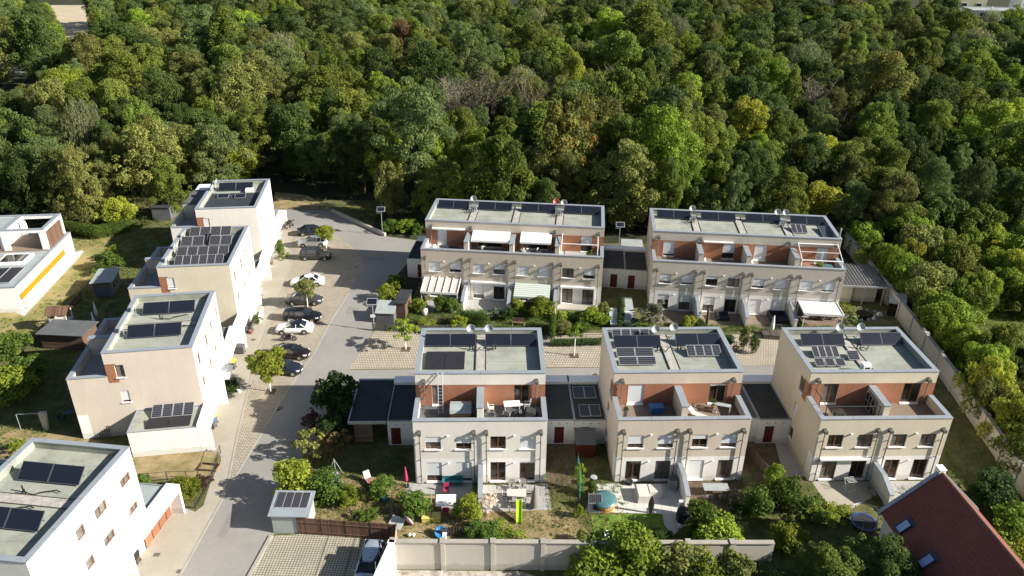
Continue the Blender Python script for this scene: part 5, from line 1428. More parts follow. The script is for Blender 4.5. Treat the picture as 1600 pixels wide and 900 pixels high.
def hedge(pts, w, h, mat, label, n=None):
    a, b = G(*pts[0]), G(*pts[1]); L_ = (b - a).length; k = max(2, int(L_ / (w * .45)))
    pf = []
    for i in range(k + 1):
        for z in np.linspace(w * .5, h - w * .4, max(2, int(h / (w * .55)))):
            pf.append((L_ * i / k, random.uniform(-.06, .06), z, w * .55, 1.0))
    me = leafcloud('foliage', pf, n or int(1500 * L_ * h), .07, mat, int(a.x * 31) & 1023, spread=.7)
    t = thing('hedge', label, 'hedge', a, math.atan2(b.y - a.y, b.x - a.x)); place('foliage', me, t); 
    mb = MB(); 
    for i in range(k): mb.tube((L_ * (i + .5) / k, 0, 0), (L_ * (i + .5) / k, 0, h * .6), .04, .02, 5)
    mb.build('stem', 'bark', t); return t
hedge(((720, 506), (757, 508)), 1.3, 1.7, 'leaf_thuja', 'tall clipped hedge block between two gardens of the beige row')
hedge(((740, 520), (850, 524)), .9, .9, 'leaf_thuja', 'long low bright hedge along the front gardens of the beige row')
hedge(((864, 512), (862, 530)), .8, 1.9, 'leaf_thuja', 'narrow clipped thuja slab beside the big round yellow-green bush')
hedge(((972, 480), (968, 515)), .8, 1.3, 'leaf_garden_dark', 'dark green hedge strip between the two gap garages gardens')
hedge(((90, 362), (150, 372)), 2.0, 1.9, 'leaf_garden', 'hedge behind the dry lawn right of the villa')
hedge(((156, 372), (200, 362)), 2.0, 1.9, 'leaf_garden', 'second hedge piece continuing right behind the dry lawn')
hedge(((865, 540), (940, 538)), .9, .7, 'leaf_garden_dark', 'low dark hedge along the side street parking')

# street trees with white-painted stems
def street_tree(px, py, h, r, mat, label, key='crownlet0', clear=1.7, sparse=False):
    p = G(px, py); t = thing('street_tree', label, 'tree', (p.x, p.y, 0), 0, 'young street trees'); me = CR_[key]
    c = place('crown', me, t, (0, 0, clear), 0, sc=(r, r, (h - clear) / 2)); set_mat(c, mat)
    mb = MB(); mb.tube((0, 0, 0), (0.03, 0, clear + .5), .075, .055, 8); mb.tube((0.03, 0, clear + .5), (0, .05, h * .85), .045, .015, 6); mb.build('trunk', 'lime_white', t)
    mb = MB(); mb.box(-.55, -.55, 0.026, .55, .55, .034); mb.build('tree_pit', 'mat_soil', t)
street_tree(423, 612, 5.0, 1.85, 'leaf_lime', 'largest street tree, bright crown over two dark parked cars')
street_tree(481, 480, 3.9, 1.25, 'leaf_olive', 'street tree in front of the grey saloon', 'crownlet1', 1.5)
street_tree(634, 546, 4.0, 1.45, 'leaf_bright', 'street tree beside the willow fence at the side street', 'sparse1', 1.3)
street_tree(510, 388, 3.6, 1.35, 'leaf_lime', 'street tree behind the white sport utility car', 'crownlet1', 1.3)
street_tree(897, 556, 4.0, .9, 'leaf_bright', 'thin street tree between the two front houses across the side street', 'sparse2', 2.5)

# ------------------------------------------------------------------ walls and fences
def wall_run(pts, h, t, label, mat='plaster_concrete', cop='kerb', bays=None, name='boundary_wall', pil=.34):
    """panel wall with pillars between the bays; pts in world coordinates"""
    o = thing(name, label, 'wall', (pts[0][0], pts[0][1], 0)); ox, oy = pts[0]
    for (x0, y0), (x1, y1) in zip(pts[:-1], pts[1:]):
        L_ = math.hypot(x1 - x0, y1 - y0); a = math.atan2(y1 - y0, x1 - x0); n = max(1, round(L_ / (bays or 3.9)))
        for i in range(n):
            s = L_ * i / n; w = L_ / n; q = (x0 - ox + s * math.cos(a), y0 - oy + s * math.sin(a), 0)
            mb = MB(); mb.box(pil / 2, -t / 2, 0, w - pil / 2, t / 2, h); place('wall_panel', mb.mesh('wall_panel', [mat]), o, q, a)
            mb = MB(); mb.box(-pil / 2, -pil / 2 - .06, 0, pil / 2, pil / 2 + .06, h + .1); pl = place('pillar', mb.mesh('pillar', [mat]), o, q, a)
            mb = MB(); mb.box(-pil / 2 - .05, -pil / 2 - .11, h + .102, pil / 2 + .05, pil / 2 + .11, h + .17); place('pillar_cap', mb.mesh('pillar_cap', [cop]), pl)
            mb = MB(); mb.box(pil / 2 + .01, -t / 2 - .1, h + .002, w - pil / 2 - .01, t / 2 + .1, h + .08); place('wall_coping', mb.mesh('wall_coping', [cop]), o, q, a)
    return o
MATS['kerb'] = MATS['mat_kerb']
wall_run([(-9.3, 45.7), (10.7, 45.85), (21.3, 46.0)], 2.95, .22, 'long concrete garden wall with pillars along the bottom of the front gardens', bays=3.75)
wall_run([(-9.35, 45.5), (-10.2, 41.0), (-11.2, 34)], 2.95, .22, 'white wall piece running to the bottom edge beside the parked estate car', 'plaster_white', 'white_metal', name='side_wall')
wall_run([(51.9, 111), (50.9, 97), (50.0, 84.5), (48.9, 72), (47.6, 60), (46.6, 50)], 2.5, .2, 'long pale boundary wall with pillars separating the houses from the meadow', 'plaster_concrete', bays=3.6)
lw = thing('low_wall', 'low grey wall along the road end beside the wood', 'wall', (0, 0, 0)); a, b = G(519, 331), G(602, 369); d = (b - a).normalized(); n_ = Vector((-d.y, d.x, 0)) * .2
lw.location = a; mb = MB(); q0, q1 = Vector((0, 0, 0)), b - a; mb.hexa([q0 - n_, q1 - n_, q1 + n_, q0 + n_], [p + Vector((0, 0, .55)) for p in (q0 - n_, q1 - n_, q1 + n_, q0 + n_)]); mb.build('wall_panel', 'plaster_concrete', lw)

def board_fence(a, b, h, mat, label, name='board_fence', slats=None, post='fence_dark', cat='fence'):
    a = Vector((*a, 0)) if len(a) == 2 else a; b = Vector((*b, 0)) if len(b) == 2 else b
    L_ = (b - a).length; ang = math.atan2(b.y - a.y, b.x - a.x); t = thing(name, label, cat, a, ang)
    n = max(1, round(L_ / 2.0))
    for i in range(n):
        x0, x1 = L_ * i / n, L_ * (i + 1) / n; mb = MB()
        if slats:
            m_ = int((x1 - x0) / slats)
            for j in range(m_): xx = x0 + (j + .5) * (x1 - x0) / m_; mb.box(xx - .035, -.02, .08, xx + .035, .02, h * (.94 + .06 * random.random()))
            for z in (.3, h * .75): mb.box(x0, .021, z, x1, .05, z + .07)
        else:
            mb.box(x0 + .05, -.02, .06, x1 - .05, .02, h - .02); 
            for z in (.3, h * .72): mb.box(x0 + .05, -.06, z, x1 - .05, -.021, z + .08)
        place('fence_panel', mb.mesh('fence_panel', [mat]), t)
    for i in range(n + 1):
        mb = MB(); mb.box(-.05, -.05, 0, .05, .05, h + .04); place('post', mb.mesh('post', [post]), t, (L_ * i / n, 0, 0))
    return t
board_fence(G(467, 834), G(620, 845), 1.85, 'fence_brown', 'long brown board fence above the paved parking lot')
board_fence(Vector((-9.45, 48.7, 0)), Vector((-9.3, 46.2, 0)), 1.85, 'deck_pale', 'short light wooden fence end joining the white wall')
board_fence(G(690, 838), G(745, 838), 1.1, 'fence_dark', 'loose dark picket fence beside the blue shell', 'picket_fence', .22)
board_fence(Vector((22.6, 62.2, 0)), Vector((24.4, 56.2, 0)), 1.5, 'fence_dark', 'dark wooden fence along the path left of the yellowish house')
board_fence(G(583, 517), G(626, 519), 1.1, 'felt', 'woven dark fence left of the side street tree', 'willow_fence', .12)
board_fence(G(653, 520), G(722, 519), 1.1, 'felt', 'woven dark fence in front of the low yellow plants', 'willow_fence', .12)
board_fence(G(90, 505), G(128, 470), 1.2, 'fence_dark', 'weathered fence between the villa lawn and the play tower', 'picket_fence', .2)
board_fence(G(38, 550), G(88, 508), 1.2, 'fence_dark', 'weathered fence running down left of the grey shed', 'picket_fence', .2)
def wire_fence(pts, h, label, n=None, posts='dark_metal', rails=2):
    P_ = [G(*p) for p in pts]; t = thing('wire_fence', label, 'fence', P_[0])
    for a, b in zip(P_[:-1], P_[1:]):
        L_ = (b - a).length; k = max(1, round(L_ / 1.8)); mb = MB()
        for j in range(k):
            p = a.lerp(b, j / k) - P_[0]; m2 = MB(); m2.tube((0, 0, 0), (0, 0, h), .035, n=6); place('post', m2.mesh('post', [posts]), t, p)
        for i in range(rails): z = h * (.15 + .82 * i / max(1, rails - 1)); mb.tube(a - P_[0] + Vector((0, 0, z)), b - P_[0] + Vector((0, 0, z)), .022, n=4)
        m_ = int(L_ / .16)
        for j in range(m_): p = a.lerp(b, (j + .5) / m_) - P_[0]; mb.tube(p + Vector((0, 0, .1)), p + Vector((0, 0, h * .97)), .007, n=3, cap=False)
        place('mesh_panel', mb.mesh('mesh_panel', [posts]), t)
wire_fence(((205, 755), (262, 750), (322, 748)), 1.0, 'dark wire fence in the middle of the dry plot between the two near left houses')
wire_fence(((345, 708), (333, 750), (306, 795), (286, 793), (283, 772)), 1.0, 'dark mesh fence round the corner bed by the pavement')
wire_fence(((865, 536), (940, 534)), 1.1, 'green wire fence in front of the low dark hedge')
fr_ = thing('bed_edging', 'empty brown wooden frame lying on the dry plot', 'frame', G(327, 731), R_(-5)); mb = MB(); mb.box(-.9, -.5, 0, .9, -.42, .2); mb.box(-.9, .42, 0, .9, .5, .2); mb.box(-.9, -.415, 0, -.82, .415, .2); mb.box(.82, -.415, 0, .9, .415, .2); mb.build('frame', 'fence_brown', fr_)

# ------------------------------------------------------------------ vehicles
def car(x, y, ang, body, label, kind='estate', L=4.5, Wd=1.82, H=1.48, roofmat=None):
    t = thing('parked_car', label, 'car', (x, y, .02), R_(ang), 'parked cars')
    w = Wd / 2; zb = .22
    # station: x, half width, belt height, centre height
    S = {'estate': [(-.50, .80, .70, .72), (-.485, .92, .92, .95), (-.40, .97, .96, .98), (-.1, 1.0, .95, .97), (.16, 1.0, .94, .97), (.24, .99, .92, .97), (.38, .95, .84, .90), (.465, .86, .72, .78), (.50, .70, .56, .60)],
         'suv': [(-.50, .82, .80, .82), (-.48, .93, 1.02, 1.04), (-.38, .98, 1.05, 1.06), (0, 1.0, 1.03, 1.05), (.2, 1.0, 1.02, 1.06), (.37, .96, .95, 1.01), (.47, .86, .82, .88), (.50, .72, .62, .66)],
         'saloon': [(-.50, .78, .70, .74), (-.48, .90, .90, .96), (-.34, .96, .94, 1.0), (-.1, 1.0, .93, .97), (.18, 1.0, .92, .97), (.26, .99, .90, .95), (.39, .95, .80, .87), (.47, .84, .68, .74), (.50, .68, .54, .58)]}[kind]
    mb = MB(); rows = []
    for sx, sw, zt_, zc in S:
        W_ = w * sw; X = sx * L
        rows.append([(X, -W_ * .90, zb), (X, -W_, .42), (X, -W_ * 1.0, zt_ * .78), (X, -W_ * .94, zt_), (X, -W_ * .5, zc), (X, W_ * .5, zc), (X, W_ * .94, zt_), (X, W_, zt_ * .78), (X, W_, .42), (X, W_ * .90, zb)])
    k = 0; n = 10
    for r in rows: mb.v += r
    for i in range(len(rows) - 1):
        for j in range(n):
            q = (j + 1) % n; mb.f.append((i * n + j, (i + 1) * n + j, (i + 1) * n + q, i * n + q)); mb.m.append(0)
    mb.f.append(tuple(range(n))); mb.m.append(0); mb.f.append(tuple(reversed(range((len(rows) - 1) * n, len(rows) * n)))); mb.m.append(0)
    bo = mb.build('body', body, t, smooth=True)
    for p in bo.data.polygons: p.use_smooth = len(p.vertices) == 4
    bt, rt, ct = {'estate': ((-.475, .24), (-.43, .06), .95), 'suv': ((-.47, .23), (-.41, .05), 1.03), 'saloon': ((-.36, .25), (-.20, .06), .93)}[kind]
    b0, b1 = bt[0] * L, bt[1] * L; r0, r1 = rt[0] * L, rt[1] * L; wb, wr = w * .92, w * .70; zt_ = H - .05
    mb = MB(); mb.hexa([(b0, -wb, ct - .04), (b1, -wb, ct - .04), (b1, wb, ct - .04), (b0, wb, ct - .04)], [(r0, -wr, zt_), (r1, -wr, zt_), (r1, wr, zt_), (r0, wr, zt_)]); mb.build('glazing', 'car_glass', t)
    mb = MB(); m_ = 7; vs = []
    for i in range(m_):
        u = i / (m_ - 1); X = r0 - .06 + (r1 - r0 + .10) * u; hh = H - .03 - .05 * (2 * u - 1) ** 2; ww = wr + .03
        vs.append([(X, -ww, hh - .03), (X, -ww * .6, hh + .02), (X, 0, hh + .035), (X, ww * .6, hh + .02), (X, ww, hh - .03)])
    for v in vs: mb.v += v
    for i in range(m_ - 1):
        for j in range(4): mb.f.append((i * 5 + j, (i + 1) * 5 + j, (i + 1) * 5 + j + 1, i * 5 + j + 1)); mb.m.append(0)
    mb.build('roof', roofmat or body, t, smooth=True)
    def pil(p0, p1, r): mb = MB(); mb.tube(p0, p1, r, n=5); mb.build('pillar', body, t)
    for s in (-1, 1):
        pil((b1, s * (wb - .01), ct), (r1, s * (wr + .01), zt_ + .01), .035); pil((b0, s * (wb - .01), ct), (r0, s * (wr + .01), zt_ + .01), .06)
        bx = (b0 + b1) / 2 - .1; pil((bx, s * (wb + .005), ct), ((r0 + r1) / 2 - .05, s * (wr + .012), zt_), .035)
        if kind != 'saloon': pil((b0 + (b1 - b0) * .24, s * (wb + .005), ct), (r0 + (r1 - r0) * .2, s * (wr + .012), zt_), .05)
    wm = _hop.get('wheel')
    if wm is None:
        mb = MB(); mb.lathe([(.20, -.11), (.31, -.11), (.335, -.07), (.335, .07), (.31, .11), (.20, .11)], n=20); mb.xf(Matrix.Rotation(R_(90), 4, 'X')); a_ = mb.mesh('tyre', ['rubber'], True)
        mb = MB(); mb.lathe([(.0, -.095), (.06, -.10), (.20, -.09), (.215, -.11)], n=20)
        mb.lathe([(.0, .095), (.06, .10), (.20, .09), (.215, .11)], n=20); mb.xf(Matrix.Rotation(R_(90), 4, 'X')); b_ = mb.mesh('rim', ['rim'], True)
        mb = MB(); mb.lathe([(.0, 0.0), (.385, 0.0)], n=20); mb.xf(Matrix.Rotation(R_(90), 4, 'X')); c_ = mb.mesh('wheel_arch', ['black_plastic']); wm = _hop['wheel'] = (a_, b_, c_)
    for fx in (-.30, .31):
        for s in (-1, 1):
            ww_ = w * .965
            o = place('wheel', wm[0], t, (fx * L, s * (w - .085), .335)); place('rim', wm[1], o); place('wheel_arch', wm[2], t, (fx * L, s * (w + .004), .36))
    for s in (-1, 1):
        mb = MB(); mb.hexa([(L * .445, s * w * .50, .60), (L * .49, s * w * .50, .58), (L * .468, s * w * .84, .60), (L * .42, s * w * .90, .62)], [(L * .43, s * w * .50, .76), (L * .478, s * w * .50, .70), (L * .455, s * w * .84, .72), (L * .40, s * w * .93, .78)]); mb.build('headlight', 'lens', t)
        mb = MB(); mb.box(-L * .496, s * w * .55, .70, -L * .475, s * w * .88, .84); mb.build('tail_light', 'tail_red', t)
        mb = MB(); mb.box(L * .17, s * (w - .03), ct - .02, L * .20, s * (w + .17), ct + .12); mb.build('mirror', body, t)
    mb = MB(); mb.box(L * .478, -.42, .34, L * .503, .42, .50); mb.build('grille', 'black_plastic', t)
    for xx in (L * .505, -L * .508): mb = MB(); mb.box(xx, -.26, .40, xx + .01, .26, .51); mb.build('number_plate', 'flag_white', t)
    return t
CARS = [((470, 368), (501, 369), 'car_navy', 'dark car mostly hidden behind the white sport utility car', 'saloon', 12, 4.5, 1.46),
        ((468, 387), (507, 387), 'car_white', 'white sport utility car with a dark sunroof and its front to the houses', 'suv', 184, 4.4, 1.62),
        ((473, 407), (511, 407), 'car_grey', 'dark grey boxy estate in the shadow edge beside the white sport utility car', 'suv', 2, 4.7, 1.66),
        ((457, 448), (501, 449), 'car_white', 'white saloon half covered by a street tree crown', 'saloon', 186, 4.6, 1.45),
        ((447, 478), (501, 477), 'car_steel', 'slate-grey saloon behind the white stem of a street tree', 'saloon', 2, 4.8, 1.45),
        ((443, 503), (499, 504), 'car_black', 'black estate between the slate-grey saloon and the white coupe', 'estate', -4, 4.75, 1.48),
        ((431, 522), (486, 524), 'car_white', 'white coupe with black roof beside the motorcycle', 'saloon', 183, 4.5, 1.42),
        ((428, 560), (476, 563), 'car_plum', 'plum-black convertible with bright windscreen frame below the motorcycle', 'saloon', -8, 4.6, 1.38),
        ((420, 587), (461, 588), 'car_navy', 'navy car under the bright street tree crown', 'saloon', -2, 4.3, 1.42)]
for a, b, m, lab, kd, ang, L, H in CARS:
    A_, B_ = G(*a), G(*b); c = (A_ + B_) / 2
    car(c.x, c.y + .75, ang, m, lab, kd, L, H=H, roofmat='car_black' if 'black roof' in lab or 'convert' in lab else None)
car(-11.25, 45.3, -93, 'car_silver', 'silver-blue estate car parked against the white wall at the bottom', 'estate', 4.7)
# sunroof of the white suv
p = G(441, 534)
mo = thing('motorcycle', 'black motorcycle standing in front of the white coupe', 'motorcycle', (p.x + .7, p.y + .2, .02), R_(6))
for x in (-.7, .72):
    mb = MB(); mb.lathe([(.22, -.06), (.31, -.05), (.31, .05), (.22, .06)], n=18); mb.xf(Matrix.Rotation(R_(90), 4, 'X')); o = place('wheel', mb.mesh('wheel', ['rubber']), mo, (x, 0, .31)); mb = MB(); mb.lathe([(0, .0), (.22, .0)], n=14); mb.xf(Matrix.Rotation(R_(90), 4, 'X')); place('rim', mb.mesh('rim', ['rim']), o)
mb = MB(); mb.box(-.35, -.16, .28, .35, .16, .62); mb.tube((.72, -.08, .31), (.45, -.08, .95), .03); mb.tube((.72, .08, .31), (.45, .08, .95), .03); mb.tube((-.7, 0, .31), (-.2, 0, .5), .05); mb.build('frame', 'black_plastic', mo)
mb = MB(); mb.hexa([(-.1, -.15, .62), (.42, -.12, .66), (.42, .12, .66), (-.1, .15, .62)], [(-.05, -.1, .88), (.35, -.08, .9), (.35, .08, .9), (-.05, .1, .88)]); mb.build('tank', 'car_black', mo, smooth=False)
mb = MB(); mb.box(-.75, -.14, .70, -.1, .14, .80); mb.build('seat', 'dark_fabric', mo)
mb = MB(); mb.tube((.45, -.38, 1.02), (.45, .38, 1.02), .02); mb.build('handlebar', 'rim', mo)
mb = MB(); mb.tube((.52, 0, .88), (.60, 0, .88), .09, .09, 12); mb.build('headlight', 'lens', mo)

# ------------------------------------------------------------------ lamps, bins, small buildings
def solar_lamp(px, py, top, label, box=False):
    p = G(px, py); h = HZ(p.x, p.y, top); t = thing('street_lamp', label, 'street lamp', p, 0, 'solar street lamps')
    mb = MB(); mb.tube((0, 0, 0), (0, 0, h - .2), .07, .05, 8); mb.build('pole', 'zinc', t)
    mb = MB(); k = 0; mb.box(-.65, -.45, -.03, .65, .45, .03); mb.xf(Matrix.Translation((0, 0, h - .1)) @ Matrix.Rotation(R_(38), 4, 'X')); sp_ = mb.build('solar_module', 'alu', t)
    mb = MB(); mb.box(-.58, -.38, .031, .58, .38, .04); mb.xf(Matrix.Translation((0, 0, h - .1)) @ Matrix.Rotation(R_(38), 4, 'X')); mb.build('module_face', 'solar_thermal', sp_)
    mb = MB(); mb.box(-.75, -.1, h - .75, -.1, .1, h - .66); mb.build('lamp_head', 'alu', t)
    if box: mb = MB(); mb.box(-.35, -.1, h * .5 - .2, .25, -.075, h * .5 + .2); mb.build('sign_plate', 'white_metal', t)
solar_lamp(585, 516, 470, 'solar street lamp with a small white plate at the side street corner', True)
solar_lamp(598, 367, 326, 'solar street lamp at the road end in front of the leafy bushes')
solar_lamp(966, 392, 350, 'solar street lamp behind the gap between the two back rows')
po = thing('post', 'thin grey post at the dark road end', 'post', G(511, 327)); mb = MB(); mb.tube((0, 0, 0), (0, 0, 2.2), .05, n=6); mb.build('post_shaft', 'zinc', po)

def wheelie(px, py, lid, label, rz=0.0, body='grey_plastic', s=1.0, name='rubbish_bin', group='wheeled rubbish bins'):
    p = G(px, py); t = thing(name, label, 'bin', p, rz, group)
    mb = MB(); mb.hexa([(-.24 * s, -.26 * s, .08), (.24 * s, -.26 * s, .08), (.24 * s, .26 * s, .08), (-.24 * s, .26 * s, .08)], [(-.30 * s, -.34 * s, 1.0 * s), (.30 * s, -.34 * s, 1.0 * s), (.30 * s, .34 * s, 1.0 * s), (-.30 * s, .34 * s, 1.0 * s)]); mb.build('bin_body', body, t)
    mb = MB(); mb.hexa([(-.33 * s, -.38 * s, 1.003 * s), (.33 * s, -.38 * s, 1.003 * s), (.33 * s, .38 * s, 1.003 * s), (-.33 * s, .38 * s, 1.003 * s)], [(-.28 * s, -.32 * s, 1.10 * s), (.28 * s, -.32 * s, 1.10 * s), (.28 * s, .36 * s, 1.14 * s), (-.28 * s, .36 * s, 1.14 * s)]); mb.build('lid', lid, t)
    for x in (-.24, .24): mb = MB(); mb.tube((x * s - .03, .30 * s, .1), (x * s + .03, .30 * s, .1), .1, n=10); mb.build('wheel', 'rubber', t)
wheelie(372, 552, 'grey_plastic', 'left of two grey bins by the white portal behind the bright street tree')
wheelie(379, 552, 'grey_plastic', 'right of two grey bins by the white portal behind the bright street tree')
wheelie(365, 576, 'yellow_plastic', 'yellow-lidded bin standing alone by the shaded doorway')
wheelie(335, 663, 'yellow_plastic', 'yellow-lidded bin behind the blue-lidded one at the garage portal')
wheelie(333, 669, 'blue_plastic', 'blue-lidded bin in front of a yellow-lidded one at the garage portal')
wheelie(213, 880, 'black_plastic', 'brown-black bin beside the orange garage front of the nearest left house', body='fence_dark')
wheelie(384, 519, 'grey_plastic', 'dark bin on the pavement near the white coupe')
wheelie(392, 517, 'black_plastic', 'second dark bin on the pavement near the white coupe')

def shed(px0, py0, px1, py1, depth, h, wall, roof, label, name='garden_shed', slope=0.0, pv=0, door=None, over=.15, wins=0, edge='alu'):
    a, b = G(px0, py0), G(px1, py1); L_ = (b - a).length; t = thing(name, label, 'shed', a, math.atan2(b.y - a.y, b.x - a.x))
    mb = MB(); mb.hexa([(0, 0, 0), (L_, 0, 0), (L_, depth, 0), (0, depth, 0)], [(0, 0, h), (L_, 0, h), (L_, depth, h + slope), (0, depth, h + slope)]); w_ = mb.build('wall', wall, t)
    mb = MB(); o = over; s_ = slope / depth
    mb.hexa([(-o, -o, h + .01 - s_ * o), (L_ + o, -o, h + .01 - s_ * o), (L_ + o, depth + o, h + slope + .01 + s_ * o), (-o, depth + o, h + slope + .01 + s_ * o)], [(-o, -o, h + .09 - s_ * o), (L_ + o, -o, h + .09 - s_ * o), (L_ + o, depth + o, h + slope + .09 + s_ * o), (-o, depth + o, h + slope + .09 + s_ * o)]); r_ = mb.build('roof', roof, t)
    if door:
        mb = MB(); mb.box(L_ * door, -.05, .05, L_ * door + .85, -.004, min(1.95, h - .1)); mb.build('door', 'door_red' if wall != 'felt' else 'felt_light', t)
    for i in range(wins): mb = MB(); mb.box(L_ + .004, depth * (.2 + .35 * i), 1.0, L_ + .03, depth * (.2 + .35 * i) + .5, h - .3); mb.build('window', 'pane', t)
    if pv:
        w = L_ / (pv + .3)
        ang = math.atan2(slope, depth)
        for i in range(pv):
            mb = MB(); mb.box(0, 0, 0, w * .95, depth * .72, .05); o_ = place('solar_panel', mb.mesh('solar_panel', ['alu']), t, (L_ * .05 + i * w, depth * .28, h + .10 + slope * .28), rot=(ang, 0, 0))
            mb = MB(); mb.box(.03, .03, .052, w * .95 - .03, depth * .72 - .03, .058); place('panel_face', mb.mesh('panel_face', ['solar_cells_v']), o_)
    return t
shed(428, 833, 483, 834, 2.3, 2.05, 'felt_light', 'coping', 'small light grey shed with four solar panels on its roof beside the road', pv=4, slope=.35, over=.22)
shed(588, 505, 616, 506, 2.4, 1.45, 'felt', 'felt_light', 'white-roofed bin shed behind the woven fence', 'bin_shed', over=.1, slope=.5)
shed(618, 497, 634, 498, 3.6, 2.2, 'wood_shed', 'roof_black', 'dark-roofed wooden shed joined to the white-roofed one')
shed(150, 466, 178, 464, 4.0, 2.3, 'felt', 'felt_light', 'garden cabin with light flat roof and white side windows behind the left row', 'garden_cabin', wins=2, over=.3)
shed(68, 545, 134, 548, 3.0, 2.1, 'wood_shed', 'felt', 'low dark shed with grey roof and white end wall behind the pink-beige house', over=.3)
# shelter with white roof and dark conservatory beside the farthest left house
wx, wy = local_to_world(L1h, -1.0, 2.0)
cs = thing('pergola', 'dark pergola with white roof sheet beside the farthest left house', 'pergola', (*local_to_world(L1h, 0.5, .6), 0), L1h.rotation_euler.z)
mb = MB(); mb.box(0, 0, 8.30, 5.5, 3.2, 8.42); mb.build('roof', 'felt', cs); mb = MB(); mb.box(-3.0, 0.2, 8.2, -.05, 3.1, 8.32); mb.build('white_roof', 'white_metal', cs)
for x, y in ((.1, .1), (5.4, .1), (-2.9, .3)): mb = MB(); mb.box(x - .06, y - .06, TF if x > 0 else 0, x + .06, y + .06, 8.3); mb.build('post', 'dark_metal', cs)
for (px0, px1, py, lab) in ((240, 268, 345, 'dark garden cabin with white windows in the trees by the farthest left house'),):
    shed(px0, py, px1, py, 3, 2.3, 'felt', 'roof_dark', lab, 'garden_cabin', wins=2)

# ------------------------------------------------------------------ villa at the left edge
vl = thing('villa', 'white modern villa with open roof frame and yellow stripe at the left edge', 'house', (-63.3, 87.8, 0), R_(97.0))
# local x runs along the right-hand wall away from the camera, local y to the left
LV = 18.0
mb = MB(); mb.box(0, 0, 2.35, LV, 14, 3.55); mb.box(1.9, .10, 0, LV, 14, 2.348); mb.box(0, 1.4, 0, 1.898, 14, 2.348); mb.box(0, 0.0, 0, .3, 1.398, 2.348); mb.box(LV - 3.0, 0, 0, LV, .098, 2.348); mb.build('wall', 'plaster_bright', vl)
mb = MB(); mb.box(0.6, .03, 1.40, LV - 3.01, .097, 2.345); mb.build('yellow_stripe', 'plaster_yellow', vl)
mb = MB(); mb.box(.35, 1.34, .02, 1.6, 1.396, 2.2); mb.build('dark_door', 'dark_frame', vl)
mb = MB(); mb.box(.35, .35, 3.552, 11.4, 13.9, 3.60); mb.build('flat_roof', 'felt_light', vl)
mb = MB(); mb.box(11.42, .35, 3.552, LV - .3, 13.9, 3.62); mb.build('roof_terrace', 'deck_wood', vl)
mb = MB(); mb.box(-.05, -.05, 3.553, LV + .05, .30, 3.68); mb.box(-.05, .305, 3.553, .3, 14, 3.68); mb.box(LV - .28, .305, 3.553, LV + .05, 14, 3.68); mb.build('coping', 'coping', vl)
X0, X1 = 11.9, 17.9
mb = MB()
for x in (X0, X1 - .35): mb.box(x, .55, 3.62, x + .35, 1.35, 6.15)
for x in (X0, X1 - .35): mb.box(x, 5.6, 3.62, x + .35, 6.4, 6.15)
mb.box(X0, .55, 6.152, X0 + .5, 14, 6.6); mb.box(X1 - .5, .55, 6.152, X1, 14, 6.6); mb.box(X0 + .502, .55, 6.152, X1 - .502, 1.05, 6.6); mb.box(X0 + .502, 5.7, 6.152, X1 - .502, 6.3, 6.6)
mb.build('roof_frame', 'plaster_bright', vl)
mb = MB(); mb.box(X0 - .04, .5, 6.603, X0 + .54, 14, 6.66); mb.box(X1 - .54, .5, 6.603, X1 + .04, 14, 6.66); mb.box(X0 + .545, .5, 6.603, X1 - .545, 1.09, 6.66); mb.box(X0 + .545, 5.66, 6.603, X1 - .545, 6.34, 6.66); mb.build('frame_coping', 'coping', vl)
mb = MB(); mb.box(X0 + .36, .75, 3.62, X1 - .36, .85, 6.14); mb.build('wood_screen', 'fence_brown', vl)
mb = MB(); mb.box(X0 + .3, 6.6, 3.62, X1 - .3, 14, 6.15); uw = mb.build('upper_storey', 'plaster_bright', vl)
mb = MB(); mb.box(X0 + .295, 6.9, 3.8, X0 + .26, 9.2, 5.9); mb.build('wood_panel', 'panel_orange', uw)
mb = MB(); mb.box(X0 + .5, 6.35, 6.4, X1 - .5, 14, 6.5); mb.build('upper_roof', 'felt_light', vl)
mb = MB(); mb.box(7.0, 1.8, 3.602, 10.2, 5.5, 3.9); sk = mb.build('roof_light', 'white_metal', vl)
mb = MB(); mb.box(7.4, 2.2, 3.902, 9.8, 5.1, 3.93); mb.build('roof_light_pane', 'pane', sk)
for i in range(3):
    mb = MB(); mb.box(1.2, 1.2 + i * 1.8, 3.7, 5.8, 2.9 + i * 1.8, 3.76); o = mb.build('solar_panel', 'alu', vl); mb = MB(); mb.box(1.25, 1.25 + i * 1.8, 3.762, 5.75, 2.85 + i * 1.8, 3.77); mb.build('panel_face', 'solar_mat', o)

# ------------------------------------------------------------------ red-roofed house, lower right
rh = thing('tiled_house', 'house with big dark red tiled roof and two skylights at the lower right', 'house', (34.5, 48.9, 0), R_(-86.1))
# local x along the ridge towards the camera, local -y... the slope falls to local -y (left in the photo)
LR = 17.0; ZR, ZE, RUN = 8.0, 3.9, 4.15
def slope_pt(x, s, side): return (x, side * RUN * s, ZR - (ZR - ZE) * s)
mb = MB()
for side in (-1,):
    a_, b_, c_, d_ = slope_pt(.25, 0, side), slope_pt(LR, 0, side), slope_pt(LR, 1, side), slope_pt(.25, 1, side); mb.quad([d_, c_, b_, a_])
me_ = mb.mesh('roof', ['roof_tiles'])
uvl = me_.uv_layers.new(name='UVMap')
for li, uv in zip(range(4), ((0, 5.8), (LR, 5.8), (LR, 0), (0, 0))): uvl.data[li].uv = uv
ro = place('roof', me_, rh)
md = ro.modifiers.new('thick', 'SOLIDIFY'); md.thickness = .12; md.offset = -1
mb = MB(); a_, b_, c_, d_ = slope_pt(.25, 0, 1), slope_pt(LR, 0, 1), slope_pt(LR, 1, 1), slope_pt(.25, 1, 1); mb.quad([b_, c_, d_, a_])
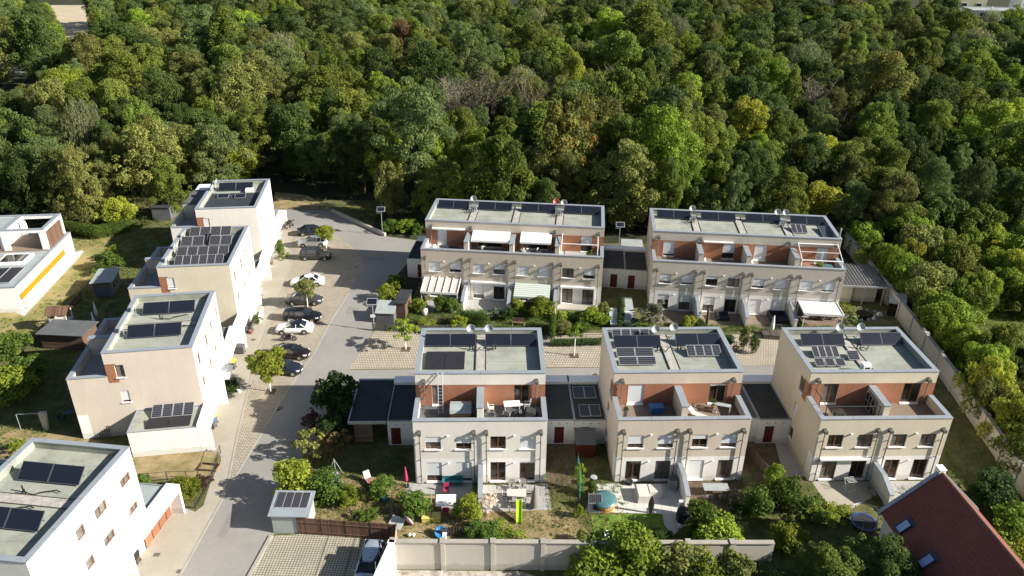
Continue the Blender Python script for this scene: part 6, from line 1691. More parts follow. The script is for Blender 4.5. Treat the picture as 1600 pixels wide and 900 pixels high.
me_ = mb.mesh('roof', ['roof_tiles']); uvl = me_.uv_layers.new(name='UVMap')
for li, uv in zip(range(4), ((LR, 0), (LR, 5.8), (0, 5.8), (0, 0))): uvl.data[li].uv = uv
r2 = place('roof', me_, rh); md = r2.modifiers.new('thick', 'SOLIDIFY'); md.thickness = .12; md.offset = -1
mb = MB(); mb.tube((.25, 0, ZR - .02), (LR, 0, ZR - .02), .09, n=10); mb.build('ridge_tiles', 'terracotta', ro)
mb = MB(); mb.v += [(.4, -RUN + .3, 0), (.4, RUN - .3, 0), (.4, RUN - .3, ZE + .1), (.4, 0, ZR - .2), (.4, -RUN + .3, ZE + .1)]; mb.f.append((0, 1, 2, 3, 4)); mb.m.append(0); mb.box(.41, -RUN + .3, 0, LR, RUN - .3, ZE - .1); mb.build('wall', 'plaster_pale', rh)
mb = MB()
for side in (-1, 1):
    p0, p1 = slope_pt(0, -.02, side), slope_pt(0, 1.02, side)
    mb.hexa([(-.10, p0[1], p0[2] - .2), (.24, p0[1], p0[2] - .2), (.24, p1[1], p1[2] - .2), (-.10, p1[1], p1[2] - .2)], [(-.10, p0[1], p0[2] + .14), (.24, p0[1], p0[2] + .14), (.24, p1[1], p1[2] + .14), (-.10, p1[1], p1[2] + .14)])
mb.build('verge_parapet', 'coping', rh)
mb = MB(); mb.box(-.35, -.25, ZR - .4, .28, .25, ZR + .22); ch = mb.build('chimney', 'plaster_white', rh); mb = MB(); mb.box(-.40, -.30, ZR + .222, .33, .30, ZR + .28); mb.build('chimney_cap', 'white_metal', ch)
nrm = Vector((0, -(ZR - ZE), RUN)).normalized(); upv = Vector((0, RUN, ZR - ZE)).normalized()
def sky_light(x, s):
    c = Vector(slope_pt(x, s, -1)); m4 = Matrix((Vector((1, 0, 0)), upv, nrm)).transposed().to_4x4(); m4.translation = c
    mb = MB(); mb.box(-.42, -.62, 0, .42, -.52, .14); mb.box(-.42, .52, 0, .42, .62, .14); mb.box(-.42, -.518, 0, -.34, .518, .14); mb.box(.34, -.518, 0, .42, .518, .14); mb.box(-.55, .622, -.02, .55, .85, .06); mb.xf(m4); o = mb.build('skylight_frame', 'car_navy', rh)
    mb = MB(); mb.box(-.339, -.517, .04, .339, .517, .09); mb.xf(m4); mb.build('skylight_pane', 'skylight', o)
def roof_local(px, py):
    # intersect the photo ray with the left slope
    d = CR * ((px - 800) / F_PX) - CU * ((py - 450) / F_PX) + _f; o = Vector((0, 0, CAM_H)) - rh.location
    R3 = Matrix.Rotation(-rh.rotation_euler.z, 3, 'Z'); o = R3 @ o; d = R3 @ d; p0 = Vector((0, 0, ZR)); t = (p0 - o).dot(nrm) / d.dot(nrm); q = o + d * t; return q.x, -q.y / RUN
for px, py in ((1412, 823), (1448, 877)): sky_light(*roof_local(px, py))

# ------------------------------------------------------------------ far buildings, top right
def far_block(x, y, w, d, h, wall, label, storeys=1, rz=0.0, cols=4):
    t = thing('distant_building', label, 'building', (x, y, 0), rz)
    mb = MB(); mb.box(0, 0, 0, w, d, h); mb.build('wall', wall, t)
    mb = MB(); mb.box(-.3, -.3, h + .01, w + .3, .1, h + .5); mb.box(-.3, d - .1, h + .01, w + .3, d + .3, h + .5); mb.box(.1, .105, h + .01, w - .1, d - .105, h + .2); mb.build('roof', 'felt_light', t)
    for s in range(storeys):
        for c in range(cols):
            mb = MB(); x0 = w * (c + .3) / cols; mb.box(x0, -.08, 1.2 + s * 3.1 + (h - 3.1 * storeys), x0 + w / cols * .4, -.004, 2.7 + s * 3.1 + (h - 3.1 * storeys)); o = mb.build('window', 'white_metal', t)
            mb = MB(); mb.box(x0 + .15, -.12, 1.35 + s * 3.1 + (h - 3.1 * storeys), x0 + w / cols * .4 - .15, -.085, 2.55 + s * 3.1 + (h - 3.1 * storeys)); mb.build('pane', 'pane', o)
    for c in (w * .2, w * .75): mb = MB(); mb.box(c, d * .4, h + .21, c + .8, d * .4 + .8, h + 1.2); mb.build('chimney', 'plaster_white', t)
    return t
far_block(181, 322, 40, 12, 9.5, 'plaster_pale', 'long low cream building at the top right beyond the wood', 1, R_(-6), 6)
far_block(176, 338, 17, 10, 14.5, 'plaster_lemon', 'yellow and pale blue block at the top right behind the long low building', 2, R_(-6), 3)
far_block(207, 336, 24, 10, 15.5, 'plaster_bright', 'white block at the upper right corner', 2, R_(-6), 4)
# ------------------------------------------------------------------ awnings, pergolas (parts of their houses)
def awning(h, x0, x1, out, ztop, zlow, mat, post=None, y=0.0, name='awning'):
    mb = MB(); mb.hexa([(x0, y - out, zlow - .06), (x1, y - out, zlow - .06), (x1, y - .02, ztop - .06), (x0, y - .02, ztop - .06)], [(x0, y - out, zlow), (x1, y - out, zlow), (x1, y - .02, ztop), (x0, y - .02, ztop)])
    o = mb.build(name, mat, h)
    mb = MB(); mb.box(x0, y - out - .05, zlow - .22, x1, y - out - .005, zlow + .02); mb.build('valance', 'awning_green' if 'awning' in mat else 'white_metal', o)
    if post:
        for x in (x0 + .06, x1 - .06): mb = MB(); mb.box(x - .05, y - out, 0.0 if y == 0 else TF, x + .05, y - out + .1, zlow - .07); mb.build('post', post, o)
    return o
# glazed patio roof with rafters, row D, first garden
mb = MB(); mb.hexa([(.45, -3.0, 2.25), (5.3, -3.0, 2.25), (5.3, -.02, 2.95), (.45, -.02, 2.95)], [(.45, -3.0, 2.30), (5.3, -3.0, 2.30), (5.3, -.02, 3.0), (.45, -.02, 3.0)]); gr = mb.build('glass_patio_roof', 'glass_roof', Dh)
for i in range(6):
    x = .45 + i * .97; mb = MB(); mb.hexa([(x - .05, -3.05, 2.31), (x + .05, -3.05, 2.31), (x + .05, -.02, 3.01), (x - .05, -.02, 3.01)], [(x - .05, -3.05, 2.45), (x + .05, -3.05, 2.45), (x + .05, -.02, 3.15), (x - .05, -.02, 3.15)]); mb.build('rafter', 'white_metal', gr)
mb = MB(); mb.box(.4, -3.12, 2.1, 5.35, -3.06, 2.4); mb.build('gutter', 'white_metal', gr)
for x in (.5, 5.25): mb = MB(); mb.box(x - .05, -3.05, 0, x + .05, -2.95, 2.24); mb.build('post', 'white_metal', gr)
awning(Dh, 12.6, 17.3, 2.6, 2.85, 2.15, 'awning_stripe', 'white_metal')
mb = MB(); mb.box(6.6, -.30, 2.55, 11.3, -.01, 2.75); mb.build('awning_box', 'white_metal', Dh)
mb = MB(); mb.box(18.6, -.30, 2.50, 23.2, -.01, 2.72); mb.build('awning_box', 'white_metal', Dh)
mb = MB(); mb.box(18.7, -.35, .02, 18.85, -.005, 2.49); mb.box(23.0, -.35, .02, 23.15, -.005, 2.49); mb.build('white_frame', 'white_metal', Dh)
mb = MB(); mb.box(18.3, -1.6, 0.02, 23.6, -.004, .14); mb.box(18.3, -1.72, -.02, 23.6, -1.6, .10); mb.build('raised_terrace', 'plaster_concrete', Dh)
mb = MB(); mb.box(.67, -.30, 2.55, 5.3, -.01, 2.70); mb.build('awning_box', 'white_metal', C)
# roof-terrace canopies of row D
awning(Dh, 6.5, 11.6, 2.3, 8.55, 8.05, 'ribbed_white', 'dark_metal', y=DT, name='terrace_canopy')
awning(Dh, 13.0, 17.1, 2.2, 8.60, 8.10, 'flag_white', 'dark_metal', y=DT, name='terrace_canopy')
mb = MB(); mb.box(.9, DT - .35, 8.5, 5.4, DT - .01, 8.68); mb.build('awning_box', 'white_metal', Dh)
mb = MB()
for x in (18.5, 23.2): mb.tube((x, 1.0, TF), (x, 1.0, 8.35), .06); mb.tube((x, 1.0, 8.35), (x, DT - .02, 8.6), .05)
mb.tube((18.5, 1.0, 8.35), (23.2, 1.0, 8.35), .06); mb.build('pergola_frame', 'white_metal', Dh)
mb = MB(); mb.box(6.6, DT - .35, 8.5, 10.4, DT - .01, 8.62); mb.build('awning_box', 'white_metal', Eh)
mb = MB()
for x in (18.6, 23.6): mb.tube((x, .6, TF), (x, .6, 7.9), .07); mb.tube((x, .6, 7.9), (x, DT - .02, 8.9), .06)
mb.tube((18.6, .6, 7.9), (23.6, .6, 7.9), .08); mb.tube((18.6, DT - .1, 8.9), (23.6, DT - .1, 8.9), .08); mb.tube((18.6, 2.1, 8.4), (23.6, 2.1, 8.4), .04); mb.build('pergola_frame', 'white_metal', Eh)
mb = MB(); mb.tube((23.85, 4.4, H2 - .6), (23.85, 4.4, H2 + 1.1), .09); mb.tube((23.85, 4.4, H2 + 1.1), (23.85, 4.4, H2 + 1.3), .14, .1); mb.build('flue_pipe', 'zinc', Eh)
# big white pergola in front of row E
pg = thing('pergola', 'large bright white slatted pergola with furniture under it', 'pergola', (*local_to_world(Eh, 18.9, -3.6), 0), Eh.rotation_euler.z)
mb = MB(); mb.box(0, 0, 2.45, 4.7, 3.4, 2.52); mb.build('roof', 'ribbed_white', pg); mb = MB(); mb.box(-.06, -.1, 2.30, 4.76, -.003, 2.6); mb.box(-.1, 0, 2.30, -.003, 3.4, 2.6); mb.box(4.703, 0, 2.30, 4.8, 3.4, 2.6); mb.build('frame', 'white_metal', pg)
for x in (.0, 4.6): 
    for y in (.02, 3.28): mb = MB(); mb.box(x, y, 0, x + .1, y + .1, 2.44); mb.build('post', 'white_metal', pg)
# ladder, box and terrace things ---------------------------------------------
def at_house(h, x, y, z=0.0):
    a, b = local_to_world(h, x, y); return (a, b, z)
FZ = TF + .021
ld = thing('ladder', 'aluminium ladder leaning on the upper wall of the white-grey house terrace', 'ladder', at_house(A, 2.35, 2.3, FZ), A.rotation_euler.z)
mb = MB(); 
for s in (-.22, .22): mb.tube((s, 0, 0), (s * .9 + (-.05), 1.30, 3.75), .035, n=6)
mb.build('rail', 'alu', ld); mb = MB()
for i in range(12): f = (i + .6) / 12.3; mb.tube((-.22, 1.30 * f, 3.75 * f), (.19, 1.30 * f, 3.75 * f), .018, n=5)
mb.build('rungs', 'alu', ld)
bx = thing('garden_box', 'big grey-lidded storage box with honey wood front on the white-grey house terrace', 'storage box', at_house(A, 3.3, 1.1, FZ), A.rotation_euler.z)
mb = MB(); mb.box(0, 0, 0, 1.85, 1.5, .95); mb.build('box_body', 'wood_honey', bx)
mb = MB(); prof = [(0 - .05, .96), (.1, 1.25), (.75, 1.42), (1.45, 1.25), (1.56, .96)]
for i in range(4): mb.hexa([(-.05, prof[i][0], prof[i][1] - .05), (1.9, prof[i][0], prof[i][1] - .05), (1.9, prof[i + 1][0], prof[i + 1][1] - .05), (-.05, prof[i + 1][0], prof[i + 1][1] - .05)], [(-.05, prof[i][0], prof[i][1]), (1.9, prof[i][0], prof[i][1]), (1.9, prof[i + 1][0], prof[i + 1][1]), (-.05, prof[i + 1][0], prof[i + 1][1])])
mb.build('lid', 'felt_light', bx)

def chair_(loc, rz, label, mat='grey_plastic', group=None, s=1.0, arms=True, name='garden_chair'):
    t = thing(name, label, 'chair', loc, rz, group)
    mb = MB(); mb.box(-.25, -.25, .40, .25, .25, .46); mb.build('seat', mat, t)
    mb = MB(); mb.hexa([(-.25, .22, .46), (.25, .22, .46), (.25, .27, .46), (-.25, .27, .46)], [(-.25, .34, .98), (.25, .34, .98), (.25, .38, .98), (-.25, .38, .98)]); mb.build('backrest', mat, t)
    for x in (-.22, .22):
        for y in (-.22, .22): mb = MB(); mb.tube((x, y, 0), (x, y, .40), .022, n=5); mb.build('leg', mat, t)
    if arms:
        for x in (-.27, .27): mb = MB(); mb.box(x - .03, -.24, .62, x + .03, .28, .66); mb.box(x - .02, -.24, .46, x + .02, -.19, .62); mb.build('armrest', mat, t)
    return t
def table_(loc, rz, w, d, h, label, top='grey_plastic', leg='dark_metal', name='garden_table', round_=False):
    t = thing(name, label, 'table', loc, rz); mb = MB()
    if round_: mb.lathe([(0, h), (w / 2, h), (w / 2, h - .04), (0, h - .04)], n=24)
    else: mb.box(-w / 2, -d / 2, h - .04, w / 2, d / 2, h)
    mb.build('table_top', top, t)
    k = .36 if round_ else .44
    for x in (-w * k, w * k):
        for y in ((-d * k, d * k) if not round_ else (-w * .1, w * .1)): mb = MB(); mb.tube((x, y, 0), (x, y, h - .041), .03, n=6); mb.build('leg', leg, t)
    return t
def parasol(loc, h, label, mat, closed=True, base=True):
    t = thing('parasol', label, 'parasol', loc); mb = MB(); mb.tube((0, 0, 0), (0, 0, h), .03, n=8); mb.build('pole', 'alu', t)
    mb = MB(); mb.lathe([(.05, .55), (.20, .75), (.17, h * .55), (.09, h * .85), (.03, h + .02)], n=14); mb.build('canopy', mat, t, smooth=True)
    if base: mb = MB(); mb.lathe([(0, .0), (.28, .0), (.28, .08), (.05, .12)], n=16); mb.build('base', 'black_plastic', t)
# terrace of house A, right half
table_(at_house(A, 8.9, 2.9, FZ), .1, 1.5, .9, .74, 'white slatted table in the middle of the white-grey house right terrace', 'white_metal', 'white_metal')
for i, (x, y, r, lab, m) in enumerate(((7.0, 2.6, 1.6, 'brown armchair by the terrace divider of the white-grey house', 'pale_fabric'), (7.7, 2.0, 3.4, 'dark wicker chair turned to the white slatted table', 'dark_fabric'), (8.5, 1.7, 2.8, 'grey wicker chair nearest the parapet of the white-grey house', 'grey_fabric'), (9.2, 1.9, 3.6, 'dark chair right of the wicker ones on the white-grey house terrace', 'dark_fabric'), (10.3, 3.1, 4.7, 'white folding chair near the terrace door of the white-grey house', 'white_metal'))):
    chair_(at_house(A, x, y, FZ), r, lab, m)
cv = thing('covered_furniture', 'black covered furniture heap at the right end of the white-grey terrace', 'furniture cover', at_house(A, 10.6, 1.6, FZ)); mb = MB(); mb.hexa([(-.7, -.6, 0), (.7, -.6, 0), (.7, .6, 0), (-.7, .6, 0)], [(-.45, -.3, .95), (.35, -.4, .75), (.4, .35, .8), (-.35, .4, 1.1)]); mb.build('cover', 'dark_fabric', cv)
# terrace of house B
bc = thing('crate', 'bright blue box on the left terrace of the beige semi-detached house', 'box', at_house(B, 3.4, 2.1, FZ), B.rotation_euler.z + .05)
mb = MB(); mb.hexa([(0, 0, 0), (1.1, 0, 0), (1.1, .7, 0), (0, .7, 0)], [(-.06, -.04, .62), (1.16, -.04, .62), (1.16, .74, .62), (-.06, .74, .62)]); mb.build('box_body', 'blue_plastic', bc)
mb = MB(); mb.box(-.1, -.08, .623, 1.2, .78, .70); mb.build('lid', 'blue_plastic', bc)
pp = thing('planter', 'tall dark planter with flowers in the left corner of the beige house terrace', 'planter', at_house(B, .95, 1.7, FZ)); mb = MB(); mb.lathe([(0, 0), (.16, 0), (.25, .85), (.21, .85), (.18, .8), (0, .8)], n=16); mb.build('pot', 'grey_plastic', pp)
c = place('foliage', CR_['sparse0'], pp, (0, 0, .75), 0, sc=(.28, .28, .2)); set_mat(c, 'leaf_garden')
def lounger(loc, rz, label, mat='pale_fabric'):
    t = thing('sun_lounger', label, 'sun lounger', loc, rz); mb = MB(); mb.box(-.3, -.9, .26, .3, .35, .34); mb.build('seat', mat, t); mb = MB(); mb.hexa([(-.3, .36, .27), (.3, .36, .27), (.3, .36, .35), (-.3, .36, .35)], [(-.3, .85, .72), (.3, .85, .72), (.3, .80, .80), (-.3, .80, .80)]); mb.build('backrest', mat, t)
    for x in (-.27, .27):
        for y in (-.8, .3): mb = MB(); mb.tube((x, y, 0), (x, y, .26), .025, n=5); mb.build('leg', 'alu', t)
lounger(at_house(B, 7.55, 1.6, FZ), 1.0, 'pale sun lounger on the right terrace of the beige semi-detached house')
table_(at_house(B, 10.1, 2.2, FZ), -.3, 1.3, .5, .9, 'narrow grey table on the right terrace of the beige semi-detached house', 'felt_light', 'white_metal')
pl = thing('potted_plant', 'potted plant with white blossom at the beige house right terrace door', 'plant', at_house(B, 9.35, 2.9, FZ)); mb = MB(); mb.lathe([(0, 0), (.14, 0), (.2, .35), (0, .33)], n=14); mb.build('pot', 'terracotta', pl); c = place('foliage', CR_['sparse1'], pl, (0, 0, .35), 0, sc=(.35, .35, .35)); set_mat(c, 'leaf_garden')
fr_ = thing('folding_frame', 'small folded wooden frame lying beside the pale sun lounger', 'frame', at_house(B, 8.6, 1.3, FZ), .4); mb = MB(); mb.box(-.35, -.25, 0, .35, -.2, .04); mb.box(-.35, .2, 0, .35, .25, .04); mb.box(-.35, -.195, 0, -.3, .195, .04); mb.box(.3, -.195, 0, .35, .195, .04); mb.build('frame', 'fence_brown', fr_)
# terrace of house C: dark railing frame and screen
rl = thing('railing', 'dark steel railing frame on the left terrace of the yellowish house', 'railing', at_house(C, 0, 0, 0), C.rotation_euler.z)
mb = MB()
for p0, p1 in (((.6, .7, TF), (.6, .7, 7.95)), ((5.5, .7, TF), (5.5, .7, 7.95)), ((.6, .7, 7.95), (5.5, .7, 7.95)), ((.6, .7, 7.95), (.6, 3.5, 7.95)), ((.6, 2.1, TF), (.6, 2.1, 7.95))): mb.tube(p0, p1, .035, n=6)
mb.build('frame', 'dark_metal', rl)
sc_ = thing('window_screen', 'dark gridded window leaning on the terrace divider of the yellowish house', 'screen', at_house(C, 5.55, 1.6, FZ), C.rotation_euler.z)
mb = MB(); 
for y in (0, .6, 1.2, 1.75): mb.box(-.06, y, 0, 0, y + .06, 1.7)
for z in (0, .8, 1.64): mb.box(-.055, .061, z, -.005, 1.749, z + .06)
mb.build('frame', 'alu', sc_); mb = MB(); mb.box(-.03, .06, .06, -.02, 1.75, 1.64); mb.build('pane', 'pane', sc_)
table_(at_house(C, 2.3, 1.5, FZ), .1, .9, .9, .7, 'glass-topped low table on the left terrace of the yellowish house', 'pane', 'alu')
# row D and E terraces
for h, x, y, lab, m in ((Dh, 1.2, 1.4, 'white chair in the left corner of the beige row terraces', 'white_metal'), (Dh, 1.9, 1.3, 'second white chair on the leftmost beige row terrace', 'white_metal'), (Dh, 14.0, 1.6, 'grey chair under the plain white terrace canopy', 'alu'), (Dh, 15.6, 1.8, 'pale chair right of the grey one under the white terrace canopy', 'pale_fabric'), (Eh, 1.6, 2.2, 'brown chair on the leftmost terrace of the greyish row', 'fence_brown'), (Eh, 7.0, 1.4, 'pale chair behind the second parapet of the greyish row', 'pale_fabric'), (Eh, 13.0, 1.5, 'light chair on the third terrace of the greyish row', 'pale_fabric')):
    chair_(at_house(h, x, y, FZ), 1.0, lab, m)
cb = thing('covered_bike', 'dark blue covered heap with a white ball on the leftmost beige row terrace', 'furniture cover', at_house(Dh, 4.0, 1.8, FZ)); mb = MB(); mb.hexa([(-1.1, -.5, 0), (1.1, -.5, 0), (1.1, .5, 0), (-1.1, .5, 0)], [(-.6, -.2, .7), (.7, -.25, .6), (.6, .25, .65), (-.5, .2, .8)]); mb.build('cover', 'car_navy', cb)
table_(at_house(Eh, 19.9, 1.6, FZ), 0, 1.5, 1.5, .7, 'round brown table on the right terrace of the greyish row', 'terracotta', round_=True)
table_(at_house(Eh, 22.4, 1.5, FZ), 0, 1.7, 1.5, .6, 'round turquoise-covered tub on the right terrace of the greyish row', 'pool_cover', round_=True, name='covered_tub')
pl = thing('potted_plant', 'green potted plant between the two round tables of the greyish row', 'plant', at_house(Eh, 21.2, 1.7, FZ)); mb = MB(); mb.lathe([(0, 0), (.2, 0), (.28, .4), (0, .38)], n=14); mb.build('pot', 'terracotta', pl); c = place('foliage', CR_['spiky0'], pl, (0, 0, .35), 0, sc=(.55, .55, .4)); set_mat(c, 'leaf_bright')
pl = thing('potted_plant', 'green potted plant on the rightmost terrace of the beige row', 'plant', at_house(Dh, 22.2, 1.2, FZ)); mb = MB(); mb.lathe([(0, 0), (.2, 0), (.28, .4), (0, .38)], n=14); mb.build('pot', 'terracotta', pl); c = place('foliage', CR_['sparse0'], pl, (0, 0, .35), 0, sc=(.5, .5, .5)); set_mat(c, 'leaf_bright')

# ------------------------------------------------------------------ front gardens
def obj1(name, label, cat, px, py, rz=0.0, z=0.0, group=None):
    p = G(px, py); return thing(name, label, cat, (p.x, p.y, z), rz, group)
# A, left garden
sw = obj1('swing_seat', 'grey metal swing frame with pale seat behind the full green bush', 'swing', 526, 752, .3)
mb = MB()
for y in (-.9, .9): mb.tube((-.7, y, 0), (0, y, 1.9), .04, n=6); mb.tube((.7, y, 0), (0, y, 1.9), .04, n=6)
mb.tube((0, -.95, 1.9), (0, .95, 1.9), .045, n=6); mb.build('frame', 'zinc', sw); mb = MB(); mb.hexa([(-.35, -.7, .5), (.25, -.7, .45), (.25, .7, .45), (-.35, .7, .5)], [(-.35, -.7, .56), (.25, -.7, .51), (.25, .7, .51), (-.35, .7, .56)]); se = mb.build('seat', 'felt_light', sw)
for y in (-.65, .65): mb = MB(); mb.tube((0, y, .5), (0, y, 1.88), .012, n=4); mb.build('chain', 'zinc', se)
ch = obj1('deck_chair', 'white and orange striped deck chair beside the big-leaved plant', 'chair', 578, 756, .6)
mb = MB(); mb.hexa([(-.3, -.5, .3), (.3, -.5, .3), (.3, .3, .4), (-.3, .3, .4)], [(-.3, -.5, .38), (.3, -.5, .38), (.3, .3, .48), (-.3, .3, .48)]); mb.build('seat', 'terracotta', ch); mb = MB(); mb.hexa([(-.3, .31, .4), (.3, .31, .4), (.3, .38, .4), (-.3, .38, .4)], [(-.3, .75, 1.0), (.3, .75, 1.0), (.3, .82, 1.0), (-.3, .82, 1.0)]); mb.build('backrest', 'pale_fabric', ch)
for x in (-.28, .28): mb = MB(); mb.tube((x, -.45, 0), (x, .2, .5), .02, n=5); mb.tube((x, .5, 0), (x, -.1, .5), .02, n=5); mb.build('leg', 'alu', ch)
pt = obj1('potted_tree', 'small tree with leaning trunk in a grey-green pot on the dry lawn', 'tree', 601, 782)
mb = MB(); mb.lathe([(0, 0), (.28, 0), (.33, .6), (.28, .6), (.25, .5), (0, .5)], n=18); mb.build('pot', 'pool_cover', pt); mb = MB(); mb.tube((0, 0, .45), (.15, .05, 1.4), .09, .06, 7); mb.tube((.15, .05, 1.4), (.05, .1, 2.1), .06, .03, 6); mb.build('trunk', 'bark', pt); c = place('crown', CR_['bush1'], pt, (0, 0, 1.5), 0, sc=(.95, .95, .5)); set_mat(c, 'leaf_garden')
parasol(tuple(G(635, 760)), 2.3, 'closed pink parasol on the patio left of the white-grey house', 'pink')
bn = obj1('garden_bench', 'turquoise garden bench against the white-grey house wall', 'bench', 707, 757, .0)
mb = MB(); mb.box(-.95, -.25, .38, .95, .25, .46); mb.build('seat', 'teal_plastic', bn); mb = MB(); mb.box(-.95, .2, .5, .95, .25, .85); mb.build('backrest', 'teal_plastic', bn)
for x in (-.85, .85): mb = MB(); mb.box(x - .04, -.22, 0, x + .04, .2, .38); mb.build('leg', 'teal_plastic', bn)
table_(tuple(G(697, 792)), .03, 1.75, 1.5, .78, 'large white-topped table on the shaded patio of the white-grey house', 'flag_white', 'zinc')
for x, y, lab in ((697, 771, 'pink chair behind the large white-topped table'), (697, 802, 'pink chair in front of the large white-topped table')): chair_(tuple(G(x, y)), 0 if y < 780 else 3.14, lab, 'pink', arms=False)
rb = obj1('raised_bed', 'yellow raised bed box with two lids beside the rounded shrub', 'box', 674, 812, .05)
for x in (-.42, .42): mb = MB(); mb.box(x - .38, -.4, 0, x + .38, .4, .45); o = mb.build('box_body', 'yellow_box', rb); mb = MB(); mb.box(x - .40, -.42, .453, x + .40, .42, .5); mb.build('lid', 'yellow_box', o)
for x, lab in ((674, 'grey clothes pole beside the raised bed'), (681, 'wooden pole right of the grey clothes pole')): t = obj1('garden_pole', lab, 'pole', x, 800); mb = MB(); mb.tube((0, 0, 0), (0, .3, 2.3), .035, n=6); mb.build('pole', 'alu' if x == 674 else 'fence_brown', t)
sb = obj1('sandbox_cover', 'tilted grey-green sandbox lid on the dry lawn behind the brown fence end', 'board', 620, 820, -.5); mb = MB(); mb.hexa([(-.65, -.45, .02), (.65, -.45, .02), (.65, .45, .5), (-.65, .45, .5)], [(-.65, -.47, .06), (.65, -.47, .06), (.65, .43, .55), (-.65, .43, .55)]); mb.build('lid', 'awning_green', sb)
ds = obj1('pink_dish', 'pale pink and purple sledge-like shell standing on edge by the brown fence', 'toy', 637, 822, .9); mb = MB(); mb.lathe([(0, .0), (.35, .05), (.55, .18), (.52, .18), (.33, .08), (0, .03)], n=18); mb.xf(Matrix.Translation((0, 0, .5)) @ Matrix.Rotation(R_(70), 4, 'Y')); mb.build('shell', 'pale_pink', ds, smooth=True)
bs = obj1('shell_pool', 'round bright blue paddling shell by the picket fence and the wall', 'paddling pool', 689, 836, .2); mb = MB(); mb.lathe([(0, .05), (.45, .02), (.56, .22), (.52, .25), (.42, .12), (0, .12)], n=22); mb.xf(Matrix.Translation((0, 0, .25)) @ Matrix.Rotation(R_(28), 4, 'X')); mb.build('shell', 'blue_plastic', bs, smooth=True)
mb = MB(); mb.hexa([(.05, -.55, .02), (.4, -.6, .02), (.5, -.1, .5), (.15, -.05, .5)], [(.05, -.58, .08), (.4, -.63, .08), (.5, -.12, .58), (.15, -.07, .58)]); mb.build('flap', 'flag_white', bs)
for px, py, lab in ((640, 838, 'white stone ball left of the blue shell'), (646, 838, 'second white stone ball left of the blue shell')): t = obj1('garden_ball', lab, 'ball', px, py); mb = MB(); mb.lathe([(0.0, 0), (.12, .05), (.17, .17), (.12, .29), (0, .34)], n=12); mb.build('ball', 'white_paint', t, smooth=True)
# A, right garden
table_(tuple(G(807, 780)), .02, 1.75, 1.0, .76, 'grey rectangular dining table on the right patio of the white-grey house', 'pale_fabric', 'dark_metal')
for i, (px, py, rz, lab) in enumerate(((800, 765, 0, 'grey wicker chair at the back left of the grey dining table'), (817, 765, 0, 'grey wicker chair at the back right of the grey dining table'), (790, 779, 1.57, 'grey wicker chair at the left end of the grey dining table'), (826, 779, -1.57, 'grey wicker chair at the right end of the grey dining table'), (801, 793, 3.14, 'grey wicker chair at the front left of the grey dining table'), (816, 793, 3.14, 'grey wicker chair at the front right of the grey dining table'))):
    chair_(tuple(G(px, py)), rz, lab, 'grey_fabric', 'chairs round the grey dining table')
pu = obj1('parasol', 'closed grey-brown parasol beside the grey dining table', 'parasol', 835, 793); mb = MB(); mb.tube((0, 0, 0), (0, 0, 2.5), .035, n=8); mb.build('pole', 'alu', pu); mb = MB(); mb.lathe([(.42, .25), (.40, .5), (.24, 1.5), (.10, 2.3), (.03, 2.55)], n=16); mb.build('canopy', 'parasol_grey', pu, smooth=True)
sl = obj1('slide', 'lime green garden slide on the dry lawn of the white-grey house', 'slide', 811, 818, .0)
mb = MB(); mb.hexa([(-.22, 0, .10), (.22, 0, .10), (.22, 1.5, 1.25), (-.22, 1.5, 1.25)], [(-.22, 0, .14), (.22, 0, .14), (.22, 1.5, 1.30), (-.22, 1.5, 1.30)])
for s in (-.26, .22): mb.hexa([(s, -.1, .05), (s + .04, -.1, .05), (s + .04, 1.55, 1.25), (s, 1.55, 1.25)], [(s, -.1, .28), (s + .04, -.1, .28), (s + .04, 1.55, 1.5), (s, 1.55, 1.5)])
mb.build('chute', 'slide_green', sl)
for x in (-.25, .25): mb = MB(); mb.tube((x, 1.6, 1.4), (x, 2.1, 0), .03, n=6); mb.build('ladder_leg', 'slide_green', sl)
# between A and B
nt_ = obj1('climbing_net', 'turquoise netting arch along the garden boundary left of the round pool', 'netting', 903, 762, .0)
mb = MB(); z0 = 0
for i in range(10): y = -1.9 + i * .45; mb.tube((0, y, 0), (.1, y, 2.6 - .1 * abs(i - 5)), .014, n=4)
for z in np.arange(.3, 2.6, .28): mb.tube((.03, -1.9, z), (.05, 2.2, z), .009, n=4)
mb.build('net', 'twine', nt_)
wp = obj1('round_pool', 'round pool with teal cover on a wooden base in the beige house garden', 'pool', 943, 790)
mb = MB(); mb.lathe([(1.02, 0), (1.08, .75), (1.0, .75)], n=28); mb.build('pool_wall', 'wood_honey', wp); mb = MB(); mb.lathe([(1.14, .72), (1.12, .80), (.7, .90), (.0, .96)], n=28); mb.build('pool_cover', 'pool_cover', wp, smooth=True)
sp_ = obj1('solar_panel_stand', 'black solar panel on a stand in front of the round pool', 'solar panel', 930, 800, .03); mb = MB(); mb.box(-.6, 0, 0, .6, 1.6, .05); mb.xf(Matrix.Translation((0, -.2, .15)) @ Matrix.Rotation(R_(55), 4, 'X')); f_ = mb.build('panel_frame', 'alu', sp_); mb = MB(); mb.box(-.57, .03, .052, .57, .78, .058); mb.box(-.57, .82, .052, .57, 1.57, .058); mb.xf(Matrix.Translation((0, -.2, .15)) @ Matrix.Rotation(R_(55), 4, 'X')); mb.build('panel_face', 'solar_cells_v', f_)
mb = MB(); mb.tube((-.5, .7, 0), (-.5, .7, 1.35), .03, n=5); mb.tube((.5, .7, 0), (.5, .7, 1.35), .03, n=5); mb.build('leg', 'zinc', sp_)
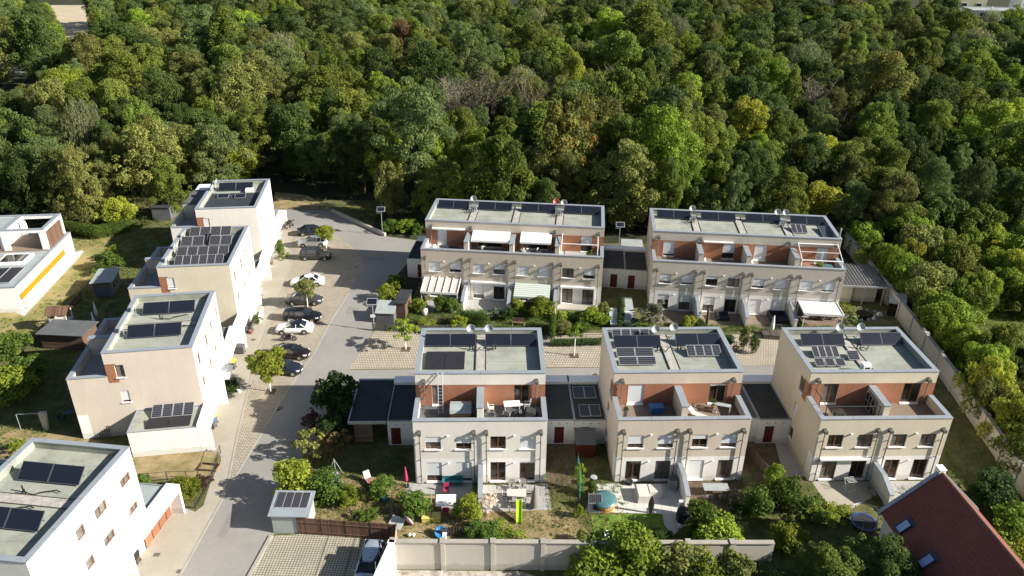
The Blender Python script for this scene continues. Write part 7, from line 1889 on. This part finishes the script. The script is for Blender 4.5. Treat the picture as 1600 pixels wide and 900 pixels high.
rd = obj1('red_shed', 'dark red small lean-to with a dark panel on top behind the netting', 'shed', 914, 716); mb = MB(); mb.box(-.9, 0, 0, .9, 2.0, 1.7); mb.build('wall', 'door_red', rd); mb = MB(); mb.hexa([(-1.0, -.2, 1.72), (1.0, -.2, 1.72), (1.0, 2.1, 2.0), (-1.0, 2.1, 2.0)], [(-1.0, -.2, 1.8), (1.0, -.2, 1.8), (1.0, 2.1, 2.08), (-1.0, 2.1, 2.08)]); mb.build('roof', 'felt', rd)
bb = obj1('rain_barrel', 'dark rain barrel with grey round lid beside the netting', 'barrel', 927, 758); mb = MB(); mb.lathe([(.28, 0), (.36, .45), (.30, .95)], n=18); mb.build('barrel', 'black_plastic', bb, smooth=True); mb = MB(); mb.lathe([(.33, .94), (.31, .99), (0, 1.01)], n=18); mb.build('lid', 'felt_light', bb)
cs2 = obj1('covered_sofa', 'corner sofa under a pale grey cover on the beige house patio', 'furniture cover', 1013, 776, .04)
mb = MB(); mb.hexa([(-1.15, -.9, 0), (.05, -.9, 0), (.05, .9, 0), (-1.15, .9, 0)], [(-1.05, -.8, .75), (-.05, -.8, .72), (-.05, .8, .78), (-1.05, .8, .8)]); mb.hexa([(.055, -.3, 0), (1.3, -.3, 0), (1.3, .9, 0), (.055, .9, 0)], [(.055, -.2, .72), (1.2, -.2, .72), (1.2, .8, .76), (.055, .8, .76)]); mb.build('cover', 'pale_fabric', cs2)
ub = obj1('upright_board', 'tall black oval board standing upright on the beige house patio edge', 'board', 1016, 802); mb = MB(); k = 18
prof = [(.24 * math.sin(math.pi * i / k) ** .7 + .01, 1.95 * i / k) for i in range(k + 1)]
for i in range(k): mb.hexa([(-prof[i][0], -.05, prof[i][1]), (prof[i][0], -.05, prof[i][1]), (prof[i][0], .05, prof[i][1]), (-prof[i][0], .05, prof[i][1])], [(-prof[i + 1][0], -.05, prof[i + 1][1]), (prof[i + 1][0], -.05, prof[i + 1][1]), (prof[i + 1][0], .05, prof[i + 1][1]), (-prof[i + 1][0], .05, prof[i + 1][1])])
mb.build('board', 'dark_fabric', ub); mb = MB(); mb.tube((.05, .06, 0), (.12, .1, 1.9), .03, n=6); mb.build('support', 'zinc', ub)
gb = obj1('covered_barbecue', 'big black covered barbecue at the end of the garden divider wall', 'barbecue', 1067, 812); mb = MB(); mb.lathe([(.62, 0), (.66, .5), (.62, 1.0), (.35, 1.25), (.05, 1.35)], n=10); mb.build('cover', 'dark_fabric', gb); 
wb_ = obj1('white_box', 'small white box on top of the wall end by the black barbecue', 'box', 1062, 803); mb = MB(); mb.box(-.2, -.15, 0, .2, .15, 1.5); mb.build('box_body', 'white_paint', wb_)
for px, py, m, lab in ((991, 838, 'black_plastic', 'dark tub at the corner of the green lawn by the wall'), (948, 838, 'flag_white', 'white bundle lying at the green lawn corner'), (983, 756, 'dark_fabric', 'dark low basket on the beige house patio')):
    t = obj1('garden_tub', lab, 'tub', px if px != 991 else 937, py); mb = MB(); mb.lathe([(0, 0), (.3, 0), (.36, .35), (.3, .36), (0, .28)], n=14); mb.build('tub', m, t)
sp2 = obj1('stone_box', 'small grey stone-look cabinet at the foot of the beige house divider wall', 'cabinet', 1050, 762); mb = MB(); mb.box(-.38, -.3, 0, .38, .3, 1.1); mb.build('cabinet', 'felt_light', sp2); mb = MB(); mb.box(-.42, -.34, 1.103, .42, .34, 1.16); mb.build('lid', 'felt', sp2)
table_(tuple(G(1117, 771)), .0, 2.3, 1.0, .78, 'long grey table on the right patio of the beige semi-detached house', 'felt_light', 'fence_brown')
for px, py, rz, lab in ((1108, 782, 3.14, 'low brown chair in front of the long grey table'), (1128, 782, 3.0, 'second low brown chair in front of the long grey table')): chair_(tuple(G(px, py)), rz, lab, 'parasol_grey', arms=False)
bi = obj1('bicycle', 'grey bicycle parked at the right end of the long grey table', 'bicycle', 1140, 786, 1.3)
for x in (-.5, .5): mb = MB(); mb.lathe([(.30, -.015), (.33, 0), (.30, .015)], n=20); mb.xf(Matrix.Translation((x, 0, .33)) @ Matrix.Rotation(R_(90), 4, 'X')); mb.build('wheel', 'rubber', bi)
mb = MB(); mb.path([(-.5, 0, .33), (-.15, 0, .75), (.35, 0, .75), (-.02, 0, .30), (-.15, 0, .8)], .02, 5); mb.tube((.5, 0, .33), (.35, 0, .9), .02, n=5); mb.build('frame', 'zinc', bi); mb = MB(); mb.tube((.35, -.25, .95), (.35, .25, .95), .018, n=5); mb.build('handlebar', 'dark_metal', bi); mb = MB(); mb.box(-.28, -.07, .82, -.03, .07, .87); mb.build('saddle', 'dark_fabric', bi)
# C garden
dr = obj1('drying_rack', 'white folding drying rack on the concrete patio of the yellowish house', 'drying rack', 1326, 764, .2); mb = MB()
for x in (-.45, .45): mb.tube((x, -.35, 0), (x, .35, 1.1), .022, n=5); mb.tube((x, .35, 0), (x, -.35, 1.1), .022, n=5)
for y in (-.35, -.18, 0.0, .18, .35): mb.tube((-.45, y, 1.1), (.45, y, 1.1), .015, n=4)
mb.tube((-.45, -.35, 0.02), (.45, -.35, .02), .02, n=5); mb.tube((-.45, .35, 0.02), (.45, .35, .02), .02, n=5); mb.build('frame', 'white_metal', dr)
tp = obj1('trampoline', 'round trampoline with blue rim and net poles behind the lower bushes', 'trampoline', 1347, 826); mb = MB(); mb.lathe([(1.1, .75), (1.1, .82), (.95, .82), (.95, .75)], n=28); mb.build('rim_pad', 'slide_blue', tp); mb = MB(); mb.lathe([(.94, .79), (0, .77)], n=28); mb.build('jumping_mat', 'dark_fabric', tp)
for i in range(6):
    a = i * 1.047; mb = MB(); mb.tube((1.12 * math.cos(a), 1.12 * math.sin(a), 0), (1.12 * math.cos(a), 1.12 * math.sin(a), 1.9), .03, n=6); mb.build('net_pole', 'car_silver', tp)
mb = MB(); mb.lathe([(1.12, 1.88), (1.15, 1.92), (1.12, 1.96)], n=28); mb.build('top_ring', 'car_silver', tp)
# path and E/D gardens
pm = thing('parasol', 'closed white parasol standing in the garden of the greyish row', 'parasol', tuple(G(1205, 522))); mb = MB(); mb.tube((0, 0, 0), (0, 0, 2.6), .035, n=8); mb.build('pole', 'white_metal', pm); mb = MB(); mb.lathe([(.06, .5), (.22, .8), (.2, 1.5), (.08, 2.5), (.02, 2.7)], n=12); mb.build('canopy', 'flag_white', pm, smooth=True)
cdk = obj1('small_deck', 'small dark railed deck platform below the closed white parasol', 'deck', 1192, 530, Eh.rotation_euler.z); mb = MB(); mb.box(0, 0, 0, 2.4, 1.6, .5); mb.build('platform', 'fence_dark', cdk); mb = MB()
for i in range(13): mb.tube((i * .2, 0, .5), (i * .2, 0, 1.3), .02, n=4); mb.tube((i * .2, 1.6, .5), (i * .2, 1.6, 1.3), .02, n=4)
mb.tube((0, 0, 1.3), (2.4, 0, 1.3), .03, n=5); mb.tube((0, 1.6, 1.3), (2.4, 1.6, 1.3), .03, n=5); mb.tube((0, 0, 1.3), (0, 1.6, 1.3), .03, n=5); mb.tube((2.4, 0, 1.3), (2.4, 1.6, 1.3), .03, n=5); mb.build('railing', 'felt', cdk)
cm = obj1('statue_column', 'thin dark wooden column standing in the garden of the greyish row', 'column', 1104, 508); mb = MB(); mb.lathe([(.18, 0), (.22, .5), (.18, 1.8), (.2, 2.1), (.12, 2.25), (0, 2.3)], n=12); mb.build('column', 'fence_dark', cm, smooth=True)
for px, py, w, d, lab in ((1128, 498, 1.6, 1.2, 'dark round covered seat on the greyish row patio'), (1215, 500, 2.3, 2.0, 'dark wicker corner sofa by the closed white parasol')):
    t = obj1('round_sofa' if px == 1128 else 'corner_sofa', lab, 'sofa', px, py); mb = MB(); mb.hexa([(-w / 2, -d / 2, 0), (w / 2, -d / 2, 0), (w / 2, d / 2, 0), (-w / 2, d / 2, 0)], [(-w / 2, -d / 2, .42), (w / 2, -d / 2, .42), (w / 2, d / 2, .42), (-w / 2, d / 2, .42)]); mb.build('seat', 'dark_fabric', t); mb = MB(); mb.box(-w / 2, d / 2 - .2, .421, w / 2, d / 2, .85); mb.box(-w / 2, -d / 2, .421, -w / 2 + .2, d / 2 - .21, .85); mb.build('backrest', 'dark_fabric', t)
table_(tuple(G(1290, 500)), -.09, 1.8, 1.0, .75, 'brown table under the large white pergola', 'fence_brown', 'fence_brown')
for px, lab in ((1278, 'brown chair left of the table under the white pergola'), (1304, 'brown chair right of the table under the white pergola')): chair_(tuple(G(px, 500)), 1.57 if px < 1290 else -1.57, lab, 'fence_brown')
gh = obj1('greenhouse', 'small greenhouse with grey roof beside the boundary wall', 'greenhouse', 1385, 492, Eh.rotation_euler.z - .35); mb = MB(); mb.box(0, 0, 0, 1.9, 3.2, 1.8); mb.build('glazing', 'pane', gh); mb = MB(); mb.hexa([(-.1, -.1, 1.81), (2.0, -.1, 1.81), (2.0, 3.3, 1.81), (-.1, 3.3, 1.81)], [(-.1, -.1, 1.95), (2.0, -.1, 2.2), (2.0, 3.3, 2.2), (-.1, 3.3, 1.95)]); mb.build('roof', 'polycarb', gh)
pd = obj1('rock_pond', 'grey stone pond with pinkish rocks right of the white pergola', 'pond', 1345, 492)
for i in range(14):
    a = i * .449; r = 1.5 + random.uniform(-.2, .3); mb = MB(); s = random.uniform(.22, .42); cx_, cy_ = r * math.cos(a) * 1.4, r * math.sin(a)
    mb.hexa([(cx_ - s, cy_ - s, 0), (cx_ + s, cy_ - s * .8, 0), (cx_ + s * .8, cy_ + s, 0), (cx_ - s, cy_ + s * .9, 0)], [(cx_ - s * .6, cy_ - s * .5, s), (cx_ + s * .5, cy_ - s * .5, s * .8), (cx_ + s * .5, cy_ + s * .5, s), (cx_ - s * .5, cy_ + s * .6, s * .9)]); mb.build('rock', 'pond_grey' if i % 3 else 'pale_fabric', pd)
mb = MB(); mb.lathe([(0, .05), (1.5, .05)], n=20); mb.build('water', 'car_glass', pd)
cf = obj1('cold_frame', 'long low white cold frame between the garages of the back rows', 'cold frame', 980, 492, -.05); mb = MB(); mb.hexa([(-.7, -3.2, 0), (.7, -3.2, 0), (.7, 2.5, 0), (-.7, 2.5, 0)], [(-.7, -3.2, .9), (.7, -3.2, .9), (.7, 2.5, 1.3), (-.7, 2.5, 1.3)]); mb.build('frame', 'felt_light', cf); mb = MB(); mb.box(-.75, -1.3, .95, .75, -1.2, 1.18); mb.box(-.75, -3.3, .7, .75, -3.2, .98); mb.build('cross_bar', 'flag_white', cf)
c2 = obj1('hutch', 'narrow white-rimmed hutch between the beige row and the dark hedge strip', 'hutch', 958, 500, -.05); mb = MB(); mb.box(-.5, -2.5, 0, .5, 1.6, .8); mb.build('box_body', 'felt', c2); mb = MB(); mb.box(-.55, -2.6, .803, .55, 1.7, .86); mb.build('lid', 'polycarb', c2)
be = obj1('garden_bench', 'wooden slatted bench between two clipped bushes of the beige row', 'bench', 810, 508, -.09); mb = MB(); mb.box(-.8, -.25, .38, .8, .25, .44); mb.build('seat', 'fence_brown', be); mb = MB(); mb.box(-.8, .22, .5, .8, .27, .9); mb.build('backrest', 'fence_brown', be)
for x in (-.74, .74): mb = MB(); mb.box(x - .03, -.24, 0, x + .03, .2, .38); mb.build('leg', 'white_metal', be)
mb = obj1('white_drum', 'cream round drum beside the lush plants under the glazed patio roof', 'barrel', 664, 492); q = MB(); q.lathe([(.3, 0), (.42, .35), (.36, .85), (.0, .95)], n=16); q.build('drum', 'pale_fabric', mb, smooth=True)
# left gardens: play tower, pillars, clothes line, patio set
pt_ = obj1('play_tower', 'wooden play tower with brown roof and blue slide behind the pink-beige house', 'play tower', 100, 514, .1)
for x in (-1.0, 1.0):
    for y in (-.8, .8): q = MB(); q.box(x - .06, y - .06, 0, x + .06, y + .06, 2.6); q.build('post', 'pale_fabric', pt_)
q = MB(); q.box(-1.05, -.85, 1.2, 1.05, .85, 1.28); q.box(-1.05, -.86, 1.29, 1.05, -.80, 1.9); q.build('platform', 'pale_fabric', pt_)
q = MB(); q.hexa([(-1.3, -1.1, 2.45), (1.3, -1.1, 2.45), (1.3, 0, 3.2), (-1.3, 0, 3.2)], [(-1.3, -1.1, 2.5), (1.3, -1.1, 2.5), (1.3, 0, 3.27), (-1.3, 0, 3.27)]); q.hexa([(-1.3, 0.004, 3.2), (1.3, 0.004, 3.2), (1.3, 1.1, 2.45), (-1.3, 1.1, 2.45)], [(-1.3, 0.004, 3.27), (1.3, 0.004, 3.27), (1.3, 1.1, 2.5), (-1.3, 1.1, 2.5)]); q.build('roof', 'fence_brown', pt_)
q = MB(); q.hexa([(1.1, -.25, 1.2), (3.3, -.25, .1), (3.3, .25, .1), (1.1, .25, 1.2)], [(1.1, -.25, 1.35), (3.3, -.25, .22), (3.3, .25, .22), (1.1, .25, 1.35)]); q.build('slide', 'slide_blue', pt_)
q = MB(); q.tube((.3, -.9, 1.2), (.3, -1.6, 0), .04); q.tube((.8, -.9, 1.2), (.8, -1.6, 0), .04)
for i in range(4): q.tube((.3, -1.5 + i * .17, .2 + i * .28), (.8, -1.5 + i * .17, .2 + i * .28), .025)
q.build('ladder', 'flag_white', pt_)
ps = obj1('concrete_post', 'pale concrete post with a side arm in the shaded garden of the pink-beige house', 'post', 73, 672); q = MB(); q.hexa([(-.2, -.15, 0), (.2, -.15, 0), (.2, .15, 0), (-.2, .15, 0)], [(-.25, -.2, 2.2), (.45, -.2, 2.2), (.45, .2, 2.2), (-.25, .2, 2.2)]); q.build('post', 'plaster_concrete', ps); q = MB(); q.tube((-2.6, 0, 1.9), (0, 0, 2.1), .04); q.tube((-2.6, 0, 0), (-2.6, 0, 1.9), .04); q.build('bar', 'zinc', ps)
table_(tuple(G(112, 652)), .4, 1.4, .9, .75, 'dark garden table in the shade beside the pink-beige house', 'black_plastic')
chair_(tuple(G(99, 660)), 1.9, 'dark garden chair in the shade beside the pink-beige house', 'black_plastic')
cm2 = obj1('wood_stack', 'dark leaning trellis against the pink-beige house near wall', 'trellis', 165, 685); q = MB(); 
for i in range(5): q.tube((-.5 + i * .25, 0, 0), (-.5 + i * .25, .3, 1.4), .03, n=4)
for z in (.3, .8, 1.3): q.tube((-.5, z * .2, z), (.5, z * .2, z), .025, n=4)
q.build('trellis', 'fence_dark', cm2)
hw = thing('entrance_steps', 'entrance ramp with pale side walls and plants left of the parked estate', 'steps', tuple(G(404, 498)), L2h.rotation_euler.z); q = MB(); q.box(-1.2, -.6, 0, 1.2, .3, .35); q.build('landing', 'plaster_concrete', hw); q = MB(); q.box(-1.3, .304, 0, 1.3, .45, 1.1); q.build('side_wall', 'plaster_bright', hw); q = MB(); q.box(-1.3, -.75, 0, 1.3, -.604, .9); q.build('side_wall', 'plaster_bright', hw)
for px, py, lab in ((393, 521, 'round terracotta pots group on the pavement by the dark bins'), (425, 413, 'red brick planter at the portal of the farthest left house'), (374, 612, 'white pot beside the dark palm-like plant')):
    t = obj1('plant_pot', lab, 'pot', px, py); q = MB(); q.lathe([(0, 0), (.22, 0), (.3, .45), (.24, .45), (0, .38)], n=14); q.build('pot', 'terracotta' if 'white' not in lab else 'flag_white', t)
for px, py, lab in ((96, 503, None), (153, 500, 'white closed parasol left of the pink-beige house terrace'), (150, 516, 'second white closed parasol beside the low dark shed')):
    if lab: parasol(tuple(G(px, py)), 2.6, lab, 'flag_white')

# ------------------------------------------------------------------ weeds and tufts on the garden ground (nobody could count them)
def ground_cover(name, label, boxes, n, size, mat, seed, hmax=.22, clump=1.2, avoid=()):
    r = np.random.default_rng(seed); A_ = np.array([(b[2] - b[0]) * (b[3] - b[1]) for b in boxes]); bi = r.choice(len(boxes), n // 14, p=A_ / A_.sum())
    B_ = np.array(boxes)[bi]; cx = B_[:, 0] + r.random(len(bi)) * (B_[:, 2] - B_[:, 0]); cy = B_[:, 1] + r.random(len(bi)) * (B_[:, 3] - B_[:, 1])
    keep = np.ones(len(cx), bool)
    for (x0, y0, x1, y1) in avoid: keep &= ~((cx > x0) & (cx < x1) & (cy > y0) & (cy < y1))
    cx, cy = cx[keep], cy[keep]; sc = r.random(len(cx)) ** 2 * clump + .15
    k = np.repeat(np.arange(len(cx)), 14); m = len(k)
    x = cx[k] + r.normal(size=m) * sc[k] * .35; y = cy[k] + r.normal(size=m) * sc[k] * .35; z = .02 + r.random(m) * hmax * (.4 + sc[k] * .5)
    pf = [(0, 0, 0, 1, 1)]
    me = leafcloud(name, pf, m, size, mat, seed, spread=1.2, aspect=.35)
    co = np.empty(m * 12, 'f'); me.vertices.foreach_get('co', co); co = co.reshape(m, 4, 3); c = co.mean(1, keepdims=True)
    co = co - c + np.stack([x, y, z], 1)[:, None, :]; me.vertices.foreach_set('co', co.reshape(-1).astype('f')); me.update()
    o = bpy.data.objects.new(name, me); COL.objects.link(o); tag(o, label, 'ground cover', kind='stuff'); return o
HB = [(-9, 52.5, -3, 56.2), (24.0, 57, 27.7, 63), (-8.9, 56, 3.5, 68), (9.4, 56.2, 21.8, 68.5), (27.6, 56.6, 40, 69), (-15.9, 61, 27.9, 69.4), (-2.9, 52.2, 3.4, 56), (10.5, 50.5, 18.5, 56.4), (27.8, 52, 33, 57)]
ground_cover('weeds', 'low green weeds and tufts spread over the front gardens', [(-18.5, 49.8, -9.5, 60), (-9.3, 46.4, 46, 56), (-9, 56, 26, 61), (40.5, 50, 47, 70)], 60000, .075, 'leaf_garden', 901, avoid=HB)
ground_cover('dry_grass', 'dry straw-coloured grass tufts on the lawns of the front gardens', [(-18.0, 50, 9, 56), (-20, 50, -9.5, 60), (-41, 60, -31, 64)], 36000, .06, 'leaf_straw', 902, .10, avoid=HB)
ground_cover('weeds', 'low plants in the beds of the back row gardens', [(-14, 84.5, 12, 89.6), (12, 84.5, 48, 86.3)], 36000, .08, 'leaf_garden', 903, .35)
ground_cover('meadow_grass', 'tall grass and herbs of the meadow beyond the boundary wall', [(52.5, 50, 90, 112)], 90000, .12, 'leaf_bright', 904, .5, 2.0)
ground_cover('weeds', 'low green growth in the shaded gardens behind the left row', [(-72, 60, -46.5, 118), (-62, 56, -50, 66)], 60000, .10, 'leaf_garden', 905, .25, 1.8, avoid=[(-70, 86, -62, 108)])
ground_cover('forest_floor_growth', 'low undergrowth along the edge of the wood', [(-120, 116, 60, 135), (56, 104, 130, 118)], 70000, .18, 'leaf_dark', 906, .9, 3.0, avoid=[(-58, 110, -18, 131), (-56, 110, -30, 137)])
